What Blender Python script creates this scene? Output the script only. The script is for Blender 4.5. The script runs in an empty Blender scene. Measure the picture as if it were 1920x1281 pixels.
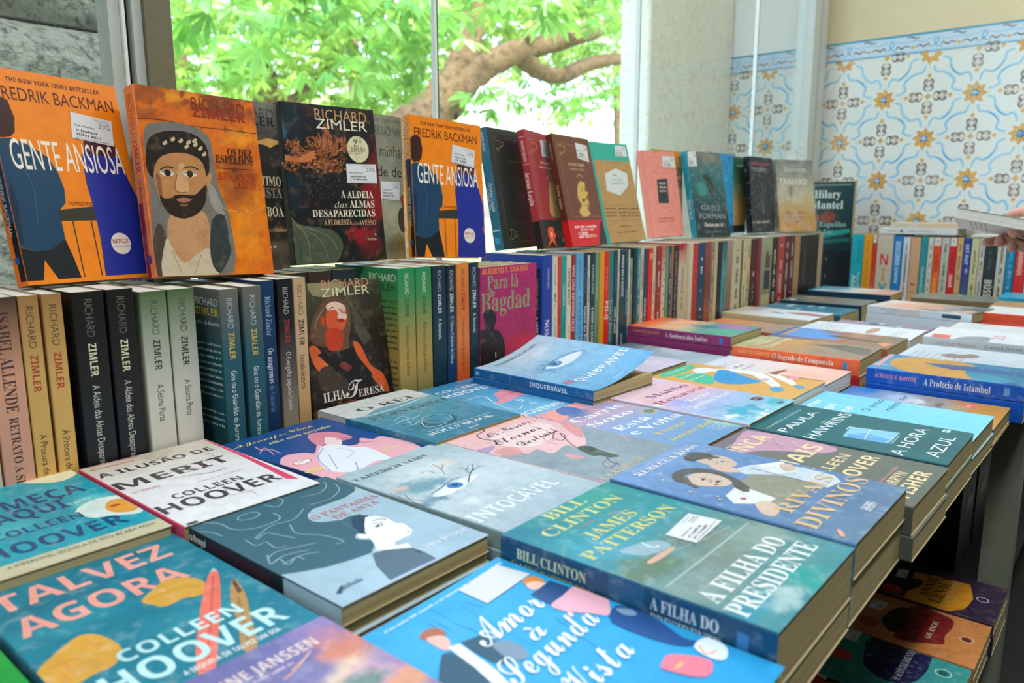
import bpy, math, random, unicodedata
import numpy as np
from mathutils import Vector, Matrix, geometry
SC = bpy.context.scene
COL = SC.collection
R = math.radians
CZ = 1.08            # camera height above the floor; stored heights are relative to it
TABLE = -.338 + CZ   # table top
# ------------------------------------------------------------------ camera
cam = bpy.data.cameras.new('camera'); camo = bpy.data.objects.new('camera', cam); COL.objects.link(camo)
cam.sensor_width = 36; cam.lens = 1435.0 / 1920 * 36; cam.clip_start = .02; cam.clip_end = 400
_yaw, _pit, _rol = R(40.306), R(10.073), R(-.114)
_f = Vector((math.cos(_yaw) * math.cos(_pit), math.sin(_yaw) * math.cos(_pit), -math.sin(_pit)))
_r = Vector((math.sin(_yaw), -math.cos(_yaw), 0)); _u = _r.cross(_f)
_r2 = _r * math.cos(_rol) + _u * math.sin(_rol); _u2 = _u * math.cos(_rol) - _r * math.sin(_rol)
camo.matrix_world = Matrix(((_r2.x, _u2.x, -_f.x, 0), (_r2.y, _u2.y, -_f.y, 0), (_r2.z, _u2.z, -_f.z, CZ), (0, 0, 0, 1)))
cam.dof.use_dof = True; cam.dof.focus_distance = 1.0; cam.dof.aperture_fstop = 6.0
SC.camera = camo
# ------------------------------------------------------------------ sky, sun, lamps, exposure
W = bpy.data.worlds.new('sky'); SC.world = W; W.use_nodes = True
_nt = W.node_tree; _bg = _nt.nodes['Background']
_sky = _nt.nodes.new('ShaderNodeTexSky'); _sky.sky_type = 'NISHITA'; _sky.sun_disc = False
_sky.sun_elevation = R(48); _sky.sun_rotation = R(200); _sky.air_density = 1.0; _sky.dust_density = 3.0; _sky.ozone_density = 1.0
_nt.links.new(_sky.outputs[0], _bg.inputs[0]); _bg.inputs[1].default_value = 1.25
_sun = bpy.data.lights.new('sun', 'SUN'); _sun.energy = 3.0; _sun.angle = R(1.5); _sun.color = (1, .95, .86)
_so = bpy.data.objects.new('sun', _sun); COL.objects.link(_so); _so.rotation_euler = (R(44), 0, R(-24)); _so.location = (0, -6, 9)
def ceiling_light(x, y, e, sx, sy):
    a = bpy.data.lights.new('ceiling_lamp', 'AREA'); a.shape = 'RECTANGLE'; a.size = sx; a.size_y = sy; a.energy = e; a.color = (.97, .98, 1)
    o = bpy.data.objects.new('ceiling_lamp', a); COL.objects.link(o); o.location = (x, y, 2.96)
ceiling_light(.4, -.3, 27, 1.4, .2); ceiling_light(2.1, -.3, 25, 1.4, .2); ceiling_light(-1.4, -.4, 30, 1.4, .2)
VS = SC.view_settings; VS.view_transform = 'Standard'; VS.look = 'None'; VS.gamma = 1; VS.use_curve_mapping = False
VS.exposure = 0.22
# ------------------------------------------------------------------ materials
def lin(h):
    h = h.lstrip('#'); h = ''.join(c * 2 for c in h) if len(h) == 3 else h
    v = [int(h[i:i + 2], 16) / 255 for i in (0, 2, 4)]
    return [x / 12.92 if x <= .04045 else ((x + .055) / 1.055) ** 2.4 for x in v]
def mat(name, col=None, rough=.5, spec=.5, attr=False, nz=None, bump=None, metal=0, coat=0, stretch=None, trans=None):
    m = bpy.data.materials.new(name); m.use_nodes = True; nt = m.node_tree; b = nt.nodes['Principled BSDF']
    b.inputs['Roughness'].default_value = rough; b.inputs['Specular IOR Level'].default_value = spec; b.inputs['Metallic'].default_value = metal
    b.inputs['Coat Weight'].default_value = coat; b.inputs['Coat Roughness'].default_value = .12
    src = None
    if attr:
        a = nt.nodes.new('ShaderNodeAttribute'); a.attribute_name = 'Col'; src = a.outputs['Color']
    elif col:
        c = nt.nodes.new('ShaderNodeRGB'); c.outputs[0].default_value = (*lin(col), 1); src = c.outputs[0]
    tc = nt.nodes.new('ShaderNodeTexCoord'); vec = tc.outputs['Object']
    if stretch:
        mp = nt.nodes.new('ShaderNodeMapping'); mp.inputs['Scale'].default_value = stretch; nt.links.new(vec, mp.inputs['Vector']); vec = mp.outputs[0]
    if nz:
        for sc_, c2, amt, lo, hi in nz:
            n = nt.nodes.new('ShaderNodeTexNoise'); n.inputs['Scale'].default_value = sc_; n.inputs['Detail'].default_value = 6; nt.links.new(vec, n.inputs['Vector'])
            rp = nt.nodes.new('ShaderNodeMapRange'); rp.inputs[1].default_value = lo; rp.inputs[2].default_value = hi; rp.inputs[3].default_value = 0; rp.inputs[4].default_value = amt
            nt.links.new(n.outputs[0], rp.inputs[0])
            mx = nt.nodes.new('ShaderNodeMix'); mx.data_type = 'RGBA'; nt.links.new(rp.outputs[0], mx.inputs[0]); nt.links.new(src, mx.inputs[6]); mx.inputs[7].default_value = (*lin(c2), 1)
            src = mx.outputs[2]
    if src: nt.links.new(src, b.inputs['Base Color'])
    if bump:
        n = nt.nodes.new('ShaderNodeTexNoise'); n.inputs['Scale'].default_value = bump[0]; n.inputs['Detail'].default_value = 8; nt.links.new(vec, n.inputs['Vector'])
        bp_ = nt.nodes.new('ShaderNodeBump'); bp_.inputs['Strength'].default_value = bump[1]; bp_.inputs['Distance'].default_value = bump[2]
        nt.links.new(n.outputs[0], bp_.inputs['Height']); nt.links.new(bp_.outputs[0], b.inputs['Normal'])
    if trans:
        out = nt.nodes['Material Output']; tr = nt.nodes.new('ShaderNodeBsdfTranslucent'); tr.inputs[0].default_value = (*lin(trans[0]), 1)
        ms = nt.nodes.new('ShaderNodeMixShader'); ms.inputs[0].default_value = trans[1]; nt.links.new(b.outputs[0], ms.inputs[1]); nt.links.new(tr.outputs[0], ms.inputs[2]); nt.links.new(ms.outputs[0], out.inputs[0])
    return m
M = {}
M['print'] = mat('printed_cover', attr=True, rough=.36, spec=.38, nz=[(900, '#808080', .05, .4, .7)], bump=(45, .06, .004))
M['paint'] = mat('painted_cover', attr=True, rough=.36, spec=.38, nz=[(38, '#3a1a08', .28, .5, .72), (110, '#2a140a', .16, .52, .7), (75, '#f0c890', .09, .54, .72), (900, '#808080', .05, .4, .7)], bump=(45, .06, .004))
M['paint2'] = mat('misty_cover', attr=True, rough=.36, spec=.38, nz=[(34, '#0c3a4c', .14, .5, .72), (85, '#e6f2f2', .15, .54, .72), (180, '#123c48', .12, .5, .7), (900, '#808080', .05, .4, .7)], bump=(45, .06, .004))
M['page'] = mat('page_edges', '#b3a479', rough=.9, spec=.1, stretch=(3, 3, 900), nz=[(1.0, '#8f7f58', .55, .4, .75), (.25, '#c7b88f', .4, .45, .7)], bump=(1, .3, .002))
M['page2'] = mat('white_page_edges', '#dedbd0', rough=.9, spec=.1, stretch=(3, 3, 900), nz=[(1.0, '#b9b3a2', .5, .4, .75)], bump=(1, .3, .002))
M['stick'] = mat('price_label', attr=True, rough=.45, spec=.4)
M['tile'] = mat('glazed_tile', attr=True, rough=.18, spec=.5, coat=.3, nz=[(3.0, '#b9c4c0', .25, .45, .75)], bump=(9, .12, .01))
M['cream'] = mat('cream_paint', '#d8cba4', rough=.8, nz=[(4, '#c9bb92', .4, .45, .7)])
M['whitewall'] = mat('white_plaster', '#e9ebe6', rough=.85, nz=[(5, '#d5d8d4', .5, .45, .7)])
M['alu'] = mat('grey_aluminium', '#c6ccc4', rough=.4, spec=.5, metal=.1, nz=[(20, '#b4bab2', .3, .4, .7)])
M['post'] = mat('painted_steel', '#6f6a50', rough=.6, nz=[(60, '#7a7562', .4, .4, .7)])
M['brown'] = mat('brown_gasket', '#7a6a4e', rough=.8)
M['black'] = mat('black_plastic', '#0c0d0e', rough=.6)
M['teal'] = mat('glass_edge', '#1c5f55', rough=.2, spec=.8)
M['stone'] = mat('pale_limestone', '#e4dfcb', rough=.9, spec=.2, nz=[(40, '#c9c4ae', .7, .5, .72), (7, '#ece8d8', .6, .4, .7), (160, '#a9aa9e', .5, .6, .75)], bump=(60, .5, .01))
M['granite'] = mat('rough_granite', '#c3c8bc', rough=.95, spec=.2, nz=[(70, '#4d554b', .85, .5, .66), (28, '#d9dcd0', .6, .45, .7), (200, '#e3e6dc', .5, .55, .7)], bump=(45, .9, .02))
M['bark'] = mat('tree_bark', '#5f503a', rough=.95, spec=.1, nz=[(14, '#372d1f', .8, .45, .65), (50, '#857353', .5, .5, .7)], bump=(30, .8, .03))
M['leaf'] = mat('chestnut_leaf', attr=True, rough=.5, spec=.3, trans=('#8fb84a', .45))
M['table'] = mat('table_laminate', '#7d8474', rough=.55, nz=[(30, '#6f7566', .4, .4, .7)])
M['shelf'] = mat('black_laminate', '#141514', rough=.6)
M['floor'] = mat('dark_floor', '#1a1917', rough=.6, nz=[(8, '#121110', .6, .4, .7)])
M['ceil'] = mat('white_ceiling', '#d9d6cc', rough=.9)
M['roomwall'] = mat('dim_plaster', '#5f5c54', rough=.9)
M['ground'] = mat('dry_park_grass', '#8f9a62', rough=.95, spec=.1, nz=[(.6, '#c2bb94', .8, .45, .62), (6, '#74834a', .5, .4, .7)])
M['skin'] = mat('skin', '#d59a80', rough=.5, spec=.35, nz=[(60, '#c47f68', .5, .45, .7), (14, '#e0ad94', .4, .4, .7)], bump=(160, .25, .002))
M['skin'].node_tree.nodes['Principled BSDF'].inputs['Subsurface Weight'].default_value = .12
M['skin'].node_tree.nodes['Principled BSDF'].inputs['Subsurface Radius'].default_value = (.012, .005, .003)
M['nail'] = mat('nail', '#e3b5a2', rough=.3)
M['cloth'] = mat('navy_sleeve', '#2a3340', rough=.9, nz=[(120, '#1e2530', .5, .4, .7)])
M['blue'] = mat('blue_fabric', '#1f3cf0', rough=.8, nz=[(40, '#1428c8', .5, .4, .7)])
def glassy(name, tint, refl, alpha=1.0, dust=0):
    m = bpy.data.materials.new(name); m.use_nodes = True; nt = m.node_tree; nt.nodes.remove(nt.nodes['Principled BSDF']); out = nt.nodes['Material Output']
    t = nt.nodes.new('ShaderNodeBsdfTransparent'); t.inputs[0].default_value = (*tint, 1)
    g = nt.nodes.new('ShaderNodeBsdfGlossy'); g.inputs['Roughness'].default_value = refl[1]
    fr = nt.nodes.new('ShaderNodeFresnel'); fr.inputs[0].default_value = refl[0]
    mx = nt.nodes.new('ShaderNodeMixShader'); nt.links.new(t.outputs[0], mx.inputs[1]); nt.links.new(g.outputs[0], mx.inputs[2])
    ge = nt.nodes.new('ShaderNodeNewGeometry'); inv = nt.nodes.new('ShaderNodeMath'); inv.operation = 'SUBTRACT'; inv.inputs[0].default_value = 1; nt.links.new(ge.outputs['Backfacing'], inv.inputs[1])
    mu = nt.nodes.new('ShaderNodeMath'); mu.operation = 'MULTIPLY'; nt.links.new(fr.outputs[0], mu.inputs[0]); nt.links.new(inv.outputs[0], mu.inputs[1]); nt.links.new(mu.outputs[0], mx.inputs[0])
    last = mx.outputs[0]
    if dust:
        d = nt.nodes.new('ShaderNodeBsdfDiffuse'); d.inputs[0].default_value = (.85, .87, .86, 1); n = nt.nodes.new('ShaderNodeTexNoise'); n.inputs['Scale'].default_value = dust[1]; n.inputs['Detail'].default_value = 8
        tc = nt.nodes.new('ShaderNodeTexCoord'); nt.links.new(tc.outputs['Object'], n.inputs['Vector'])
        rp = nt.nodes.new('ShaderNodeMapRange'); rp.inputs[1].default_value = .45; rp.inputs[2].default_value = .7; rp.inputs[3].default_value = dust[2]; rp.inputs[4].default_value = dust[0]; nt.links.new(n.outputs[0], rp.inputs[0])
        m2 = nt.nodes.new('ShaderNodeMixShader'); nt.links.new(rp.outputs[0], m2.inputs[0]); nt.links.new(last, m2.inputs[1]); nt.links.new(d.outputs[0], m2.inputs[2]); last = m2.outputs[0]
    nt.links.new(last, out.inputs[0]); return m
M['glass'] = glassy('window_glass', (.97, .99, .98), (1.45, .0), dust=(.06, 220, .01))
M['film'] = glassy('clear_plastic', (.97, .98, .98), (1.4, .15), dust=(.28, 30, .05))
# ------------------------------------------------------------------ mesh helpers
class MB:
    def __init__(s): s.v = []; s.f = []; s.c = []; s.m = []
    def add(s, vs, fs, col=(1, 1, 1), mi=0):
        o = len(s.v); s.v.extend([tuple(q) for q in vs]); s.f.extend([tuple(i + o for i in f) for f in fs]); s.m.extend([mi] * len(fs))
        if len(col) == len(vs) and not isinstance(col[0], (int, float)): s.c.extend([tuple(q) for q in col])
        else: s.c.extend([tuple(col)] * len(vs))
    def box(s, x0, y0, z0, x1, y1, z1, col=(1, 1, 1), mi=0):
        s.add([(x0, y0, z0), (x1, y0, z0), (x1, y1, z0), (x0, y1, z0), (x0, y0, z1), (x1, y0, z1), (x1, y1, z1), (x0, y1, z1)],
              [(0, 3, 2, 1), (4, 5, 6, 7), (0, 1, 5, 4), (1, 2, 6, 5), (2, 3, 7, 6), (3, 0, 4, 7)], col, mi)
    def build(s, name, mats, parent=None, smooth=False, loc=None):
        me = bpy.data.meshes.new(name); me.from_pydata(s.v, [], s.f)
        for m_ in (mats if isinstance(mats, (list, tuple)) else [mats]): me.materials.append(m_)
        if any(s.m): me.polygons.foreach_set('material_index', s.m)
        at = me.color_attributes.new('Col', 'FLOAT_COLOR', 'POINT')
        at.data.foreach_set('color', np.c_[np.array(s.c, float).reshape(-1, 3), np.ones(len(s.c))].ravel())
        if smooth: me.polygons.foreach_set('use_smooth', [True] * len(me.polygons))
        me.update(); o = bpy.data.objects.new(name, me); COL.objects.link(o)
        if parent: o.parent = parent
        if loc: o.location = loc
        return o
def thing(name, label, cat, mw=None, group=None):
    o = bpy.data.objects.new(name, None); COL.objects.link(o); o.empty_display_size = .02
    if mw is not None: o.matrix_world = mw
    o['label'] = label; o['category'] = cat
    if group: o['group'] = group
    return o
def tag(o, label, cat, group=None, kind=None):
    o['label'] = label; o['category'] = cat
    if group: o['group'] = group
    if kind: o['kind'] = kind
    return o
def struct(o): o['kind'] = 'structure'; return o
# ------------------------------------------------------------------ lettering
FONTS = {'B': (0x1D5D4, 0x1D5EE, 0x1D7EC), 'R': (0x1D400, 0x1D41A, 0x1D7CE), 'I': (0x1D434, 0x1D44E, None), 'C': (0x1D4D0, 0x1D4EA, None), 'Z': (0x1D468, 0x1D482, None), 'M': (0x1D670, 0x1D68A, 0x1D7F6)}
_G = {}
def _raw(s):
    cu = bpy.data.curves.new('g', 'FONT'); cu.body = s; cu.resolution_u = 3; cu.size = 1
    o = bpy.data.objects.new('g', cu); me = bpy.data.meshes.new_from_object(o)
    v = np.array([q.co[:2] for q in me.vertices]).reshape(-1, 2); f = [tuple(p.vertices) for p in me.polygons]
    bpy.data.objects.remove(o); bpy.data.curves.remove(cu); bpy.data.meshes.remove(me)
    return v, f
_BAR = None
def glyph(ch, fn):
    global _BAR
    k = (ch, fn)
    if k in _G: return _G[k]
    if _BAR is None: _BAR = _raw('|')[0][:, 0].max()
    if ch == ' ': g = (np.zeros((0, 2)), [], .26)
    else:
        base, acc = ch, []
        if fn in FONTS:
            d = unicodedata.normalize('NFD', ch); base = d[0]; acc = list(d[1:])
            U, L, D = FONTS[fn]
            if 'A' <= base <= 'Z': m = chr(U + ord(base) - 65)
            elif base == 'h' and fn == 'I': m = '\u210E'
            elif 'a' <= base <= 'z': m = chr(L + ord(base) - 97)
            elif base.isdigit() and D: m = chr(D + int(base))
            else: m = base; 
        else: m = base
        v, f = _raw(m); adv = _raw(m + '|')[0][:, 0].max() - _BAR
        for a in acc:
            v2, f2 = _raw({'\u0301': '´', '\u0300': '`', '\u0303': '~', '\u0302': '^', '\u0327': '¸'}.get(a, '´'))
            c = (v[:, 0].min() + v[:, 0].max()) / 2 - (v2[:, 0].min() + v2[:, 0].max()) / 2
            dy = (.02 - v2[:, 1].max()) if a == '\u0327' else (v[:, 1].max() + .04 - v2[:, 1].min())
            f = f + [tuple(i + len(v) for i in q) for q in f2]; v = np.vstack([v, v2 + [c, dy]])
        g = (v, f, adv)
    _G[k] = g; return g
def capH(fn): return glyph('H', fn)[0][:, 1].max()
def text2d(s, fn):
    x = 0; V = []; F = []; n = 0
    for ch in s:
        v, f, a = glyph(ch, fn)
        if len(v): V.append(v + [x, 0]); F += [tuple(i + n for i in q) for q in f]; n += len(v)
        x += a
    return (np.vstack(V) if V else np.zeros((0, 2))), F
# ------------------------------------------------------------------ printed artwork (page millimetres, y down)
_rng = np.random.RandomState(7); _LAT = _rng.rand(64, 64)
def vnoise(x, y):
    xi = np.floor(x).astype(int); yi = np.floor(y).astype(int); fx = x - xi; fy = y - yi; fx = fx * fx * (3 - 2 * fx); fy = fy * fy * (3 - 2 * fy)
    g = lambda a, b: _LAT[a % 64, b % 64]
    return (g(xi, yi) * (1 - fx) + g(xi + 1, yi) * fx) * (1 - fy) + (g(xi, yi + 1) * (1 - fx) + g(xi + 1, yi + 1) * fx) * fy
def fbm(x, y, s): return vnoise(x / s, y / s) * .5 + vnoise(x / s * 2.1 + 9, y / s * 2.1) * .3 + vnoise(x / s * 4.3, y / s * 4.3 + 5) * .2
def gradient(bg, t):
    if isinstance(bg, str): return np.tile(lin(bg), (len(t), 1))
    cs = np.array([lin(c) for c in bg[1:]]); p = np.linspace(0, 1, len(cs))
    return np.stack([np.interp(t, p, cs[:, i]) for i in range(3)], 1)
def paint(bg, ops, x, y, w, h, nz, seed=0):
    c = gradient(bg, (x / w if bg[0] == 'h' else y / h)); sx = seed * 37.1
    for o in ops:
        if o[0] != 'B': continue
        _, cc, cx, cy, rx, ry, so, am, n = o
        d = np.sqrt(((x - cx) / rx) ** 2 + ((y - cy) / ry) ** 2) + n * (fbm(x + sx, y + cx, max(4, min(rx, ry) * .6)) - .5) * 2.2
        a = np.clip((1 - d) / max(so, .05), 0, 1); a = (a * a * (3 - 2 * a) * am)[:, None]
        c = c * (1 - a) + np.array(lin(cc)) * a
    if nz: c = c * (1 + (fbm(x + sx, y, 9) - .5)[:, None] * 4 * nz) + 0
    return np.clip(c, 0.001, 1)
def catmull(P, n=5):
    P = [np.array(q, float) for q in P]; N = len(P); out = []
    for i in range(N - 1):
        a, b, c, d = P[max(i - 1, 0)], P[i], P[i + 1], P[min(i + 2, N - 1)]
        for k in range(n):
            s = k / n; out.append(.5 * (2 * b + (c - a) * s + (2 * a - 5 * b + 4 * c - d) * s * s + (3 * b - a - 3 * c + d) * s ** 3))
    return out + [P[-1]]
def ellipse(x, y, rx, ry, n=28): return [(x + rx * math.cos(2 * math.pi * i / n), y + ry * math.sin(2 * math.pi * i / n)) for i in range(n)]
def poly_tris(P): return geometry.tessellate_polygon([[Vector((q[0], q[1], 0)) for q in P]])
def flat_ops(ops, seed=1):
    """yield (points2d, faces, colour) in page mm for the crisp shapes and lettering"""
    rnd = random.Random(seed)
    for o in ops:
        t = o[0]
        if t == 'T':
            _, s, fn, c, x0, x1, y, cap = o
            v, f = text2d(s, fn)
            if not len(v): continue
            a, b = v[:, 0].min(), v[:, 0].max(); sx = (x1 - x0) / max(b - a, .01); sy = cap / capH(fn)
            yield np.stack([x0 + (v[:, 0] - a) * sx, y - v[:, 1] * sy], 1), f, c
        elif t == 'P':
            q = list(zip(o[2][::2], o[2][1::2])); yield np.array(q), poly_tris(q), o[1]
        elif t == 'E':
            q = ellipse(*o[2:6]); yield np.array(q), [tuple(range(len(q)))], o[1]
        elif t == 'O':
            _, c, x, y, rx, ry, wd = o; n = 40; A = ellipse(x, y, rx, ry, n); B = ellipse(x, y, rx - wd, ry - wd, n)
            yield np.array(A + B), [(i, (i + 1) % n, n + (i + 1) % n, n + i) for i in range(n)], c
        elif t == 'L':
            _, c, wd, q, sm = o; P = list(zip(q[::2], q[1::2])); P = catmull(P) if sm else [np.array(p, float) for p in P]
            L = []; Rr = []
            for i, p in enumerate(P):
                d = P[min(i + 1, len(P) - 1)] - P[max(i - 1, 0)]; n = np.array([-d[1], d[0]]) / (np.hypot(*d) + 1e-9) * wd / 2
                L.append(p + n); Rr.append(p - n)
            k = len(P); yield np.array(L + Rr), [(i, i + 1, k + i + 1, k + i) for i in range(k - 1)], c
        elif t == 'F':
            _, cc, cx, cy, rx, ry, n, sz = o
            for q, c in enumerate(cc):
                pts = []; fs = []
                for _i in range(n // len(cc)):
                    a = rnd.uniform(0, 6.283); r_ = rnd.random() ** .6; x = cx + rx * r_ * math.cos(a); y = cy + ry * r_ * math.sin(a); b = math.atan2(y - cy - ry * .8, x - cx) + rnd.uniform(-.6, .6); s = sz * rnd.uniform(.6, 1.3); k = len(pts)
                    pts += [(x - s * math.cos(b), y - s * math.sin(b)), (x - s * .38 * math.sin(b), y + s * .38 * math.cos(b)), (x + s * math.cos(b), y + s * math.sin(b)), (x + s * .38 * math.sin(b), y - s * .38 * math.cos(b))]; fs.append((k, k + 1, k + 2, k + 3))
                yield np.array(pts), fs, c
        elif t == 'M':
            _, c, x0, x1, y, cap, n, dy = o; pts = []; fs = []
            for j in range(n):
                x = x0; yy = y + j * dy; end = x1 - (rnd.random() * .25 * (x1 - x0) if n > 1 else 0)
                while x < end:
                    wl = cap * (.25 + rnd.random() * .3); hh = cap * (.55 + .45 * rnd.random()); k = len(pts)
                    pts += [(x, yy), (x + wl, yy), (x + wl, yy - hh), (x, yy - hh)]; fs.append((k, k + 1, k + 2, k + 3)); x += wl * 1.45 + (cap * .55 if rnd.random() < .18 else 0)
            if pts: yield np.array(pts), fs, c
EPS = 1.2e-5
def split(v, f, lim):
    v = [tuple(q) for q in v]; out = []; todo = []
    for q in f: todo += [(q[0], q[i], q[i + 1]) for i in range(1, len(q) - 1)]
    while todo:
        a, b, c = todo.pop(); e = [(math.dist(v[p], v[q]), p, q, r) for p, q, r in ((a, b, c), (b, c, a), (c, a, b))]; L, p, q, r = max(e)
        if L < lim: out.append((a, b, c)); continue
        v.append(((v[p][0] + v[q][0]) / 2, (v[p][1] + v[q][1]) / 2)); k = len(v) - 1; todo += [(p, k, r), (k, q, r)]
    return v, out
def add_flat(mb, ops, mp, seed=1, lay0=1, lim=0):
    lay = lay0
    for v, f, c in flat_ops(ops, seed):
        if lim: v, f = split(v, f, lim)
        mb.add([mp(a, b, lay) for a, b in v], f, lin(c)); lay += 1
    return lay
# ------------------------------------------------------------------ books
def make_cover(w, h, t, d, grid, seed):
    """wrap-round cover; local x from the spine, y up from the foot is -h..0, z through the thickness; mm in, metres out"""
    bg, art, spn, spc, back, cu = d['bg'], d.get('a', []), d.get('sp', []), d.get('c'), d.get('bk'), d.get('cu', 0)
    spc = spc or (bg if isinstance(bg, str) else bg[1]); back = back or (spc if isinstance(spc, str) else spc[-1])
    rr = min(1.6, t * .2); th = .45; nu, nv = grid
    lift = lambda x: cu * 1000 * max(0, x / w) ** 2.0
    cols = [(w - (w - rr) * i / nu, t, 'f') for i in range(nu + 1)]
    cols += [(rr - rr * math.sin(a), t - rr + rr * math.cos(a), 's') for a in (R(30), R(60), R(90))]
    ns = 2
    cols += [(0, t - rr - (t - 2 * rr) * i / ns, 's') for i in range(1, ns + 1)]
    cols += [(rr - rr * math.cos(a), rr - rr * math.sin(a), 's') for a in (R(30), R(60), R(90))]
    cols += [(w, 0, 'b')]
    nc = len(cols); rows = [h * j / nv for j in range(nv + 1)]
    V = []; X = []; Y = []; S = []
    for y in rows:
        for x, z, k in cols:
            V.append((x, y, z + (lift(x) if k == 'f' else 0))); X.append(x); Y.append(y); S.append(k)
    X = np.array(X); Y = np.array(Y); S = np.array(S)
    cf = paint(bg, art, X, Y, w, h, d.get('nz', .05), seed)
    cs = gradient(spc, Y / h); cb = np.tile(lin(back), (len(X), 1))
    C = np.where((S == 'f')[:, None], cf, np.where((S == 's')[:, None], cs, cb))
    mb = MB(); F = []
    for j in range(nv):
        for i in range(nc - 1): a = j * nc + i; F.append((a, a + nc, a + nc + 1, a + 1))
    mb.add([(x / 1000, -y / 1000, z / 1000) for x, y, z in V], F, [tuple(q) for q in C])
    # inner faces and rims give the card its thickness
    inn = []
    for x, z, k in cols:
        if k == 'f': inn.append((x, z - th))
        elif k == 'b': inn.append((x, z + th))
        else:
            cx, cz = max(rr, x), min(max(z, rr), t - rr); dx, dz = cx - x, cz - z; L = math.hypot(dx, dz) + 1e-6; inn.append((x + dx / L * th, z + dz / L * th))
    vi = [(x / 1000, -y / 1000, (z + (lift(x) if cols[i][2] == 'f' else 0)) / 1000) for y in (0, h) for i, (x, z) in enumerate(inn)]
    card = lin('#b5a988')
    mb.add(vi, [(i, i + 1, nc + i + 1, nc + i) for i in range(nc - 1)], card)
    for yy, o in ((0, 0), (h, nc)):
        ov = [(x / 1000, -yy / 1000, (z + (lift(x) if k == 'f' else 0)) / 1000) for x, z, k in cols]
        mb.add(ov + vi[o:o + nc], [(i, i + 1, nc + i + 1, nc + i) for i in range(nc - 1)], card)
    for i in (0, nc - 1):
        a = [(cols[i][0] / 1000, -yy / 1000, (cols[i][1] + (lift(cols[i][0]) if i == 0 else 0)) / 1000) for yy in (0, h)]
        mb.add([a[0], a[1], vi[nc + i], vi[i]], [(0, 1, 2, 3)], card)
    add_flat(mb, art, lambda x, y, l: (x / 1000, -y / 1000, (t + lift(x)) / 1000 + l * EPS * (2.5 if cu else 1)), seed, 1, 7 if cu else 0)
    # spine print
    l = 1
    for o in spn:
        if o[0] == 'T' and o[2] == '^':
            _, s, _f2, c, a0, a1, b0, b1 = o; v, f = text2d(s, 'B'); x0, x1 = v[:, 0].min(), v[:, 0].max(); H = capH('B')
            mb.add([(-l * EPS, -(a1 - (q[1] / H) * (a1 - a0)) / 1000, t * (b0 + (q[0] - x0) / (x1 - x0) * (b1 - b0)) / 1000) for q in v], f, lin(c)); l += 1
        elif o[0] == 'R':
            _, c, a0, a1, b0, b1 = o; a1 = min(a1, h)
            mb.add([(-l * EPS, -a / 1000, max(.7, min(t - .7, b * t)) / 1000) for a, b in ((a0, b0), (a1, b0), (a1, b1), (a0, b1))], [(0, 1, 2, 3)], lin(c)); l += 1
        else:
            _, s, fn, c, a0, a1, bc, cap = o; cap = min(cap, t * .78); a1 = min(a1, h - 3)
            for v, f, cc in flat_ops([['T', s, fn, c, a0, a1, 0, cap]]):
                mb.add([(-l * EPS, -a / 1000, (bc * t - cap / 2 - b) / 1000) for a, b in v], f, lin(cc)); l += 1
    # back print (seen from behind; x counted from its own left edge)
    bo = d.get('bo')
    if bo: add_flat(mb, bo, lambda x, y, l: ((w - x) / 1000, -y / 1000, -l * EPS), seed)
    return mb
def make_pages(w, h, t):
    mb = MB(); e = .5; a, b = 1.2, 1.0
    mb.box(.6 / 1000, -(h - b) / 1000, e / 1000, (w - a) / 1000, -b / 1000, (t - e) / 1000)
    return mb
def make_sticker(q, t, cu, w, seed):
    P = [np.array(p) for p in zip(q[::2], q[1::2])]
    mb = MB(); z = lambda x: (t + cu * 1000 * (max(0, x) / w) ** 2) / 1000 + 7e-4
    mb.add([(p[0] / 1000, -p[1] / 1000, z(p[0])) for p in P] + [(p[0] / 1000, -p[1] / 1000, z(p[0]) - 2e-4) for p in P], [(0, 1, 2, 3), (0, 4, 5, 1), (1, 5, 6, 2), (2, 6, 7, 3), (3, 7, 4, 0)], lin('#d9dcda'))
    X = P[1] - P[0]; Y = P[3] - P[0]; wd = np.hypot(*X); hh = np.hypot(*Y)
    def mp(x, y, l): p = P[0] + X * (x / wd) + Y * (y / hh); return (p[0] / 1000, -p[1] / 1000, z(p[0]) + l * EPS)
    ops = [['T', 'DESCONTO', 'S', '#8a8a8a', wd * .55, wd * .93, hh * .16, hh * .08], ['T', '30%', 'M', '#3a3a3c', wd * .66, wd * .95, hh * .40, hh * .17], ['M', '#6a6a6c', wd * .08, wd * .55, hh * .50, hh * .07, 1, 0], ['M', '#55555a', wd * .12, wd * .62, hh * .70, hh * .11, 1, 0], ['M', '#55555a', wd * .12, wd * .68, hh * .86, hh * .12, 1, 0], ['M', '#8a8a8a', wd * .1, wd * .93, hh * .97, hh * .05, 1, 0]]
    add_flat(mb, ops, mp, seed); return mb
_bn = 0
def book(d, mw, label, cat='book', group=None, grid=(1, 10), white=False):
    global _bn; _bn += 1
    w, h, t = d['s']; r = thing('paperback_book', label, cat, mw, group)
    cv = make_cover(w, h, t, d, grid, _bn).build('cover', M[d.get('m', 'print')], r)
    make_pages(w, h, t).build('page_block', M['page2' if white else 'page'], r)
    for o in d.get('a', []):
        if o[0] == 'K': make_sticker(o[1], t, d.get('cu', 0), w, _bn).build('price_sticker', M['stick'], cv)
    return r
def frame(o, a, u, n): return Matrix(((a.x, u.x, n.x, o.x), (a.y, u.y, n.y, o.y), (a.z, u.z, n.z, o.z), (0, 0, 0, 1)))
def short(l, n=8): return ' '.join(l.split(',')[0].split()[:n])
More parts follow.
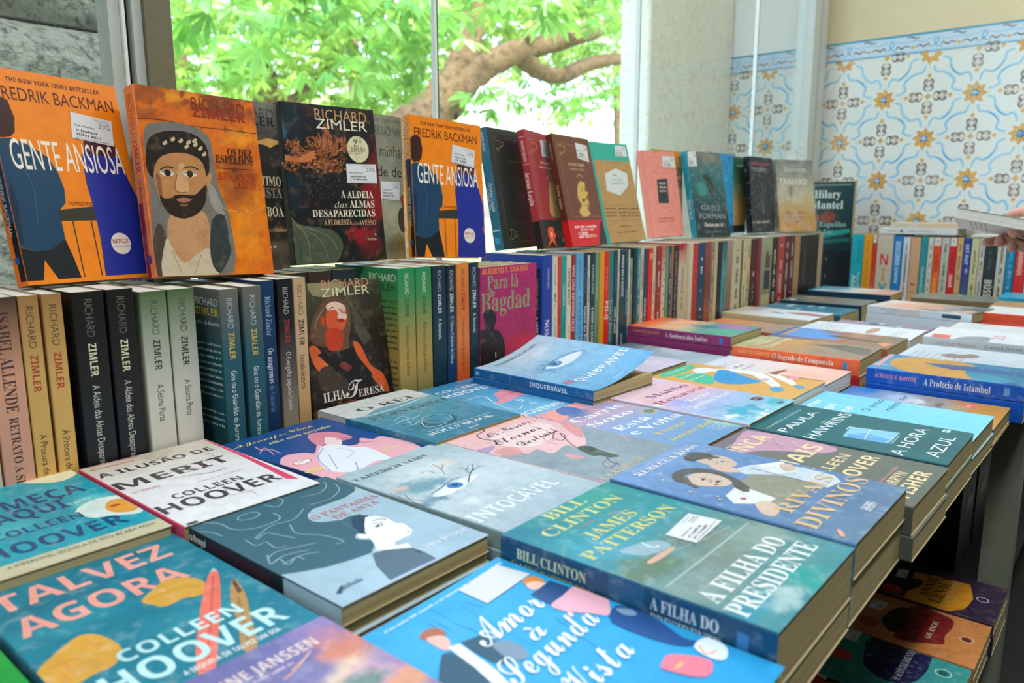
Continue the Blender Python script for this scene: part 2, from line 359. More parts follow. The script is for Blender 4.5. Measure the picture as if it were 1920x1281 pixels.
FLAT=[((0.136,0.876,-0.279,0),{'m':'paint2','s':(157.0,232.0,22.0),'bg':'#17a2b3','a':[['B','#0c7f98',84.2,105,60,70,0.8,0.5,0.3],['B','#6fd0c8',135.4,115.2,25,22,0.6,0.8,0.3],['B','#4fc0c0',60,128.9,40,30,0.8,0.5,0.3],['P','#cbc5a2',[0,206,157,206,157,232,0,232]],['P','#e9e3c0',[118.5,0.5,120.5,3.2,128.8,1.3,130.4,0.5,154.5,0.5,156.5,4,156.5,22,154.6,24.9,149.9,29.3,144.6,32.7,138.4,34.9,131.7,34,124.1,28.2,116.1,19.5,109.1,11.3,102.7,5.2,98.1,0.5]],['P','#e98a1c',[150.7,0.5,150.6,1,148.1,4.3,143.9,5.2,138.2,4.9,132.8,4.4,128.1,4.5,123.8,4.5,120.5,3.2,118.9,0.5]],['P','#d7eae0',[113.4,132.7,118.6,125.1,126.7,118.2,134.2,113.8,139.7,112.8,144.6,114.3,149.1,116.2,153.7,117.4,156.5,118.4,156.5,175.5,156.2,176.6,153.7,180.3,150.8,180.9,146.9,179.7,141.4,175.9,134.8,170.1,129.1,165.3,124.7,163.4,121.1,162.4,118.2,159.1,115.2,151.6,112.9,141.7]],['P','#e9a13c',[135.4,144.7,138.1,138.3,142.1,131.9,146.1,128,149.9,127.6,153.6,129.6,156.5,132.7,156.5,166.7,155.6,168,152.3,170.6,148.8,171.4,144.7,169.9,140.3,166.6,137.1,162.4,135.3,157.1,134.7,150.9]],['E','#b3501c',144.2,144.4,5,3],['T','COMEÇA','B','#0d3f6d',35.3,143.8,82.8,29],['T','AQUI','B','#0d3f6d',55.8,116.5,115.1,28],['T','7.ª EDIÇÃO','S','#e8f2ee',116.6,137.2,110.3,5],['T','COLLEEN','B','#0d4a78',43.9,115.5,150.8,16],['T','HOOVER','B','#0d4a78',28,137.4,193,26],['T','A IMPERDÍVEL SEQUELA DE ISTO ACABA AQUI','S','#3c5a60',33.9,148.8,216.6,6]],'sp':[],'c':'#cbc5a2','bk':None,'l':'turquoise paperback with navy capitals and orange flowers,flat below the peach spines','cu':0,'u':[],'nz':0.06}),
((0.297,0.862,-0.278,0),{'s':(143.0,232.0,20.0),'bg':('v','#cfc7b6','#e4e6e6','#e8ebec'),'a':[['B','#b9ad98',75.7,11,40,30,0.9,0.6,0.6],['P','#e0486e',[140.9,0.8,142.5,5.2,142.5,91.1,135.9,206.4,127.6,194.8,131.5,152.9,135.1,113,137.7,72.2,139.9,20.9]],['T','PRÉMIO GOODREADS','B','#b8423f',8.4,61.7,4,4.5],['T','MELHOR ROMANCE','B','#b8423f',5.8,52,16.5,4.5],['T','A ILUSÃO DE','B','#3b3735',3.6,129.7,47.6,15],['T','MERIT','B','#44403f',2.5,124.5,97.7,24],['L','#7a3b4a',0.8,[47.2,93.6,84.8,72.9,90.6,99.3,63.2,94.6],1],['L','#6d6a68',0.7,[48.4,103.8,70.9,108.3,86.9,118.3,105.3,116.8,89.7,117.1,65.4,110.8],1],['L','#8a8784',0.6,[114.2,24.4,117.9,61.4,113.8,97.7],1],['T','10.ª EDIÇÃO','S','#c4576a',6.3,34.2,117.6,6],['T','COLLEEN','B','#494646',26.7,99.9,162.6,14],['T','HOOVER','B','#444142',2.5,126.7,192.4,25],['L','#b0485a',0.6,[63.4,134.7,100,133.9,115.6,133.9],1],['P','#3a3a3c',[4,226,14,226,14,231,4,231]],['L','#77706c',0.6,[78.4,156.8,66.7,192,84.4,197.1,83.6,212.2],1]],'sp':[],'c':'#e0486e','bk':None,'l':'white paperback with heavy charcoal capitals and a torn pink edge,flat before the white spines','cu':0,'u':[],'nz':0.06}),
((0.446,0.838,-0.283,4),{'s':(155.0,235.0,12.0),'bg':'#1a4c8c','a':[['B','#123a72',-0.5,39.8,40,30,0.8,0.5,0.3],['P','#efb4bd',[0.5,113.4,13.1,98.6,24,94,33.4,97.4,40.6,101.8,44,106.8,45.2,112.7,48.2,114.6,55.9,107.7,65.4,96.7,72.2,90.4,73.2,93.3,71.5,101,72.9,108.9,80.4,117,91,125.3,100.6,129.5,108,125.6,114.6,117.7,119.8,113.3,122.7,116.8,124.3,123.8,126.9,129.4,132.2,128.9,138.4,126.9,142.5,132,144.9,151,145.1,177.2,138.2,199.1,119.9,213,94.5,222.6,70,228.1,48.6,229.9,28.1,227.6,10,220.4,0.5,212.9]],['P','#dd8d9f',[87.9,52.9,92.3,49.6,96.8,48.6,101.6,49.8,107.7,53.6,114.2,59.7,118.8,66.9,120.5,75.8,120.4,85.9,119.6,94.1,118.8,99.3,117.3,102.7,114.5,104.7,109.9,105.3,104,104.6,97.2,103.2,88.3,101.6,78.5,99.4,71.8,95.8,70.4,90.3,72.2,83.4,75,76.2,78.5,67.9,83.2,59.3]],['P','#f2dcd9',[97,75.6,100.6,78.8,102.6,87.3,102.4,95.6,99.4,102.9,94.3,110,89.2,113.9,83.8,112.9,78.5,108.7,76.8,102.7,81.7,93.1,90.2,81.7]],['L','#24406a',1.2,[97.4,94.9,115.5,103.6,110.2,128.4,124.4,138.2],1],['P','#e6f0f4',[69.9,101.3,77.5,101.4,83.7,106.3,88,112.1,89.4,118.4,89.1,125.6,89.7,132.1,93,136.5,97.2,140.2,99.7,145.9,99.1,155.6,96.9,167.5,94.4,178.3,92.1,187.8,89.5,196.2,86,201.2,81.8,200,76.7,195.2,69.7,192.3,58.9,194.4,46.2,198.4,35.7,200.4,29.4,198.6,25.4,194.8,22.5,189.8,19.8,183.8,18.2,176.5,19.1,167.8,23.2,156.9,29.8,144.7,37.9,132.8,48.1,120.5,59.7,108.5]],['L','#6f9bd0',1.2,[67.5,107.3,38.1,133.1,18.7,176.9],1],['L','#6f9bd0',1,[53.7,133.1,27.1,178.8],0],['L','#8fb0d8',1,[77.4,121,79.4,146.5,57.1,159.3],1],['L','#6f9bd0',1.2,[24,193.7,35.7,200.4,54.7,176.8],1],['T','A Jennifer Chan','C','#e6d76c',2.7,119.4,26,9],['T','não está sozinha','Z','#ece39a',38.3,134.4,45.4,8],['T','TAE','B','#f3e6a6',108.5,119.9,164.7,6],['T','KELLER','B','#f3e6a6',99,127.6,176.1,6],['E','#c23b4c',19.5,128.3,12,7.5],['E','#f6eeee',19.5,128.3,11,6.6],['T','Ler+','R','#5a2430',14.6,25.2,127.8,5],['E','#e6c98c',10.4,160.6,12,6.5],['L','#f1a9c0',1.5,[21.2,39.5,18.3,55.8,26.7,62.4,24.1,83.6],1],['L','#f1a9c0',1.2,[10,64.3,26,51.2,16.2,82.5],1]],'sp':[],'c':'#1a4c8c','bk':None,'l':'navy and pink paperback with yellow brush lettering,flat before the white spines','cu':0,'u':[],'nz':0.06}),
((0.6,0.857,-0.275,0.8),{'m':'paint2','s':(161.0,228.0,20.0),'bg':('v','#8fb9c0','#4f96aa','#2f7f99'),'a':[['P','#d3dad6',[0.5,0.5,45.3,0.5,160.5,1.4,160.5,51.2,106.7,57.8,57.1,54.7,19.7,73.3,0.5,64.6]],['B','#e4e9e4',45.3,21.6,35,20,0.8,0.9,0.3],['B','#2b7188',28.9,170.2,60,30,0.9,0.6,0.3],['L','#b9e2e4',2.5,[20.4,74.3,60.3,74.8,107.9,67.6,159.8,53.2],1],['L','#9fd3d8',1.2,[1,67.5,48.9,72.8,136.1,60.5],1],['T','O REI','R','#33444a',32.9,136.3,51.8,17],['T','PERVERSO','R','#41686f',14.6,156.2,97.9,15],['O','#2c4a52',72.8,159.5,26,22,2.6],['O','#a7d6d8',74.3,154.6,22,18,1.2],['L','#8a8a6a',1.5,[72.2,122.4,94.4,110.3,107.6,114.6],1],['L','#bfe6e6',1.4,[25.7,131.5,45.5,126,34.4,151.3,50.7,147.9,38.3,170.7,48.9,179.8,70.9,178],1],['L','#2c5a66',1.6,[23.7,142.2,42.5,149.6,36.9,175.4,59.8,182.3,92.5,167.2],1],['L','#d6efee',1,[31.9,119.8,54.1,110,52.4,129.1,73.6,124.5],1],['T','AUTORA BESTSELLER DO THE NEW YORK TIMES','S','#d9ecec',25.3,141.2,190.5,3.5],['T','HOLLY BLACK','R','#e6f2f1',16.6,132.3,203.9,9],['T','SECRET','B','#e6f2f1',68.2,87.5,218.7,4]],'sp':[['R','#d9d3bf',0,60,0,1],['R','#2f7f99',60,235,0,1],['T','HOLLY BLACK','R','#e6f2f1',20,55,0.5,6]],'c':'#2f7f99','bk':None,'l':'pale green to teal paperback with a twisted crown,flat before the orange woman','cu':0,'u':[],'nz':0.06}),
((0.773,0.858,-0.283,0),{'m':'paint2','s':(150.0,234.0,18.0),'bg':('v','#2f83b8','#5fb0d6','#7cc4e2'),'a':[['B','#3f97c4',37.3,45.1,30,30,0.9,0.6,0.3],['P','#ef9aa4',[72.6,105,86.4,97.7,103.5,91.1,118,87.3,127.7,87.3,134.7,90.2,139.9,94.6,143.2,100.5,144.6,107.9,145.1,116,145.3,125.6,144.6,135.9,141.8,143.5,135.9,146.9,127.8,147.7,119.5,147.2,111.7,144.9,103.5,141.4,94.4,139.7,83.2,141.7,71.1,145.5,59.5,148.1,47.5,148.6,36,147.9,30.8,145.6,36,141.4,47.3,135.7,57.4,129.1,62.2,121.4,65.7,112.9]],['L','#c9566f',1,[42.2,135.5,98.5,118.5,138.3,139.3],1],['L','#c9566f',0.8,[107.2,92.9,108.1,121.2,139.3,131.4],1],['L','#c9566f',0.8,[69.5,118.5,116.1,121.7,130,156.2],1],['L','#e6f2f6',1.5,[23.1,96.3,54.1,100,38.9,131.5,23.6,175.4,33.3,187,51.6,178.4],1],['L','#cfe6f0',1,[25.5,115.5,28.7,150.9,26.9,179.3],1],['T','COLLEEN','B','#e8f3f8',16.6,112.1,42.4,12],['T','HOOVER','B','#e8f3f8',12.2,120.3,68.7,17],['T','9','B','#e8f3f8',65.6,77.1,163.9,14],['T','de','S','#e8f3f8',63.7,82,185.7,9],['T','NOVEMBRO','B','#e8f3f8',2.5,135.5,217.8,15]],'sp':[],'c':'#2f83b8','bk':None,'l':'sky blue paperback with a pink flower,flat under the corner of the eye cover','cu':0,'u':[],'nz':0.06}),
((0.882,0.829,-0.258,-1.5),{'m':'paint2','s':(160.0,237.0,14.8),'bg':('v','#b5d3e2','#8fc3df','#5fa9d2'),'a':[['B','#d5e4ec',93.2,41.5,55,45,0.9,0.7,0.5],['B','#6aa5c4',64.1,114.8,45,32,0.9,0.8,0.8],['B','#cfe2ea',84.6,114.5,24,9,0.5,0.9,0.3],['P','#dfeaf0',[56.9,101.4,64.1,98.5,76.1,96.8,88.1,96.6,99.1,98,110,100.9,118.8,104.5,126,108.9,131.1,114.1,131.5,118.4,124.7,121.6,113.1,123.9,101.4,124.8,90.2,124,78.8,121.6,69.6,118.2,62.3,112.9,57.2,106.5]],['E','#4f93c0',80,103.5,12,10],['E','#2b5f88',80,103.5,5,4.5],['E','#8fc6e6',84.8,104.9,3,2.5],['L','#39637a',1.4,[50.9,102.4,76.2,94.2,101.6,94.1,125.5,103.5,136.6,122.4],1],['L','#5f8ba0',0.8,[21.7,99.1,47.8,104.7,56.1,124.6],1],['L','#5f8ba0',0.7,[58.4,81.2,70.6,90.8],0],['L','#6f98ab',0.6,[34.1,81.4,57,97.6],0],['L','#6f98ab',0.6,[21.1,107,51.4,113.3],0],['L','#6f98ab',0.6,[33.5,127.1,59.2,122.3],0],['L','#6f98ab',0.6,[45.3,136.5,68.9,126.2],0],['L','#6f98ab',0.6,[79.7,72,83.8,92.2],0],['L','#cfe3ee',0.7,[42.5,62.9,39.4,103.8,56.6,135.4],1],['L','#e1eef4',0.7,[63.6,53.5,53.4,89],0],['T','TAHEREH MAFI','R','#6f8fa0',29.8,132,23.4,8],['T','IN','B','#dc7d97',7,28.6,185.9,14.5],['T','QUEBRÁVEL','B','#eef5f8',28.6,157.5,192.5,14.5],['T','LIVRO 2','S','#e6f0f4',65.3,90,228.1,4]],'sp':[['T','INQUEBRÁVEL','B','#e6f0f6',118,190,0.45,7],['R','#9cc8e4',4,12,0.3,0.7]],'c':'#0f68a8','bk':None,'l':'ice blue paperback with one eye and a curling cover,beside the magenta cover','cu':0.034,'u':[],'nz':0.06}),
((1.078,0.868,-0.276,0),{'s':(157.0,235.0,20.0),'bg':('v','#d5d0e4','#cfc8dd'),'a':[['B','#e2dcea',117.4,205.9,60,50,0.8,0.5,0.3],['L','#8f88a0',0.5,[34,205.6,56.5,214.5],0],['M','#a8a2b8',60,140,215,2,1,0]],'sp':[],'c':'#3a3a44','bk':None,'l':'plain pale lilac paperback beside the curling eye cover,upper layer','cu':0,'u':[],'nz':0.06}),
((1.246,0.862,-0.29,-3),{'m':'paint2','s':(150.0,234.0,16.0),'bg':('v','#54707c','#9fb6c0','#b6c9d0'),'a':[['B','#3a4c54',126.6,-12.9,45,25,0.8,0.8,0.3],['B','#d7e4ea',129.5,117.6,50,45,0.9,0.7,0.6],['B','#6d8f9e',173.7,134.9,40,15,0.8,0.7,0.6],['L','#4f6670',0.8,[149,77.5,149,93.7,149,98,149,118.2,149,135,149,154.4,149,182.3,149,205.1],1],['L','#4f6670',0.7,[117.9,178,149,164.8,149,168],1],['L','#56707c',0.6,[123.1,197.7,149,192.8,149,194.8],1],['L','#dfe9ec',1.6,[90.7,75.5,131.4,57.7,149,54.3,144.7,72.1],1],['L','#e6eef0',1.2,[94.2,64.1,128.7,54.8,127.6,69.4],1]],'sp':[],'c':'#54707c','bk':None,'l':'slate blue paperback with pale coastline lines,half under the purple spined book','cu':0,'u':[],'nz':0.06}),
((1.407,0.866,-0.255,0.3),{'m':'paint','s':(155.0,236.0,22.0),'bg':('v','#f26a2a','#f6b98a','#6fc2a8','#5fa69a'),'a':[['B','#f4c69a',30.1,83.4,45,35,0.8,0.8,0.3],['B','#f2622a',125,6,60,20,0.6,0.9,0.3],['P','#8a8fa8',[99.2,98,100.6,102.2,98.9,111.2,99.7,119,104.9,123.3,112.5,126.5,122.1,130.2,135.8,134.5,151.5,139.4,154.5,141.2,154.5,179,148.7,192.2,139.6,208.3,127.6,216.1,109.7,209.6,88.9,194.7,73,180.2,65.7,168.9,63.4,158.1,63,147.7,63.5,137.6,66,128,70.8,119.1,79.8,110,91,101.6]],['P','#3f8f98',[88.7,123.9,93.9,124.9,98.6,129.5,103.4,134.2,109.8,137.3,116.2,140.3,117.9,144.4,111.6,151.4,100.6,159.5,89.9,164.8,80.1,165.2,70.7,162.7,64.6,159.4,63.5,156.2,65.7,152.1,69.6,146.9,75.1,138.8,82.1,129.5]],['P','#b486bc',[119.2,156.2,128.1,157,137.4,162.5,143.4,170.1,144,179.7,141.4,191.3,138.2,202,135.5,211.4,132.3,219.8,127.7,225.7,120.2,229,111.3,229.7,104.3,225.8,99.9,215,97.4,199.6,98,185.4,102.9,173.3,110.9,162.3]],['P','#5fb79c',[49.9,149.3,58.9,153,66.7,160.1,72.6,170.2,79.1,184.8,83.9,202.4,79.6,216.9,58.4,227.8,29.3,235.5,4.6,235.5,0.5,230.3,0.5,183.9,1.6,180,7.6,169,15.6,160.3,26.2,153.9,38.7,149.8]],['L','#5d7478',1,[4.4,154.9,49.9,149.3,73,151.6],1],['T','A Senhora','Z','#fbeee0',62,152.5,52.7,9],['T','das Índias','Z','#fbeee0',44.4,133.9,68.5,9]],'sp':[['T','ALBERTO S. SANTOS','B','#ee9a4a',13,77,0.58,5.5],['T','A Senhora das Índias','R','#fbf2ee',91,186,0.5,9],['R','#2f7fd8',212,219,0.25,0.75]],'c':'#9a3a78','bk':None,'l':'thick paperback with a purple spine and orange sunset cover,flat on its second copy','cu':0,'u':[('#9a3a78',0.022)],'nz':0.06}),
((1.705,0.858,-0.288,-2),{'m':'paint','s':(152.0,234.0,18.0),'bg':('v','#f39a52','#c9a07c','#8f9a98'),'a':[['B','#f9c9a2',164.6,16.8,45,25,0.7,0.9,0.3],['B','#f58f6a',157.5,59.1,25,15,0.6,0.9,0.3],['B','#6d6f78',189.4,95.1,55,20,0.7,0.9,0.3],['B','#9a7c5c',151.8,148.4,30,20,0.6,0.8,0.3]],'sp':[],'c':'#b5562c','bk':None,'l':'orange and brown blotched paperback,flat between the purple spined book and the cream one','cu':0,'u':[],'nz':0.06}),
((1.862,0.863,-0.274,-2),{'s':(157.0,233.0,18.0),'bg':('v','#c7bfa4','#dfe9ec','#e6eff2'),'a':[['B','#b5a9b8',117.9,45.7,45,25,0.7,0.9,0.3],['B','#dff0f4',121.3,124.3,50,45,0.7,0.8,0.3],['P','#5f8f8c',[89.4,94,91.5,96.4,91.8,103.4,90.9,111.4,88.3,121.2,84.4,132,80.7,137.7,76.9,134.7,73.3,126.5,72.5,117.9,76.9,108.7,84,99.1]],['P','#b58a80',[92.4,131.6,100.8,132.2,110.8,141.1,118.2,152.1,121.6,163.3,122.4,176.5,121.6,190.3,119.7,205.5,116.1,221.2,110.6,232.5,76.3,232.5,75.7,228.7,77.4,207.9,80.2,187.1,83,165.8,87,144.5]],['B','#e8f2f4',152.9,198,20,8,0.5,0.9,0.3],['M','#8a7f74',20,130,20,3,2,6]],'sp':[],'c':'#c9bf9a','bk':None,'l':'cream and white paperback with a brown branch motif,flat before the maroon spines','cu':0,'u':[],'nz':0.06}),
((2.04,0.85,-0.281,0),{'s':(157.0,232.0,20.0),'bg':('v','#4f8fa4','#3f8298','#4a8ca0'),'a':[['B','#d5dfe6',123.5,56.9,40,9,0.5,0.9,0.3],['B','#c9c3cc',143.7,109.3,30,9,0.5,0.9,0.3],['B','#cfe0e8',131.7,139.7,30,6,0.5,0.8,0.3],['B','#e0ecf0',176,44.9,25,6,0.5,0.8,0.3],['B','#2f6f86',98,181.8,60,30,0.8,0.5,0.3],['B','#cfe0e8',51.2,102.6,25,5,0.4,0.9,0.3]],'sp':[],'c':'#2f6478','bk':None,'l':'teal blue paperback with pale clouds,flat between cream and grey brown ones','cu':0,'u':[],'nz':0.06}),
((2.215,0.846,-0.274,1),{'s':(157.0,228.0,20.0),'bg':('v','#6f7a78','#87806f','#7d8a88'),'a':[['B','#b99a6c',113.9,52.6,35,22,0.6,0.9,0.6],['B','#d7e6ea',33.8,24.9,15,10,0.3,1,0.3],['B','#55564f',8.6,52.6,45,12,0.8,0.7,0.3],['B','#c9a97c',103.4,83.9,20,8,0.5,0.8,0.3],['L','#b9c0ba',2,[75.6,142.9,156,142.5],0],['L','#b9c0ba',1.6,[108.9,176.3,156,180.7],0],['L','#aeb6b0',1.6,[91.5,119.2,156,120.2],0]],'sp':[],'c':'#123f52','bk':None,'l':'grey brown paperback with a golden blur and white sticker,flat before the black spines','cu':0,'u':[],'nz':0.06}),
((2.42,0.838,-0.262,1),{'s':(158.0,240.0,20.0),'bg':('v','#1f9fb8','#d9dfd6','#e3a98c'),'a':[['B','#0f8ca6',108.9,75.1,30,40,0.6,0.9,0.3],['B','#dce6e4',30.1,34.2,20,30,0.4,1,0.3],['B','#e4e2d8',120,135.6,45,55,0.5,1,0.3],['B','#e0a184',93.9,199.3,40,35,0.7,0.9,0.3],['B','#caa088',146.4,219.9,20,20,0.6,0.7,0.3]],'sp':[],'c':'#0f3f58','bk':None,'l':'white and turquoise paperback with a dark blue spine,flat nearest the corner','cu':0,'u':[],'nz':0.06}),
((0.139,0.656,-0.288,0),{'m':'paint2','s':(156.0,229.0,20.0),'bg':'#137e92','a':[['B','#0f6f86',58.6,53.7,70,25,0.8,0.6,0.9],['B','#2796a4',28.5,101.2,90,18,0.8,0.6,0.9],['B','#1f8a9c',71.3,152.1,60,14,0.8,0.6,0.9],['B','#0c6478',99.6,22.9,80,12,0.8,0.5,0.9],['B','#2a9aa8',110.1,158.5,40,14,0.8,0.5,0.9],['B','#0f6b80',24.9,57.2,50,12,0.8,0.6,0.9],['B','#2b98a6',145.1,137.8,40,12,0.8,0.6,0.3],['T','TALVEZ','B','#f3a594',7.8,136.3,50,30],['T','AGORA','B','#f3a594',8.6,126.7,97,30],['P','#d7a23c',[83,107.2,86.6,103.2,92.2,99.1,97.7,95.5,102.4,92.1,107,89.3,111.6,88.3,116.2,90.3,120.7,94.2,124.3,98.6,126.7,103.1,128.1,108,128.4,113.2,127.3,119.1,125.1,125.1,122.5,129.6,119.4,131.5,115.8,131.8,112.6,131.4,110.5,130.2,108.7,128.3,106,127,101.2,127.4,95.5,128.4,90.9,128.1,88.4,125.6,87,121.7,85.8,117.9,84.1,114.4,82.5,110.8]],['B','#d7a23c',105.7,109.7,1,1,0.6,1,0.3],['L','#b07e28',0.8,[86.8,109.6,103.8,107.4,124.4,117.9],1],['L','#e2b45a',0.8,[96.3,98.5,111.9,103.1,123.4,104.8],1],['P','#d9a440',[0.5,146,2.4,143.4,6,139.9,10.5,136.2,16.4,131.7,23.2,127.1,28.8,123.7,32.3,122,34.5,121.4,36.7,122.1,39.4,123.9,42.1,126.8,44.3,131.2,46,137.9,47.3,146.1,47.7,153.2,47.1,158.2,45.8,162.2,43.8,165.8,41.4,169.5,38.4,172.7,34.9,175,30.9,175.7,26.4,175.5,22.1,175.4,18.4,176.7,15,178.2,11.2,177.6,6.1,173.2,0.5,166.7]],['L','#e8873c',1,[34.8,127.1,37.8,141.4,46.9,152.2],1],['L','#b98430',0.9,[6.6,147.7,23.3,148.2,38.9,156.6],1],['L','#e8873c',0.9,[14.5,141,16,155.7,8.2,168],1],['P','#f07660',[64.4,228.5,66.7,221.1,71.3,210.6,78.5,196.8,89.8,177.4,103.6,154.8,115.9,135.3,125.6,120.8,133.9,109.4,139.9,102.2,143.6,99.7,145,101.4,143.9,106.9,139.4,117.3,132.3,131.4,124.7,145.8,117.2,159,109.1,172.5,100.5,186.6,90.2,203.8,79.4,221.6,74.7,228.5]],['P','#b9bcc2',[139.9,102.2,144.8,97.8,143.9,106.9]],['L','#d95c4c',1.5,[138.1,110.1,110.1,158.5,72.5,222.8],1],['P','#ba9050',[97.4,222.6,101.3,213.1,107.7,200.2,113.9,187.2,119,174.8,124,162.3,129.1,151.1,135.5,140.1,142,130.5,145.9,126.7,145.8,131.6,143.2,142.4,139.4,154.3,134.2,166.7,127.7,180.2,121.8,192.7,117,203.6,112.6,213.3,109.1,220.8,106.7,225.2,105,227.2,103.3,227.9,100.5,228.2,97.7,227.1]],['P','#5c4433',[141.3,133.3,145.9,126.7,139.8,150.2,135.4,151.7]],['L','#8f6a38',1,[133,155.7,102.7,222],0],['T','COLLEEN','B','#c3f0ef',40,125.2,178,16],['T','HOOVER','B','#c3f0ef',20.5,141.6,211,27],['T','A SEQUELA DE TALVEZ UM DIA','B','#e4f0ee',59.5,128,221,5.5]],'sp':[],'c':'#0f6b80','bk':None,'l':'teal paperback with salmon capitals,yellow petals and two pencils,flat at the bottom left','cu':0,'u':[],'nz':0.06}),
((0.301,0.645,-0.28,0.5),{'s':(158.0,229.0,15.5),'bg':'#a6c3d0','a':[['B','#b5d0dc',69.7,219.9,50,50,0.8,0.6,0.3],['B','#92b2c2',148.1,207.2,40,30,0.8,0.5,0.3],['P','#3b6875',[0.5,0.5,157.5,0.5,157.5,48.1,149.3,57.8,132.7,63.7,114.5,64,95.4,63.6,85.1,70.4,79.8,77.9,78.2,87.2,82.3,95.7,96.8,104.5,106.1,103.5,116.6,107,114.1,116.9,94.9,139.5,85.4,139.4,80.2,144.6,80.4,149.6,86.7,158.8,81.1,169,70.3,177.6,53.8,175.5,31,169.9,10.9,159.4,0.5,152.9]],['P','#26465a',[104.7,108.1,111.8,107.4,119.2,114.8,105.3,127.9,93.7,140.9,92.7,148.7,88,142.7,93.4,125.3]],['P','#f0f5f4',[114.1,116.9,122.8,121.4,126,133.8,123.3,147.7,127.6,153.2,125.6,161.2,123.4,169.7,114.8,176.9,107.4,176.4,96.4,177.1,91.6,183.5,77.3,176.6,84.9,162.3,90.6,146.1,102.2,130.3]],['E','#f0f5f4',86.7,147,4,6],['E','#2b3d4a',110.3,140.6,4.5,2.2],['E','#e8eef0',111.6,141,1.6,1.2],['L','#2b3d4a',1.1,[112.8,128.1,121.6,130.9,122.3,136.8],1],['L','#2b3d4a',0.8,[109,132.7,119.1,139.2],0],['L','#8a9ba5',0.7,[120.2,165.6,118,171.9,114.4,171.5],1],['P','#4c6f80',[92.4,111.5,94.8,108.2,97.6,106.5,98.9,107.2,97.5,111.4,94.6,118,92.3,123.9,91.8,128.7,91.9,132.9,91.7,135.4,90.6,135.8,89.2,134.5,88.6,131.4,89.2,125.4,90.6,117.6]],['P','#56707f',[69.7,179.6,80.7,182.6,97.9,196.2,99.3,210.4,97.2,226,49.2,225,57.7,199.2]],['P','#eef2ee',[73.5,176.2,77.8,176,102.3,187.4,98.2,196.5,85.9,186.4]],['P','#2c4252',[97.9,196.2,98.8,208.6,94.4,208.6]],['O','#86aab4',47.6,32.6,11,8,1.6],['L','#86aab4',1.6,[13.5,14.4,21.9,28.1,22.8,47.6,35.3,60.5,58,61.6,65.3,54.9,66.3,43.3],1],['L','#86aab4',1.5,[24.8,79.6,48,67.5,69.9,70.4,90,56.7],1],['L','#86aab4',1.5,[24.7,82.5,37.2,77.9,42.3,90.3,47.2,105.5],1],['L','#86aab4',1.5,[9.8,121.6,22.6,116.4,40.7,122.9,53.1,127.4],1],['L','#86aab4',1.5,[9.4,131.7,22.5,127.2,40.5,133.9],1],['L','#86aab4',1.5,[11.8,140,30.4,137.3,43.4,143.1],1],['L','#86aab4',1.5,[76.6,12.7,86.1,10.8,90.4,23.1,77,33.6,71.7,20.2],1],['L','#86aab4',1.4,[106.9,30,122.7,35.5,138.7,26.1,146.3,12.8],1],['L','#86aab4',1.4,[98.4,53.9,121.4,55.2,141.1,43.9,150.4,25.6],1],['L','#86aab4',1.5,[60.8,77.7,53.8,99,66,120.6,69.6,142.7,62,141.7],1],['L','#86aab4',1.5,[13.6,115.7,6,132.5,15.6,129,14.6,143.6,26.3,137.5,28.3,145.3],1],['L','#86aab4',1.4,[1,29.4,7.3,39.8,9.4,54.2],1],['L','#86aab4',1.4,[17.5,76.2,17.5,93.2,26.6,93.5,25.5,109,33.6,113.8],1],['T','PRÉMIO EISNER | PRÉMIO CYBILS | PRÉMIO HARVEY','B','#e4ecec',23.4,142.6,4.4,4.2],['T','O FANTASMA','R','#c2858a',81,155.5,87.1,9.5],['T','DE ANYA','R','#c2858a',94.9,146.3,100.6,9.5],['T','Vera Brosgol','B','#dfeaf0',105.3,152.7,208.4,8],['T','fábula','Z','#4d6a7a',16.6,36.8,209.5,6],['P','#33505f',[9.6,210.5,18.4,203.8,20.1,206,12.9,213.4]]],'sp':[['T','Vera Brosgol','B','#f0f4f4',7,42,0.5,6.5],['R','#3a2638',48,140,0.2,0.8],['R','#a6c3d0',158,229,0,1]],'c':'#10222c','bk':None,'l':'dark teal comic paperback with a pale profile face under swirling hair,flat on two copies','cu':0,'u':[('#7a6a40',0.01)],'nz':0.06}),
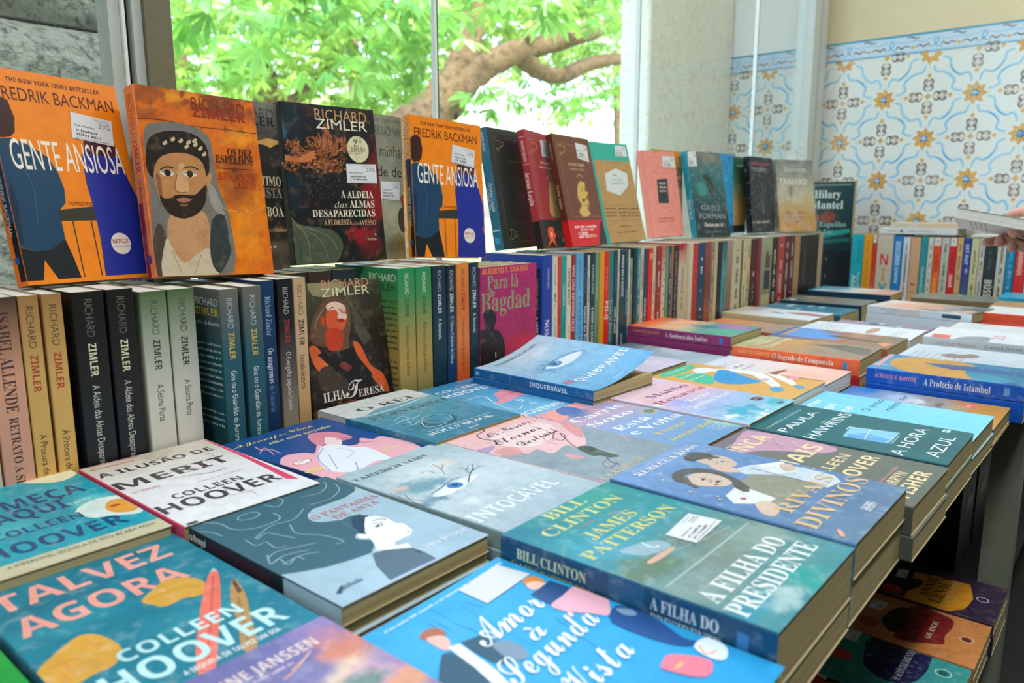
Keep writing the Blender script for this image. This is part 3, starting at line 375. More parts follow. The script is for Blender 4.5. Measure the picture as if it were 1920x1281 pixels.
((0.462,0.633,-0.279,2.5),{'m':'paint2','s':(155.0,234.0,18.0),'bg':('v','#a9c4c9','#c7dadc','#9fb4b8'),'a':[['B','#dcebea',70,53.5,60,40,0.9,0.8,0.3],['B','#6d9fb0',35.6,92.7,48,30,0.8,0.9,0.8],['B','#e9dcc6',100,62.1,20,12,0.8,0.7,0.3],['B','#4d7f92',15.5,125.1,40,14,0.8,0.8,0.7],['B','#e6c9b0',17.8,78.1,14,9,0.7,0.7,0.3],['B','#dfeef0',41.4,158.7,25,20,0.8,0.6,0.3],['P','#e8f1f3',[26.4,114.8,33.7,112.2,43.9,109.4,53.7,107.5,62.2,106.6,70.3,106.5,77.8,107,86.2,108.1,94,109.8,96.3,112.2,89.5,115.6,77.3,119.7,65.6,122.9,55.8,125,46.4,126.2,38.6,126.5,32.5,125.4,27.9,123.4,25,121.2,23.4,119.2,23.4,117]],['E','#3f86c4',58.5,113.7,9,8],['E','#1f4f86',59.5,113.2,4,3.6],['L','#3f5a62',1.4,[72.9,119.1,93.6,103.8,109.8,95.3],1],['L','#3f5a62',0.9,[93.6,103.8,102.2,85.4,97.4,84.2],1],['L','#3f5a62',0.9,[98.7,100.8,118.3,96.3,118.4,101.6],1],['L','#3f5a62',0.8,[106.8,96.5,118,85.5],0],['L','#3f5a62',0.8,[97.8,94.7,113,84.2],0],['L','#4d6a74',0.8,[75.3,84.9,87,65.7,91.1,50.4],1],['L','#4d6a74',0.8,[83.8,71.5,98.7,60.4],0],['L','#4d6a74',0.8,[71.3,74.8,72.9,62.1,61.4,61.9],1],['L','#4a6f80',0.8,[9.2,92.4,1,112.4,1,129.2],1],['L','#4a6f80',0.8,[3.5,76.7,2.1,99.6,9.9,117.8],1],['L','#41606e',1,[24.1,111.8,41.1,108.6,66.3,101.3,82.1,103.2],1],['T','TAHEREH MAFI','R','#4e6b72',2.5,109.3,28.4,8],['T','INTOCÁVEL','B','#e9f4f4',2.5,129.5,194.7,20],['T','LIVRO I','S','#dfeaea',107.8,128,202.5,4]],'sp':[],'c':'#8fa9b0','bk':None,'l':'misty grey blue paperback with an eye and bare trees,flat beside the comic cover','cu':0,'u':[],'nz':0.06}),
((0.618,0.63,-0.279,3),{'m':'paint2','s':(157.0,232.0,20.0),'bg':('v','#e6bcbc','#93a5a8','#82989d'),'a':[['B','#9fb0b4',67.9,177.2,70,60,0.9,0.6,0.3],['B','#7f9299',8.4,143.5,50,30,0.9,0.6,0.3],['P','#f1c4c2',[0.5,7.5,4.8,0.5,153.7,0.5,156.5,3.1,156.5,85,156.2,85.7,144.2,100,128.1,115,113.4,126.9,101.4,134.8,90.8,139.6,83.1,140.6,80.8,135.5,81.6,126.6,79,120.4,68.7,121.3,55.2,124.9,45.5,125.4,44,118.7,46.4,108.9,46.4,102,40.5,101.6,32.2,104.1,26.2,103.8,25.7,96.9,27.6,87.1,26.9,80.3,20.1,79.9,10.7,82.5,3.7,82.5,2,77.6,2.6,70.3,2.8,62.7,0.8,56.4,0.5,55.5]],['P','#f7ded8',[55.8,26,75.6,21.8,99.9,20.2,119.7,21.8,131.4,27.5,138.6,36.3,141.9,45.3,142,53.5,138.2,61.9,130.1,70.1,115.4,79.4,96.4,88.6,79.3,94.4,65.9,95.3,54.4,92.7,45.3,87.3,38.6,78,34.3,65.7,33.8,54.1,37.1,43.4,44.1,33.4]],['P','#e39a94',[156.5,57.5,156.5,85,156.2,85.7,144.2,99.4,128.7,113.2,117.9,120.9,115.2,119.8,117.3,112.6,123.2,101.8,135.6,83.9,151.8,62.5]],['P','#e7a59c',[11.7,66.1,20,65.7,30.4,68.3,37,72.7,37,80,33.3,89.1,28.1,94.8,20.6,94.6,11.6,91,5.8,86.1,4.9,79.3,7.3,71.2]],['P','#b8a0bc',[0.5,49.1,1.5,48.1,9.9,48.5,20.5,51.3,26.6,54.4,24.3,57.8,17.4,61.7,10.7,64.3,5,65.2,0.5,64.9]],['P','#e0a79c',[50.6,134.4,53.7,140,56.9,151,57.7,159.3,53.8,161.8,47.5,161.5,43.6,158.6,44.3,150.5,47.5,139.7]],['L','#d98f8c',1.2,[143.7,1.1,142.5,30.8,120.4,38.2,113.6,70.6,82.7,86.8,74.8,113],1],['L','#e2a4a0',1.4,[139.3,172.2,156,148.6,156,153.1,156,175],1],['T','Os Nossos','C','#47262c',51,134.7,31,14],['T','Eternos','C','#47262c',31.3,121.1,58,16],['T','Destinos','C','#47262c',46.4,122.4,82,14],['L','#3f1f26',1.6,[84.4,1,72,1,65.2,7.4,47.2,10.8,38.8,25.9,44.1,43.3],1],['L','#6f2630',1.2,[126.7,64.2,118,78.4,93.7,92.3,92.3,106.4,109.9,99.9,115.4,88.2,87.7,122.4,81,136.9],1],['L','#3f1f26',1.2,[154.6,1,149.5,11.3,156,18.9,151.2,30.3],1],['P','#4a5a3a',[77.7,137.8,81.3,136.1,85.3,135.9,88.5,137.1,90.6,140.1,91.9,144.6,92.1,150,90.6,156.5,88,163.9,85.8,171.2,84.9,178.9,84.3,186.5,82.9,191.1,79.4,191.1,75.1,188,72,184.3,71.5,180.5,72.2,176,72.1,172.2,69.9,170.2,67,169,65.4,166.6,66.2,162.1,68.4,156.4,70.7,151,72.8,145.9,75.1,141.1]],['P','#2f3f34',[86.8,140.7,90,141.2,92.9,143.4,93.8,146.4,91.1,150.7,86.3,155.7,82.3,158.6,79.9,157.7,78.3,154.7,78.1,151.3,80.1,147.4,83.6,143.2]],['L','#39463a',1,[75.2,177.6,61.7,190.5,56.6,205.3],1],['L','#8a3b40',1,[72,184.3,47.7,189.5,41.8,202.4,60.7,200.6],1],['T','LAURA STEVEN','R','#d6c69c',6.7,94.5,217.9,9],['T','SECRET','B','#e6ecec',56.1,70.6,228.7,4]],'sp':[],'c':'#d9a9a6','bk':None,'l':'grey paperback with a pink swirl and looping dark script,flat in the middle row','cu':0,'u':[],'nz':0.06}),
((0.781,0.624,-0.28,0),{'s':(137.0,236.0,18.0),'bg':('v','#f0a596','#86a9d2','#6d9cc4'),'a':[['B','#5f7fb4',44.4,32.8,35,28,0.6,0.9,0.3],['B','#8fd3b0',141.1,208.4,30,30,0.6,0.9,0.3],['B','#8a9fd6',108.6,46.6,30,35,0.7,0.7,0.3],['P','#f4a79a',[19.8,6.6,42.7,0.5,129.3,0.5,130,2,127.6,7.9,120.3,14.7,110.6,19.4,98.3,19.4,83.5,17.3,68.5,17.6,53.8,23.5,38.9,31.9,25.1,38.2,10.9,41.4,0.5,42.2,0.5,21.9,3.7,17.5]],['P','#5a7ab2',[43,4.3,51.8,1.5,61.8,1.5,69,3.9,72,10.1,72.2,18.8,70,26.3,64.9,31.9,57.3,36.3,49.7,38.4,41.4,37.5,33,34.1,28.6,29.1,30.3,21,36.1,11.3]],['T','Carrie','R','#eaf2f6',10.2,126.6,64.2,17],['T','Soto','R','#eaf2f6',9.4,107.9,92.4,16],['T','Está','R','#eaf2f6',15.8,95.1,127,16],['T','e Volta','R','#eaf2f6',13.7,134.5,151,16],['E','#d9c35c',122.6,105.6,13,10],['E','#6d8a7c',122.6,105.6,10.5,8],['T','Taylor','R','#dccb58',29.9,107.1,172.6,9],['T','Jenkins Reid','R','#dccb58',19.7,134.5,198.2,9],['M','#dfeef0',100,135,205,2,4,5]],'sp':[],'c':'#7f9fd0','bk':None,'l':'blue and coral paperback with white swash lettering and a round gold seal','cu':0,'u':[],'nz':0.06}),
((0.921,0.617,-0.277,0),{'m':'paint2','s':(157.0,236.0,21.0),'bg':('v','#e3d5e4','#efc6cc','#a9c0e6','#8fd0d8'),'a':[['B','#f2b5b0',144.1,89.9,40,30,0.8,0.9,0.3],['B','#9fb0e4',43.8,117.6,35,30,0.8,0.8,0.3],['B','#e6dbe9',79.2,13.2,40,45,0.8,0.8,0.3],['B','#3fb0c6',54.2,200.8,50,28,0.6,0.95,0.8],['B','#e6f3f5',55.2,235.7,30,14,0.5,0.9,0.9],['B','#49b8c8',133.6,215.5,30,18,0.6,0.9,0.7],['B','#eef7f7',19.9,199.9,22,8,0.4,0.9,0.9],['B','#f0f7f6',8.2,98.8,14,5,0.4,0.9,0.9],['B','#2c9cb6',87.8,199.6,20,10,0.6,0.8,0.3],['T','Malibu','R','#6b4c78',32.6,148.3,74.1,14],['T','Renasce','R','#a8434e',9.4,154.5,100.4,14],['T','Taylor','R','#f4e9f0',53.2,122.3,124.2,10],['T','Jenkins Reid','R','#f4e9f0',23,142,145.8,11],['E','#5c3a44',132.7,189.8,13,9],['O','#c9b0a0',132.7,189.8,11,7.4,0.8],['M','#d9c9b6',121.2,142,190,3,1,0],['M','#7f7688',20,130,16,2.2,1,0],['M','#7f7688',60,130,26,2.2,2,5],['P','#5a6a70',[128,220,142,220,142,228,128,228]]],'sp':[],'c':'#dccfe0','bk':None,'l':'pastel sunset and wave paperback with plum serif lettering,middle row','cu':0,'u':[('#cbb98f',0.021)],'nz':0.06}),
((1.085,0.624,-0.279,0),{'s':(152.0,234.0,21.0),'bg':'#e3b05f','a':[['P','#4fc79c',[18.1,9.4,27.9,4.5,39.8,0.5,116.2,0.5,117.7,0.7,128.7,2.2,135.7,4.5,138,7.7,136.5,11.6,131.1,15.4,122,19.3,109.1,23,92.5,25.3,68.5,25.5,41,24.2,21,21.8,13.4,18.3,13.4,13.9]],['M','#d9f4e6',40.2,109.2,12.2,3.5,1,0],['P','#4fc79c',[29.9,30.2,37.9,28.3,48.1,29.9,57.4,32.7,65.2,35.9,72.3,40.2,77.3,45.5,80,52.1,80.7,59.6,79,66.9,74.5,73.9,67.7,80.7,59.3,86.8,48.1,92.6,35.3,97.8,25.1,100.7,19.1,100.9,15.5,98.8,14,93.7,14.9,84.3,17.8,71.8,20.9,59.9,23.1,48.5,25.4,37.6]],['M','#e6f8ee',23.2,69.2,45.4,4,1,0],['M','#e6f8ee',20.5,67.6,64.6,4,1,0],['P','#f0f2ee',[95.9,28.6,103.3,26.8,111,26.9,117.5,28.1,122.2,30.6,125.5,34.3,128,38,129.9,41.5,130.8,45,130.1,48.4,127.7,51.8,123.6,55.1,117.6,57.3,108.5,58,97.6,57.6,88.6,56.2,82.4,53.6,78.2,49.9,77.3,45.5,81.2,39.7,88.4,33.2]],['P','#f2f3ef',[125.7,50.4,151.5,74.8,151.5,130,128.6,152.6,91,181.3,55.9,200.1,49.7,194.1,82.8,164.5,125.6,120.8,126.9,86.4,107.7,60.2]],['P','#f2f3ef',[151.5,136,151.5,158.6,149.1,162.4,128.8,190.1,98.9,206.5,92.5,200.5,111.1,182.4,145.8,139.9]],['P','#3f9fd8',[78.7,76.5,95.3,70.5,113.8,64.8,127.5,62.5,133.2,65,134.1,70.7,132.7,77.6,129,85.4,123,94.2,117.1,103,112.1,111.1,107.2,119.1,102.1,127.4,97.5,138,92.8,148.8,85.7,154.7,74.1,152.5,60.2,145.5,48.9,137.7,41.7,130.1,37.2,121.9,35.4,114,36.6,106.9,40.7,100.3,46.9,93.9,55.4,87.7,66.1,81.9]],['L','#2b6a9a',0.8,[74,81.7,101,97.6,83.3,146.9],1],['L','#2b6a9a',0.8,[44.6,100.9,84.8,101.5,52.8,136],1],['L','#2b6a9a',0.7,[120.8,76.5,46.5,121],0],['P','#58a8cc',[54.2,181.3,60.9,182.3,67.7,185.3,71.1,188.8,69.4,193.2,64.4,198.3,58,202,49.4,203.8,39.5,204.3,32.9,203.2,31.7,199.9,33.7,195.1,37.2,190.6,41.9,186.6,48,183]],['P','#58a8cc',[94.6,202.5,98,203.6,100.2,207.4,100.4,211.5,98.1,216,93.8,220.8,89.5,223.6,84.4,223,79.1,220.4,77.2,217,81.2,211.9,88.6,205.9]],['E','#eea2b4',146.2,182.4,14,9],['M','#9a4f68',95,118,150,2,3,4],['L','#c08a3c',0.7,[126.6,102.1,105.7,149.7,45.3,206.7],1]],'sp':[],'c':'#e9ecec','bk':None,'l':'mustard paperback with a white figure in a blue dress,behind the wave cover','cu':0,'u':[],'nz':0.06}),
((1.244,0.626,-0.289,0),{'s':(149.0,230.0,24.0),'bg':('v','#dbe6ea','#e9e0d8','#f0c2a8'),'a':[['B','#dfeaee',67,37.9,50,40,0.8,0.8,0.3],['B','#f2bfa2',69.3,167.6,50,60,0.8,0.8,0.3],['P','#a35d49',[14.6,99.1,28.1,105.3,27.3,120.3,62.7,125.7,82.7,133,84,141.2,59.2,137.4,36.3,138.3,42.8,159.7,42.9,191.3,43,220.6,25.1,208.5,11.9,169.7,11.2,126.1]],['L','#a35d49',1.6,[37.3,127.4,67.1,131.3,95.7,133.9],1],['T','Vida','Z','#a8584c',2.5,82.4,61.4,9],['M','#a8584c',2.5,90.3,76.8,4,1,0],['M','#b08f88',15,100,30,2.5,3,6]],'sp':[],'c':'#dfe6e8','bk':None,'l':'white and peach paperback with a rust coloured branch,flat in front of the orange spine','cu':0,'u':[],'nz':0.06}),
((1.398,0.622,-0.27,1.5),{'m':'paint','s':(155.0,235.0,30.0),'bg':('v','#b8c08c','#d2a36c','#b09a80','#a58f78'),'a':[['B','#c3cf98',84,7.1,40,40,0.6,0.9,0.3],['B','#d9ad62',132.8,90.5,45,30,0.7,0.9,0.3],['B','#e0b774',153.4,59.2,30,12,0.7,0.7,0.3],['L','#a87f48',1,[117.1,86.4,154,92,124.1,122.5,87.2,115.6,102.3,97.4],1],['L','#c49a5c',0.9,[120.8,76.7,154,85.2,133.8,133.6],1],['P','#7b7668',[106.9,124,112.8,126.2,119.9,133.2,125.7,141.3,129.5,149.5,132,158.8,133.7,169,135,180.9,135.3,193.8,133.5,204.9,129.8,213.7,124,220.7,113.4,225.8,92.4,229.8,66.7,231.9,51,228.9,53.8,217.6,66.7,201.3,78.6,185.7,86,172.7,92.6,160.5,97.9,149.5,101.3,138.6,103.6,128.9]],['L','#8f7a66',1,[34.6,19.8,45.3,89,35.4,180.6,31.4,234],1],['L','#8f7a66',0.8,[17.4,14.1,17.9,79.1,2.1,172.3],1],['T','O Segredo de','Z','#f2efdc',32.4,152.5,38.6,10],['T','Compostela','Z','#f2efdc',23.6,152.5,63.1,10],['P','#8fb4dc',[154.5,208.1,154.5,213.2,150.1,212.4]]],'sp':[['T','ALBERTO S. SANTOS','B','#f7b26a',11,74,0.72,6],['T','O Segredo de Compostela','R','#fdf3ea',79,190,0.66,9.5],['R','#2f8fd8',207,214,0.15,0.8]],'c':'#fb7040','bk':None,'l':'thick paperback with an orange spine and sandy path cover,middle row','cu':0,'u':[('#c22430',0.024)],'nz':0.06}),
((1.56,0.618,-0.271,0),{'m':'paint','s':(155.0,236.0,28.0),'bg':('v','#2f78b8','#b98a6c','#8f7f68'),'a':[['B','#2a72b8',100.7,-34.4,30,30,0.5,1,0.3],['P','#6fa9e6',[154.5,11,154.5,50.7,128.1,80.1,101,123.9,43.5,126.8,29.6,74.3,33.3,23.4]],['B','#5f9fe0',89.6,53.1,40,30,0.6,0.8,0.3],['P','#d9a27c',[135.5,7.7,135.5,18.2,33.3,23.4,26.9,15.7]],['P','#6f6a5c',[78.3,96.5,85.9,97.1,94.6,104.2,99.5,112.8,98,120.6,92.6,130,86.8,143.4,81.3,166,75.4,192.6,69.7,209.9,63.8,211.7,58.1,204.2,55.4,192.6,57.5,176.6,62.5,156.6,67.5,138,70.8,121,74,105.6]],['B','#c98f6c',122.4,149.8,40,20,0.6,0.9,0.3],['P','#f0a078',[50,202.9,69.7,209.9,59,230.1,19.8,223.1]]],'sp':[],'c':'#c07a4c','bk':None,'l':'sandy brown paperback with a bright blue sky patch,flat just behind the path cover','cu':0,'u':[],'nz':0.06}),
((1.72,0.616,-0.276,1),{'s':(157.0,236.0,20.0),'bg':('v','#e9f2f4','#e6f0f2'),'a':[['E','#cf9f86',79.4,142.5,46,11],['B','#c08c74',84.8,137.3,24,6,0.5,0.8,0.3],['M','#9aa8b0',15,140,14,4,7,11],['M','#a8b4ba',20,120,190,3,3,8]],'sp':[],'c':'#dfe8ea','bk':None,'l':'white paperback with grey handwriting and a tan oval,flat in the far middle','cu':0,'u':[],'nz':0.06}),
((1.88,0.612,-0.29,0),{'s':(152.0,215.0,20.0),'bg':('v','#b9a3b4','#8f93a0','#9a8ca4'),'a':[['B','#5f666e',122.2,85.2,40,14,0.5,0.9,0.3],['B','#e6ecf0',153.4,98.7,22,8,0.3,1,0.3],['B','#b48aa8',144.2,159,40,20,0.6,0.9,0.3],['B','#d5c9d6',152.2,47.8,25,14,0.5,0.8,0.3],['B','#e0e6ea',113.8,145.3,15,5,0.3,0.9,0.3]],'sp':[],'c':'#8a7f90','bk':None,'l':'mauve and grey paperback,flat half under the pale spined hand cover','cu':0,'u':[],'nz':0.06}),
((2.1,0.572,-0.256,-8),{'s':(162.0,245.0,20.0),'bg':('v','#e0dcd2','#e9b795','#a8a090','#5f6f70'),'a':[['B','#e8e4da',127.6,35.1,40,40,0.6,0.9,0.3],['B','#efb596',54.1,64.2,80,25,0.6,0.95,0.6],['B','#e2a184',74.8,147.2,50,20,0.6,0.9,0.7],['B','#54676a',110.7,219.3,45,40,0.6,0.95,0.3],['B','#8f93ac',90.2,171.2,25,25,0.6,0.8,0.3],['P','#6a6f62',[25.6,121.1,28.8,123.1,29.3,131.9,27.4,141.8,22.1,153,14.4,165.4,8,172.9,3.2,173.2,0.5,169.8,0.5,160.1,6.9,147.7,17.6,131]],['B','#f0b292',44.5,224,40,14,0.5,0.9,0.3],['B','#eac3a6',7.1,204.1,50,12,0.5,0.9,0.3],['B','#c9c6b0',139.4,197.5,25,8,0.6,0.7,0.3],['M','#aebcba',106.4,137.6,238.8,5,1,0]],'sp':[['T','CARLA','S','#8f9aa4',50,75,0.32,6],['T','PALOMBO','S','#8f9aa4',36,80,0.68,6],['R','#d9d6cc',80,130,0.05,0.95],['R','#1f5a62',180,222,0.3,0.75]],'c':'#dbe8ee','bk':None,'l':'paperback with a pale blue spine and blurred hands cover,set askew far back','cu':0,'u':[],'nz':0.06}),
((2.505,0.562,-0.272,3),{'s':(158.0,236.0,20.0),'bg':('v','#8a9488','#6f7a70'),'a':[['B','#a9b0a0',-1,57.4,60,12,0.6,0.8,0.3],['B','#c9cfc6',157.6,109.9,40,8,0.5,0.7,0.3],['B','#a38652',132.1,198.8,30,30,0.6,0.9,0.3]],'sp':[],'c':'#7a6a48','bk':None,'l':'glossy grey green paperback,flat at the far end before the tile side spines','cu':0,'u':[],'nz':0.06}),
((2.335,0.59,-0.288,0),{'s':(155.0,234.0,18.0),'bg':('v','#8f9a92','#7a857c'),'a':[],'sp':[],'c':'#8f8a70','bk':None,'l':'dull green paperback,flat behind the pale spined hand cover','cu':0,'u':[],'nz':0.06}),
((0.137,0.425,-0.285,0),{'m':'paint2','s':(156.0,234.0,20.0),'bg':('v','#6f6fa6','#8f7fa8','#c99a98'),'a':[['B','#e08a62',140.1,37,22,45,0.6,0.9,0.6],['B','#e49a6e',153.9,67.1,30,20,0.6,0.9,0.6],['B','#f0dcb8',131.3,75.6,32,26,0.6,0.95,0.3],['B','#d98fae',146,83.8,40,30,0.7,0.7,0.3],['B','#7a86b4',164.8,73.3,30,30,0.7,0.7,0.3],['B','#5f8a7c',123,82.3,25,14,0.5,0.9,0.3],['B','#9a86ba',142.2,10.7,30,30,0.8,0.7,0.3],['B','#e3a05c',149.9,100.7,25,16,0.6,0.8,0.3],['T','ANNE JANSSEN','B','#e9d3ca',54.8,134.5,27.5,11],['M','#dcc9d2',82.5,109.6,34.2,3,1,0],['L','#e8a07c',1.4,[96,44.3,110.7,38.7,123.5,31.1],1],['L','#e9c9b8',0.8,[104.7,39.4,118,34.4,125.5,30],1]],'sp':[],'c':'#6f6fa6','bk':None,'l':'violet and orange paperback with a glowing moon,flat at the bottom edge','cu':0,'u':[],'nz':0.06}),
((0.298,0.392,-0.2925,0.3),{'s':(146.0,240.0,24.0),'bg':('v','#2fa9e0','#2a9fd8'),'a':[['B','#4fb8e6',36.3,42.7,60,40,0.9,0.4,0.3],['L','#1c86bf',0.7,[75,25.6,70.8,61.4,69.3,100.4],0],['L','#1c86bf',0.7,[58.6,10.1,56.1,41.8,56.8,52.3],0],['L','#1c86bf',0.9,[48.4,22.6,48.2,42],0],['L','#1c86bf',0.9,[44,23.3,43.9,42.5],0],['L','#1c86bf',0.9,[80.8,24,83.9,40.5],0],['L','#1c86bf',0.7,[104.6,90.1,94.1,130.1,87.5,149.5],0],['L','#1c86bf',0.7,[57.7,49.6,55,100.5],0],['M','#dff0f8',16.6,141.3,9.3,2.6,1,0],['P','#b2673c',[28.2,31.2,30.7,29.6,34.2,28.5,37.4,28.2,40.2,29.2,42.8,31.2,44.4,33.5,44.5,36.7,43.7,40.3,42.6,42.9,41.4,43.9,39.9,44,38.4,43.4,37.2,41.5,36,38.8,34.6,36.9,32.5,36.9,30.1,37.7,28.4,37.7,27.6,35.9,27.4,33.3]],['P','#eabca8',[29.1,37,30.9,36,33.3,36.7,35.4,37.9,37.2,39.2,38.8,40.9,39.6,43,39.7,45.6,39.1,48.5,37.9,51.2,35.6,54,32.7,56.6,30.3,57.8,28.8,57,27.8,54.9,27.3,51.7,27.4,46.9,28,41.1]],['P','#eef3f6',[31.8,55.4,40.1,58.2,33.4,97.6,27.2,114.8,20.7,107.1,27.7,77.8]],['P','#2b5262',[41.3,57.9,55.7,62.3,58.8,80.6,43.7,100.2,38.1,90.2,38.9,74.3]],['P','#7d93a4',[52.9,75.4,56.3,75.7,60.3,78.5,63.1,82.1,63.9,86.4,63.5,91.5,62.7,95.9,61.5,99.3,59.8,102.1,57.8,103.9,55.4,104.5,52.7,104,50.6,102.5,49,99.8,47.9,96.1,47.7,91.8,48.7,85.9,50.6,79.4]],['P','#2b5262',[0.5,77.5,12.8,66.4,23.6,57.7,29.5,60.3,27,83.5,20.7,107.1,0.5,82.8]],['P','#e58a2c',[128.4,41.1,131.1,40.4,134.5,40.4,137.2,41.1,138.9,42.9,139.9,45.5,140.1,48.4,139.2,52.2,137.6,56.2,135.8,58.4,134.1,57.5,132.3,54.8,130.6,52.1,128.7,50.2,126.9,48.3,125.8,46.5,125.9,44.4,126.8,42.5]],['P','#efc3b0',[127,45.5,129.3,45.7,132,47.2,134.1,49.3,135.5,52.2,136.3,55.5,136.3,58,135.1,59.3,133.1,59.7,130.8,59.4,127.9,58.4,124.8,56.6,122.9,54.5,123.3,51.3,125,47.7]],['P','#1d4a7e',[117.3,58,141.3,57.9,142.8,80.6,115.3,80.3]],['P','#eab0be',[114.4,79.2,118.3,78,124,78.1,129.8,78.4,135.6,77.8,141.4,77.3,145.5,78.5,145.5,108.6,143.3,110.9,135.7,117,129.6,120.1,126.6,118.4,125.1,113.8,123.4,108.6,120.5,103.5,117.4,97.9,115.1,92.6,113.7,87.5,113.1,82.7]],['P','#f0c9c0',[116.2,91.8,116.6,93.4,116.2,96.7,115.5,99.1,113.7,100,111.6,100,110.6,99.3,111.9,96.8,114.4,93.5]],['P','#1f4f8c',[122.9,126.2,128.3,120.5,135.8,117.8,141.7,117.7,144.3,120.8,145.4,126.4,145.5,127.9,145.5,144.3,144.4,149.9,141.7,157.8,138.2,166.4,135.8,173.6,136,178.8,137.3,182.7,137.4,184.9,135,185.1,131.5,183.6,128.4,180.5,126.1,176,124.3,169.9,123,162,121.9,150.3,121.4,136.7]],['P','#7f9fb8',[138.8,119.5,140.7,121.8,142.8,126.2,143.9,130.1,143.3,132.9,141.6,135.2,139.9,136,138.1,134.5,136.3,131.6,135.4,128.5,135.9,124.9,137.2,121.1]],['P','#f07f92',[102.1,176.7,106,175.6,110.9,174.9,115.4,176.9,119.7,183.5,123.5,192.8,124.4,200,120.3,204,113.3,205.9,107.3,204.7,103.5,198.4,100.6,188.9,99,181.4,98.8,178.3,99.9,177.3]],['L','#f6c46a',2,[104.1,185.9,112,186.8],0],['P','#dff0f4',[130.2,185.5,133.3,184.1,137.1,184.1,140.5,184.8,143.3,186,145.5,187.8,145.5,196.7,144.4,199.4,141.9,203.2,138.2,205.6,133.8,207,130.3,207.1,128.2,205.5,126.9,202.5,126.5,199,126.9,194.4,128.2,189.3]],['L','#f2b09a',2,[134.1,186.5,128.9,194.9,135.4,199],1],['T','Amor','C','#f4fafc',47.5,114.4,76,28],['T','à','C','#f4fafc',73.4,88.2,97.9,20],['T','Segunda','C','#f4fafc',29,121.4,119,26],['T','Vista','C','#f4fafc',46.3,105.7,157,24],['K',[89.5,9.7,135.3,8.7,139.9,39.4,88.7,39.9]]],'sp':[],'c':'#2a9fd8','bk':None,'l':'bright blue paperback with white script and a boy in a dark jacket','cu':0.006,'u':[('#2a6f9f',0.022)],'nz':0.06}),
((0.446,0.391,-0.267,0.4),{'m':'paint2','s':(160.0,232.0,43.0),'bg':('v','#0d8a7e','#1f8f96','#6f8f86','#3f8f96'),'a':[['B','#0a6f86',9.4,14.3,40,30,0.8,0.8,0.6],['B','#1f9a80',113.2,-0.5,40,40,0.8,0.7,0.6],['B','#3a9fb0',42.8,77.7,60,25,0.8,0.7,0.7],['B','#5f7a58',26.2,123.8,45,22,0.6,0.9,0.8],['B','#6f7f74',98.8,120.4,40,25,0.6,0.9,0.8],['B','#7a8a7e',86.4,153.5,60,35,0.7,0.7,0.3],['B','#8fa698',137.9,166.9,50,25,0.8,0.7,0.8],['B','#b5cfca',49.6,217.5,30,16,0.8,0.7,0.9],['B','#8a9f98',31.6,170.8,45,30,0.7,0.7,0.3],['B','#1f9f94',83.6,220.8,22,22,0.6,0.9,0.8],['B','#2a8fa4',19.6,206.9,35,14,0.6,0.8,0.3],['P','#8fb0b8',[35.4,91.7,41.1,91.3,50.1,93.5,58.2,96.2,64.6,99,70.1,102.3,73.7,105.9,74.8,110.3,73.9,115,71.5,118.1,67.1,118.6,61.2,117.6,55.5,116.1,50.3,114.8,45.2,113,41.2,109.9,37.5,103.9,34.9,96.5]],['P','#dba98c',[34.1,117.6,38.8,117.3,45.6,117.5,52.3,117.8,59.1,118.3,65.9,118.9,70.4,119.6,71.8,120.6,70.9,121.8,68.1,122.7,62.5,123.3,54.9,123.7,48,123.7,42.3,123.2,37.1,122.4,33.6,121.3,32,120,32.1,118.6]],['L','#e6e9ea',1.5,[60.9,96.5,58.9,108.7,65.3,110.6],1],['L','#a3bdb6',1.8,[7.4,147.7,72.4,147.9,154.4,147.2],0],['L','#8fa9a2',1,[61.6,123.5,99.1,133.2,135.6,138.4],0],['L','#5f6f60',1,[96.9,112,79.1,121.4],0],['L','#5f6f60',1,[103.6,119.9,79.6,133.7],0],['L','#c0603c',1,[53.8,42.1,73.6,42.7],0],['L','#c0603c',1,[90.1,45.1,103.6,46.9],0],['T','BILL','R','#d2cf6e',50.5,105.5,15.3,13.5],['T','CLINTON','R','#d2cf6e',21.5,133.7,36,13.5],['T','JAMES','R','#d2cf6e',40.4,111.1,65,13.5],['T','PATTERSON','R','#d2cf6e',9.1,143.7,85.1,13.5],['T','A FILHA DO','R','#e9f0ea',9.2,138.1,186.4,17],['T','PRESIDENTE','R','#e9f0ea',4.6,144.7,209.1,17],['K',[85,105.3,137.8,99,141.5,128.7,87.1,132.2]]],'sp':[['R','#1a5f86',105,135,0,1],['T','BILL CLINTON','R','#dfe8b8',17,85,0.74,8.5],['T','JAMES PATTERSON','R','#cdbf5c',10,92,0.46,8.5],['T','A FILHA DO','R','#e6eef0',140,192,0.74,9],['T','PRESIDENTE','R','#e6eef0',140,194,0.46,9],['R','#3f86c0',205,213,0.35,0.8]],'c':'#0d4f74','bk':None,'l':'thick green paperback with gold author lettering and a white price sticker,front row','cu':0,'u':[('#0d4f74',0.028)],'nz':0.06}),
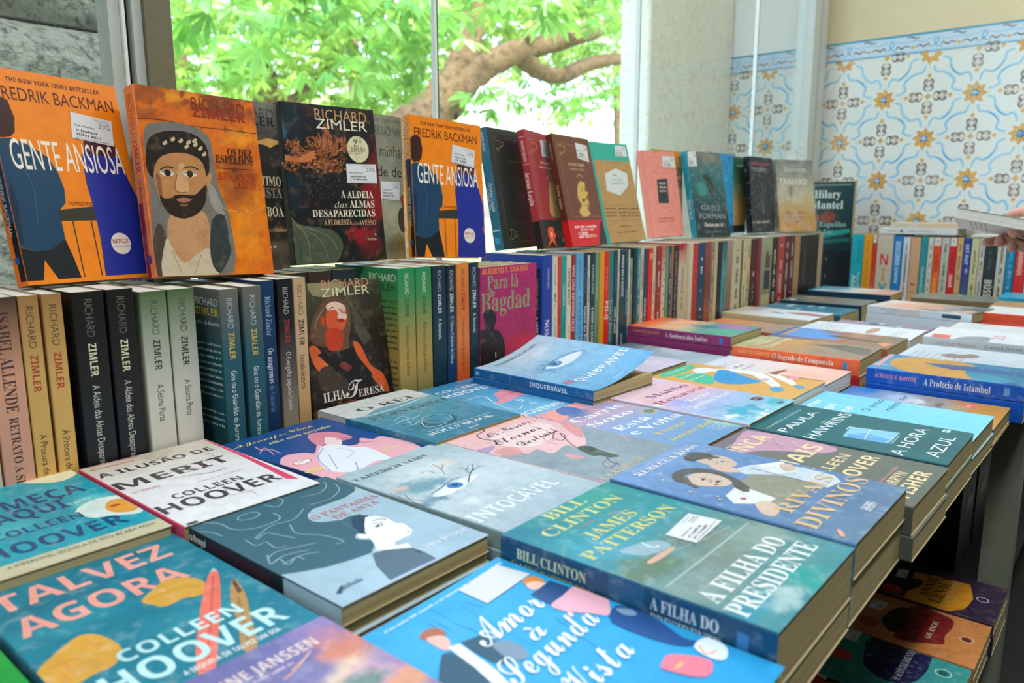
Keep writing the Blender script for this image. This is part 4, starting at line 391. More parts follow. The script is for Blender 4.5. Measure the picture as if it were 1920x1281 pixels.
((0.609,0.391,-0.2645,0.1),{'m':'paint2','s':(160.0,231.0,32.0),'bg':('v','#6f97c6','#5f86b4','#5f7f9a'),'a':[['B','#86a8d0',87.5,-0.3,50,40,0.8,0.6,0.3],['B','#4f7296',102.7,204.2,50,40,0.8,0.6,0.3],['B','#9fb4b8',126.4,154.4,40,20,0.7,0.5,0.3],['P','#8f907c',[56.5,101.1,97.2,101.9,118,119.1,123.8,150.9,110.7,162.1,69.7,161.9,38.6,154.9,41.8,134.4]],['P','#c6d4da',[100.5,81.2,126.6,89.3,146.6,110.1,153.9,135.5,150.3,166.1,136.6,177.1,111.7,172.5,117.1,142.3,113.7,118.5,97.3,97.1]],['P','#dfe6e2',[129.4,93,158.8,110.1,139,136.4,119.4,120.9]],['L','#5a6670',1.6,[117.6,93.2,116.3,126.7,115,158.4],0],['P','#4a646e',[101.3,26.9,106.5,24.2,113.6,22.3,119.9,21.9,124.7,23,128.7,25.6,131.7,29.3,133.6,35,134.4,41.9,134.4,47.9,133.8,52.7,132.4,56.6,129.9,57.8,126,54.5,121.1,48.6,115.9,43.8,109.7,41.8,103.2,40.9,98.9,39.1,97.7,35.3,98.6,30.7]],['P','#ceb9a6',[105.7,37,113.3,36,122.8,38.3,130,42.1,133.5,47.5,134.8,54.3,134.1,61,131,67.7,126.1,74.2,120.7,78.4,114.8,79.1,108.6,77.5,103.6,74.9,100.4,72,98.5,68,98.1,62.5,99,53.9,101.4,43.8]],['L','#6a5a50',0.9,[116.1,46.3,117.9,53.1],0],['L','#6a5a50',0.9,[116.6,60.1,121.4,64.3],0],['P','#d9b7a0',[98.2,57.4,101.9,61.7,105.7,70.3,107.6,78.1,106.5,84,103.6,89,100.3,91,96.1,88.4,91.6,82.8,89.2,76.6,90.7,69.1,94.5,61.1]],['P','#57564f',[46.4,42.7,52.4,40.8,59.2,40.1,65.6,40.7,71.3,42.9,76.6,46.4,81,50.7,84.5,55.5,87.1,61,88.2,67.2,87.5,74.3,85.3,82,82.3,89.5,78.5,96.6,73.9,103.5,69.8,109.1,66.5,113.4,63.7,116.4,61.9,117.1,61.2,114.4,61.4,109.3,61.8,103.4,62,96.9,62.4,89.5,63,81.6,64.5,72.5,66.1,62.8,65.6,55.9,61.3,52.9,55,52.7,49.3,54.2,45.2,59.1,41.8,65.8,39,69.3,36.2,66.6,33.9,60.7,33.6,54.9,36.3,50.3,41,45.9]],['P','#d3bea9',[48,57.4,54.8,56.1,63,56.7,69.5,58.9,73.5,63.1,75.9,68.9,76.6,75.2,75.3,82.4,72.3,90.1,68.7,95.6,64.5,98.1,59.6,98.5,54.9,97.2,50.3,94,45.8,89.2,42.2,84.4,39.5,80.5,37.8,76.5,37.7,72.3,39.6,66.9,43.2,61.2]],['L','#5a4a40',0.9,[57.8,67.2,57.6,74.6],0],['L','#5a4a40',0.9,[57,83.3,62.1,88],0],['L','#a5604f',1,[49.8,87.9,56.4,91.8],0],['L','#b59a88',0.8,[58.9,76.4,50.1,81.8],0],['P','#dfe5e0',[30.2,106.9,63.9,104.3,53.8,145.7,34.9,143.7,17.2,121.1]],['L','#a8b4b4',0.7,[63.9,104.3,39,122.5,53.8,145.7],0],['E','#b4483c',33.8,122.5,3,3],['P','#d6bca6',[28.6,135.6,32.6,135,35.7,136.3,38.2,138.1,40.4,139.9,42,142.1,42.3,145,40.8,148.8,38,153.2,33.9,156.7,27.4,159.1,19.7,160.6,13.9,160.5,10.8,158.4,9.6,154.7,10.7,150.5,15.4,145.3,22.5,139.5]],['P','#d3b9a3',[148,112,151.7,113.5,154.4,117.3,155,121.1,152.1,124.9,147,128.7,142.3,130.6,137.8,129.4,133.7,126.2,132.4,122.8,136,118.6,142.5,114.2]],['L','#8a8a80',1,[42.4,159.7,78.8,156.5,57.2,170.7],0],['E','#40342c',115.8,50.3,2.4,1.3],['E','#40342c',117.2,63.1,2.4,1.3],['E','#40342c',55.5,72,2.6,1.5],['E','#40342c',59,85.9,2.6,1.5],['L','#7a6656',1.1,[59.9,68.1,61.9,72.5],0],['L','#7a6656',1.1,[61.9,82.2,63.8,88.4],0],['L','#a98f7c',1.2,[60.7,76.7,54.2,81.5,51.1,81.3],1],['E','#9a5648',51.1,87.7,3.2,1],['L','#a98f7c',1.1,[115.2,58.3,108.6,62.6],0],['P','#6a6154',[45,56.4,48.1,55.6,50.7,55.6,51.3,56.9,48.3,60.3,43.1,65,39,69.3,37.2,73,36.3,76.3,35.3,78.3,33.3,78.8,31.2,78,30.1,76.1,30.8,72.7,32.6,68.1,34.9,64.1,38,60.9,41.7,58.2]],['P','#5a544a',[77.9,91.5,77,94.9,72.8,101.4,68.4,107.4,64.5,112.2,60.3,116.6,56.7,119.3,53.6,119.5,51.1,117.9,50.2,115.3,51.3,111.8,53.8,107.2,57.8,102.8,64.7,98,73,93.2]],['P','#5a544a',[105.2,25.4,112.3,25.7,121.4,28.2,128,32.5,130.3,40.4,130.2,50.1,128.5,55.9,124.9,54.4,119.7,49.1,114.6,44.4,109.5,42.1,104.5,40.3,101.3,37.9,100.7,33.4,101.9,28.3]],['T','REBECCA ROSS','R','#e9ecea',22.4,150.2,20.5,8.5],['T','AUTORA BESTSELLER DO THE NEW YORK TIMES','S','#d3dce4',27.4,146.7,10.4,3],['T','RIVAIS','R','#dcb987',26.9,143.9,169,16],['T','DIVINOS','R','#dcb987',6,157.5,197.3,19],['E','#d8cdb0',43.5,32,1.6,1.6],['E','#d8cdb0',29.1,42.4,1.6,1.6],['E','#d8cdb0',17.6,77.7,1.6,1.6],['E','#d8cdb0',23.5,102.6,1.6,1.6],['E','#d8cdb0',144.9,35,1.6,1.6],['E','#d8cdb0',17.6,107.6,1.6,1.6],['E','#d8cdb0',149.6,155.3,1.6,1.6],['E','#d8cdb0',51.4,17.2,1.6,1.6],['E','#d8cdb0',156.4,143.9,1.6,1.6],['T','SECRET','B','#e6ebee',77.7,99.2,216.6,5],['T','SOCIETY','B','#e6ebee',75.8,99.8,220.7,5],['P','#e3a884',[16.8,210.4,18.7,210.4,19.5,211.6,19.1,213.2,16.4,215.5,12.3,218.2,9.1,219.9,7,219.9,5.8,218.9,6.1,217.4,8.9,215,13.4,212.2]]],'sp':[],'c':'#4f7aa6','bk':None,'l':'blue grey paperback with a couple holding a letter and gold serif title','cu':0,'u':[('#4f7aa6',0.036)],'nz':0.06}),
((0.772,0.386,-0.2825,-0.6),{'s':(146.0,232.0,30.0),'bg':('v','#7d7480','#6b7469','#5f6a60'),'a':[['P','#c59aad',[126.8,4.1,137.5,5.3,140.1,10.9,141.5,19.3,144,30.3,145.3,44,145.3,59.5,144.6,79.2,142.5,100.6,138,115.3,129.1,119.1,117.7,116.2,107.9,110.6,101.6,102.8,96.8,92.3,91.5,81.6,85,71.2,77.9,60.6,69.9,51,56,43.3,41.1,36.6,39.3,29.5,62.4,19.9,98.6,9.7]],['L','#8f5f78',1,[109.1,15.4,105,53.1,113,100.6],1],['L','#e0bcc9',1,[126.5,25.9,102.5,77.1],0],['L','#8f5f78',1,[129.8,36.5,94.5,69.1],0],['L','#e0bcc9',1,[130.7,65.5,105.1,92.7],0],['T','NUNCA','B','#ecd5a3',2.5,130.8,41.3,22],['T','MAIS','B','#ecd5a3',18.7,132.8,104.1,22],['T','COLLEEN','B','#e0cba0',2.5,120.3,138,13],['T','HOOVER','B','#ecd5a3',2.5,134.7,165.9,18],['M','#d98a94',42.5,114.9,189.1,2.6,1,0],['T','TARRYN','B','#e0cba0',34.9,98.6,202.8,11],['T','FISHER','B','#ecd5a3',21.2,114,222.8,16],['M','#e6e0d6',38.4,99.3,18.1,2.6,1,0]],'sp':[],'c':'#5a6058','bk':None,'l':'olive grey paperback with condensed cream capitals and pink leaves,front row','cu':0,'u':[('#5a6058',0.032)],'nz':0.06}),
((0.92,0.386,-0.281,0),{'s':(154.0,231.0,28.0),'bg':'#1d666c','a':[['B','#2a7a7e',79.2,33.8,50,40,0.9,0.5,0.3],['B','#164f56',65.9,202.4,50,50,0.9,0.4,0.3],['T','PAULA','S','#e4eee9',9,130.6,50.1,13],['T','HAWKINS','S','#e4eee9',2.5,149.3,87.1,15],['T','A RAPARIGA NO COMBOIO','S','#cfe0dc',9.9,128.1,25.2,3.2],['P','#86c8ea',[36.4,108.8,85.3,104.1,96.1,159.3,41,159.3]],['P','#5fa8d8',[50.8,110.6,69.7,128.3,59.8,157,42,156.6,36.9,113.7]],['L','#d6e8ee',1.1,[85.3,104.1,96.1,159.3],0],['L','#d6e8ee',1.1,[90.4,126.5,39.1,133.2],0],['L','#9fc0c8',1.2,[95.2,158.2,42.7,161.3],0],['L','#dfeeee',1.4,[88.6,103.1,70.6,102.9],0],['L','#d6e8ee',1,[51.9,107.5,65.3,160.5],0],['L','#b9d0d4',1,[42.6,163.7,85.7,161.8],0],['M','#d6e4e0',78,100,70,2.4,4,4.5],['T','A HORA','S','#e4eee9',2.5,136.1,184.7,15],['T','AZUL','S','#e4eee9',20.6,116.7,218,15],['P','#dfe9e6',[136,198,149,198,149,206,136,206]],['T','TOP','B','#1d666c',138,147,204,4]],'sp':[],'c':'#164f56','bk':None,'l':'dark teal paperback with thin white capitals and a small open window','cu':0,'u':[('#164f56',0.03)],'nz':0.06}),
((1.076,0.388,-0.292,-0.3),{'s':(152.0,232.0,24.0),'bg':'#7fd4f2','a':[['B','#96def5',142.8,155.1,60,60,0.9,0.4,0.3],['T','mer','B','#eaf6fa',39.7,91.4,17.9,11],['T','go','B','#eaf6fa',41.8,78.7,42,11],['T','ece','B','#eaf6fa',29.2,78.2,66.3,11],['T','O nosso','S','#2a5560',65.3,149.5,89.3,11],['T','reino','S','#2a5560',90.3,149.5,112.9,11],['M','#4f9ab4',100,150,110,2,1,0]],'sp':[],'c':'#6fc4e4','bk':None,'l':'plain light blue paperback with thin dark lettering,beside the teal window cover','cu':0,'u':[('#6fc4e4',0.026)],'nz':0.06}),
((1.23,0.391,-0.312,0),{'s':(154.0,236.0,22.0),'bg':('v','#2a7fd0','#9fb4c4','#c9923c','#c98f30'),'a':[['B','#2f86d4',132.9,22,35,35,0.6,0.9,0.3],['B','#bcd0e4',109.4,90.8,45,40,0.6,0.9,0.3],['B','#e4e8e6',103.7,114.4,22,18,0.5,1,0.3],['B','#a8a29a',110.2,141.9,45,35,0.6,0.9,0.6],['B','#7a5f50',89.7,146.2,40,8,0.5,0.9,0.8],['B','#c98f30',122.2,222.1,50,60,0.5,1,0.3],['B','#b4a28a',102.9,171.4,25,20,0.6,0.8,0.3],['T','dor','S','#2a3f58',94.3,133.3,95.9,9],['E','#f27a5c',127,186.1,16,11],['T','3.ª ED','B','#fbe4da',112.8,133.3,186.1,5]],'sp':[],'c':'#0f4fae','bk':None,'l':'blue to ochre paperback with a coral oval,below the bright blue spine','cu':0,'u':[('#a9772c',0.02)],'nz':0.06}),
((1.392,0.372,-0.278,0.6),{'m':'paint2','s':(157.0,232.0,26.0),'bg':('v','#5aa3cc','#3a9ad4','#2a8fb8','#1f86a8'),'a':[['B','#8fc0dc',44.5,5.1,20,40,0.7,0.8,0.3],['B','#2f86c4',163,18.4,40,20,0.7,0.8,0.3],['P','#ecae45',[73.3,19.5,85.9,18.1,99.4,18.1,112.5,20,125.2,24.6,137.5,31.2,147.4,39.1,154.1,48.3,156.5,53.8,156.5,107.3,153,116.1,145.7,130.2,138,140.5,131.2,144.3,123.9,144.4,113.3,143.6,96.9,141.7,77.1,139,58.3,139.9,40.8,149.1,24.4,161.8,12.1,168.8,6.4,165.3,4.9,156,3.7,144.7,0.8,132,0.5,130.1,0.5,85.1,4.5,70.6,11,56.8,20.2,45.9,31.5,37.2,42.7,30.2,52.6,25,62.5,21.6]],['B','#e39a48',62.3,119.8,30,20,0.6,0.8,0.3],['P','#1d6fae',[104.8,68,112.2,95.2,119.3,140.4,129.9,183.6,109.2,214.8,70,226,79.3,190.2,74.6,147.5,74.4,102.4]],['P','#5a5f88',[92.3,91.2,104.8,119.9,83.7,146.1,66.9,119]],['P','#2fa3c0',[53.8,140.6,63.1,140.6,66.6,145.2,67.8,151.6,67.3,159.2,64.5,168.7,60.1,178.6,54.5,189.3,47.3,200.3,37.8,209.3,23.5,215.8,6.8,220.2,0.5,220.7,0.5,163.5,7.3,159.3,33.4,147.7]],['P','#26648a',[0.5,204.6,5.2,202.6,12.9,203.7,21,207.2,25.4,210.8,23.4,214.5,17.6,218.4,11,220.6,2.9,220.2,0.5,219.6]],['P','#2a94b4',[133.1,141.2,139.4,144,145.4,154.4,148,166.3,144.9,180.4,138.3,196,131.8,205.1,125.2,203.8,118.6,196,115.8,185.4,119.2,169.9,126.3,151.8]],['P','#f0a9a4',[28.2,5.7,148.8,1,156.5,7.4,156.5,7.5,28.3,12.6]],['L','#e8822c',0.8,[8,126.7,5.6,158.5,9.6,169.1],1]],'sp':[['T','ALBERTO S. SANTOS','B','#f29aa0',14,78,0.55,6.5],['T','A Profecia de Istambul','R','#f4f7fa',90,186,0.5,11],['R','#5fa9e6',204,212,0.3,0.8]],'c':'#0c5cc6','bk':None,'l':'thick paperback with a vivid blue spine and orange dome cover,at the right','cu':0,'u':[('#0c5cc6',0.03)],'nz':0.06}),
((1.549,0.362,-0.279,0),{'s':(157.0,236.0,22.0),'bg':('v','#d9e6ea','#e2edef'),'a':[['M','#9fb0b6',10,90,20,4,8,12],['P','#a98a7c',[57.4,60.4,66.7,62.8,76.5,69.1,83,75.7,82.6,81.5,78.9,87.7,78.3,93.3,85.7,97.6,96.2,101.4,101.5,105.7,97.3,112.3,87.9,119.4,77.7,122.8,67,120.4,55.4,114.3,46.3,107.1,40.4,99,37,89.8,36.9,81.2,41.4,72.5,49.1,64.5]],['L','#8fa2a8',1,[100.4,80.9,142,98.8,113.8,128.4],1],['L','#8fa2a8',0.8,[49.6,140,50.5,169.2,88.8,187.2],1],['L','#9aaab0',0.8,[18.8,158.5,31.2,186.9],0]],'sp':[],'c':'#dfe8ea','bk':None,'l':'white paperback with a brown ink smudge,flat behind the vivid blue spine','cu':0,'u':[],'nz':0.06}),
((1.735,0.36,-0.266,0),{'s':(157.0,236.0,22.0),'bg':('v','#e9eeee','#dfe7e8'),'a':[['P','#55605f',[0.5,14.2,21.9,13.9,0.5,33.6]],['P','#ef6f58',[0.5,14.1,46.9,10.5,42.7,44.8,0.5,47.7]],['B','#c4cfcf',-4.1,85.4,55,30,0.6,0.9,0.8],['P','#9aa6a4',[0.5,56.4,4.7,56.6,27.6,62.8,45.6,71.4,58,83.8,65.5,98.6,61.6,109.6,37.4,114.4,1.9,115.3,0.5,115.2]],['L','#6f7a78',1,[1,62.6,24.9,83.9,59,106.5],1],['L','#6f7a78',1,[1,86.4,1,102.7,54.7,110.6],1],['T','20','B','#dba49e',40,95,135,22],['T','22','B','#dba49e',40,95,190,22]],'sp':[['T','Ivana Fausti Madureira','S','#c09aa0',25,95,0.5,6],['T','O AMOR FAZ-ME MILAGRES','S','#7f888c',110,215,0.5,6]],'c':'#e4ecee','bk':None,'l':'white spined paperback with a red rectangle and grey sketch,at the right','cu':0,'u':[],'nz':0.06}),
((1.9,0.352,-0.274,0),{'s':(157.0,236.0,20.0),'bg':('v','#dfe4dc','#cfd9da'),'a':[['B','#a9c0d4',29.8,110,35,12,0.5,0.9,0.3],['M','#a9b4b0',20,130,25,3,4,10],['B','#d0b9b0',138.2,54.1,20,20,0.6,0.6,0.3]],'sp':[],'c':'#c9c2a8','bk':None,'l':'pale cream paperback with a blue band,flat at the right behind the grey sketch cover','cu':0,'u':[],'nz':0.06}),
((2.15,0.33,-0.258,-3),{'s':(155.0,235.0,22.0),'bg':('v','#dfe4e0','#d5dcda'),'a':[['L','#7a827e',1,[1,59,28.5,54.9,1,72.1],1],['L','#8a928e',0.8,[7.5,80.1,1,97.9],0],['B','#c9d2cf',-18.4,75.3,40,14,0.6,0.7,0.3]],'sp':[],'c':'#f2583a','bk':None,'l':'white paperback with a scarlet spine,flat at the right edge of the picture','cu':0,'u':[],'nz':0.06}),
((2.4,0.345,-0.27,0),{'s':(155.0,235.0,24.0),'bg':'#b5935c','a':[['B','#c9a86c',-17.7,73.6,40,20,0.6,0.6,0.3]],'sp':[],'c':'#b08a50','bk':None,'l':'tan kraft paperback,flat at the far right in front of the upright red spine','cu':0,'u':[],'nz':0.06}),
((2.58,0.35,-0.262,0),{'s':(155.0,232.0,24.0),'bg':'#22a9c4','a':[],'sp':[],'c':'#1f9fba','bk':None,'l':'plain cyan paperback,flat at the far right below the upright blue spine','cu':0,'u':[],'nz':0.06}),
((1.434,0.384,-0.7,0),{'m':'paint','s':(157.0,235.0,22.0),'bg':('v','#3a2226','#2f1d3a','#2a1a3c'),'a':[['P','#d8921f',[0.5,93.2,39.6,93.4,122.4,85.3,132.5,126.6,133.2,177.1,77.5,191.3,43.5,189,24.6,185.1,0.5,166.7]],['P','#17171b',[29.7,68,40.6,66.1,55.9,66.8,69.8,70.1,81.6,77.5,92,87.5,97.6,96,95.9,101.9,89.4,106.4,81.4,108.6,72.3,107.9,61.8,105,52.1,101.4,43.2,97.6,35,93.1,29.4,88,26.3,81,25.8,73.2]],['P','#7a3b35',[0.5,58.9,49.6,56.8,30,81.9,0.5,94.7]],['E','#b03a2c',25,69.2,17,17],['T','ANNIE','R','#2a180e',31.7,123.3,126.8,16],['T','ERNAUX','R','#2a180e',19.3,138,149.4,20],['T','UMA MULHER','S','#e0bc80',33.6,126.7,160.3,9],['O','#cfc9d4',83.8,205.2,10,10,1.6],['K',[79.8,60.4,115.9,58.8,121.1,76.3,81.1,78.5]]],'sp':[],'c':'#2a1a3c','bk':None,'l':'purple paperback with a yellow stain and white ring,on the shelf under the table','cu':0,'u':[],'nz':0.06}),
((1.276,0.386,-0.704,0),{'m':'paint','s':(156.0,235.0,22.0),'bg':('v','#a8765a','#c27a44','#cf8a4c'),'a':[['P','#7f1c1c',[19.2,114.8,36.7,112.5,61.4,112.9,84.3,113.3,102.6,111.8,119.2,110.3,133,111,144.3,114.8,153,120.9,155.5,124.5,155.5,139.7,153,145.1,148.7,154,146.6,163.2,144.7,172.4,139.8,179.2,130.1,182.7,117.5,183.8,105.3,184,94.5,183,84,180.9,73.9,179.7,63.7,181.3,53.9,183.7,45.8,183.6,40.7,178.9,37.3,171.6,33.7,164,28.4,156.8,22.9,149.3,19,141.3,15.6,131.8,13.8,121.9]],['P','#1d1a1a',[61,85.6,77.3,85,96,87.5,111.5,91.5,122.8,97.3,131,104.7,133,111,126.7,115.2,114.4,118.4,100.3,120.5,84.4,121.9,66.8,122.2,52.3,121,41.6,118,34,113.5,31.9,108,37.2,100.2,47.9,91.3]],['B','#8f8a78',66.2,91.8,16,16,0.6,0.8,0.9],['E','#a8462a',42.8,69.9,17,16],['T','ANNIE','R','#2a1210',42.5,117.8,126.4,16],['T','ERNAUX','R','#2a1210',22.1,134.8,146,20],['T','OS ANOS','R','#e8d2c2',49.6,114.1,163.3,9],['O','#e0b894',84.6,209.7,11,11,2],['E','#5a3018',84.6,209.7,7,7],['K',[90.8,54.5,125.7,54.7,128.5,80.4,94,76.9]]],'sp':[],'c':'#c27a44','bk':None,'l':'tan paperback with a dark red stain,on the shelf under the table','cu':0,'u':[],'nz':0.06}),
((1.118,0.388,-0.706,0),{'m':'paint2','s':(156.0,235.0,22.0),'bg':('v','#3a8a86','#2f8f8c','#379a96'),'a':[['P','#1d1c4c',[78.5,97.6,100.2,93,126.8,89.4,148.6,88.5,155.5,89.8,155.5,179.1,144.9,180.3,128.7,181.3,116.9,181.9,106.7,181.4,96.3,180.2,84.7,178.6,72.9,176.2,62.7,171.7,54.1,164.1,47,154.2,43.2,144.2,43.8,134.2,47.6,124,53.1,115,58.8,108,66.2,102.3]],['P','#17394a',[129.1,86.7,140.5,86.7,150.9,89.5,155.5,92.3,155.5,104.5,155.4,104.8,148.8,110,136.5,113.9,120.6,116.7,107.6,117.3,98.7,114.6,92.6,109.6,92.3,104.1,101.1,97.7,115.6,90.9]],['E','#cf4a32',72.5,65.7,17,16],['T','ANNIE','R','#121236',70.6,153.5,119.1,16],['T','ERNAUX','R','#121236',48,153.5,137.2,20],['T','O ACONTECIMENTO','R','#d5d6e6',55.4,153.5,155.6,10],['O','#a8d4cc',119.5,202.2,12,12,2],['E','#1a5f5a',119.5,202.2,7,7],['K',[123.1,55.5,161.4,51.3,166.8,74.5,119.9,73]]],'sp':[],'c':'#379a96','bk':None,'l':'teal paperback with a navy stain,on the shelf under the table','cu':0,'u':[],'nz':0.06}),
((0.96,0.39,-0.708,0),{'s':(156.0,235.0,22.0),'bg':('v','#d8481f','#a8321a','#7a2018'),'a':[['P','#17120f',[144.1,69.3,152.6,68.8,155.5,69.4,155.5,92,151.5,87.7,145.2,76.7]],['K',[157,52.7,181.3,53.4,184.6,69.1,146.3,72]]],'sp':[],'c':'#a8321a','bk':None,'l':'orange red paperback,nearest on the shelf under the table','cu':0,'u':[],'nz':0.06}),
((-0.022,0.64,-0.292,0),{'s':(157.0,232.0,20.0),'bg':'#1f9f3e','a':[['P','#e6ece4',[0,0,157,0,157,14,0,14]],['B','#17863a',100,120,60,60,0.8,0.6,0.3]],'sp':[],'c':'#17863a','bk':None,'l':'bright green paperback showing only its corner at the bottom left edge','cu':0,'u':[],'nz':0.06})]
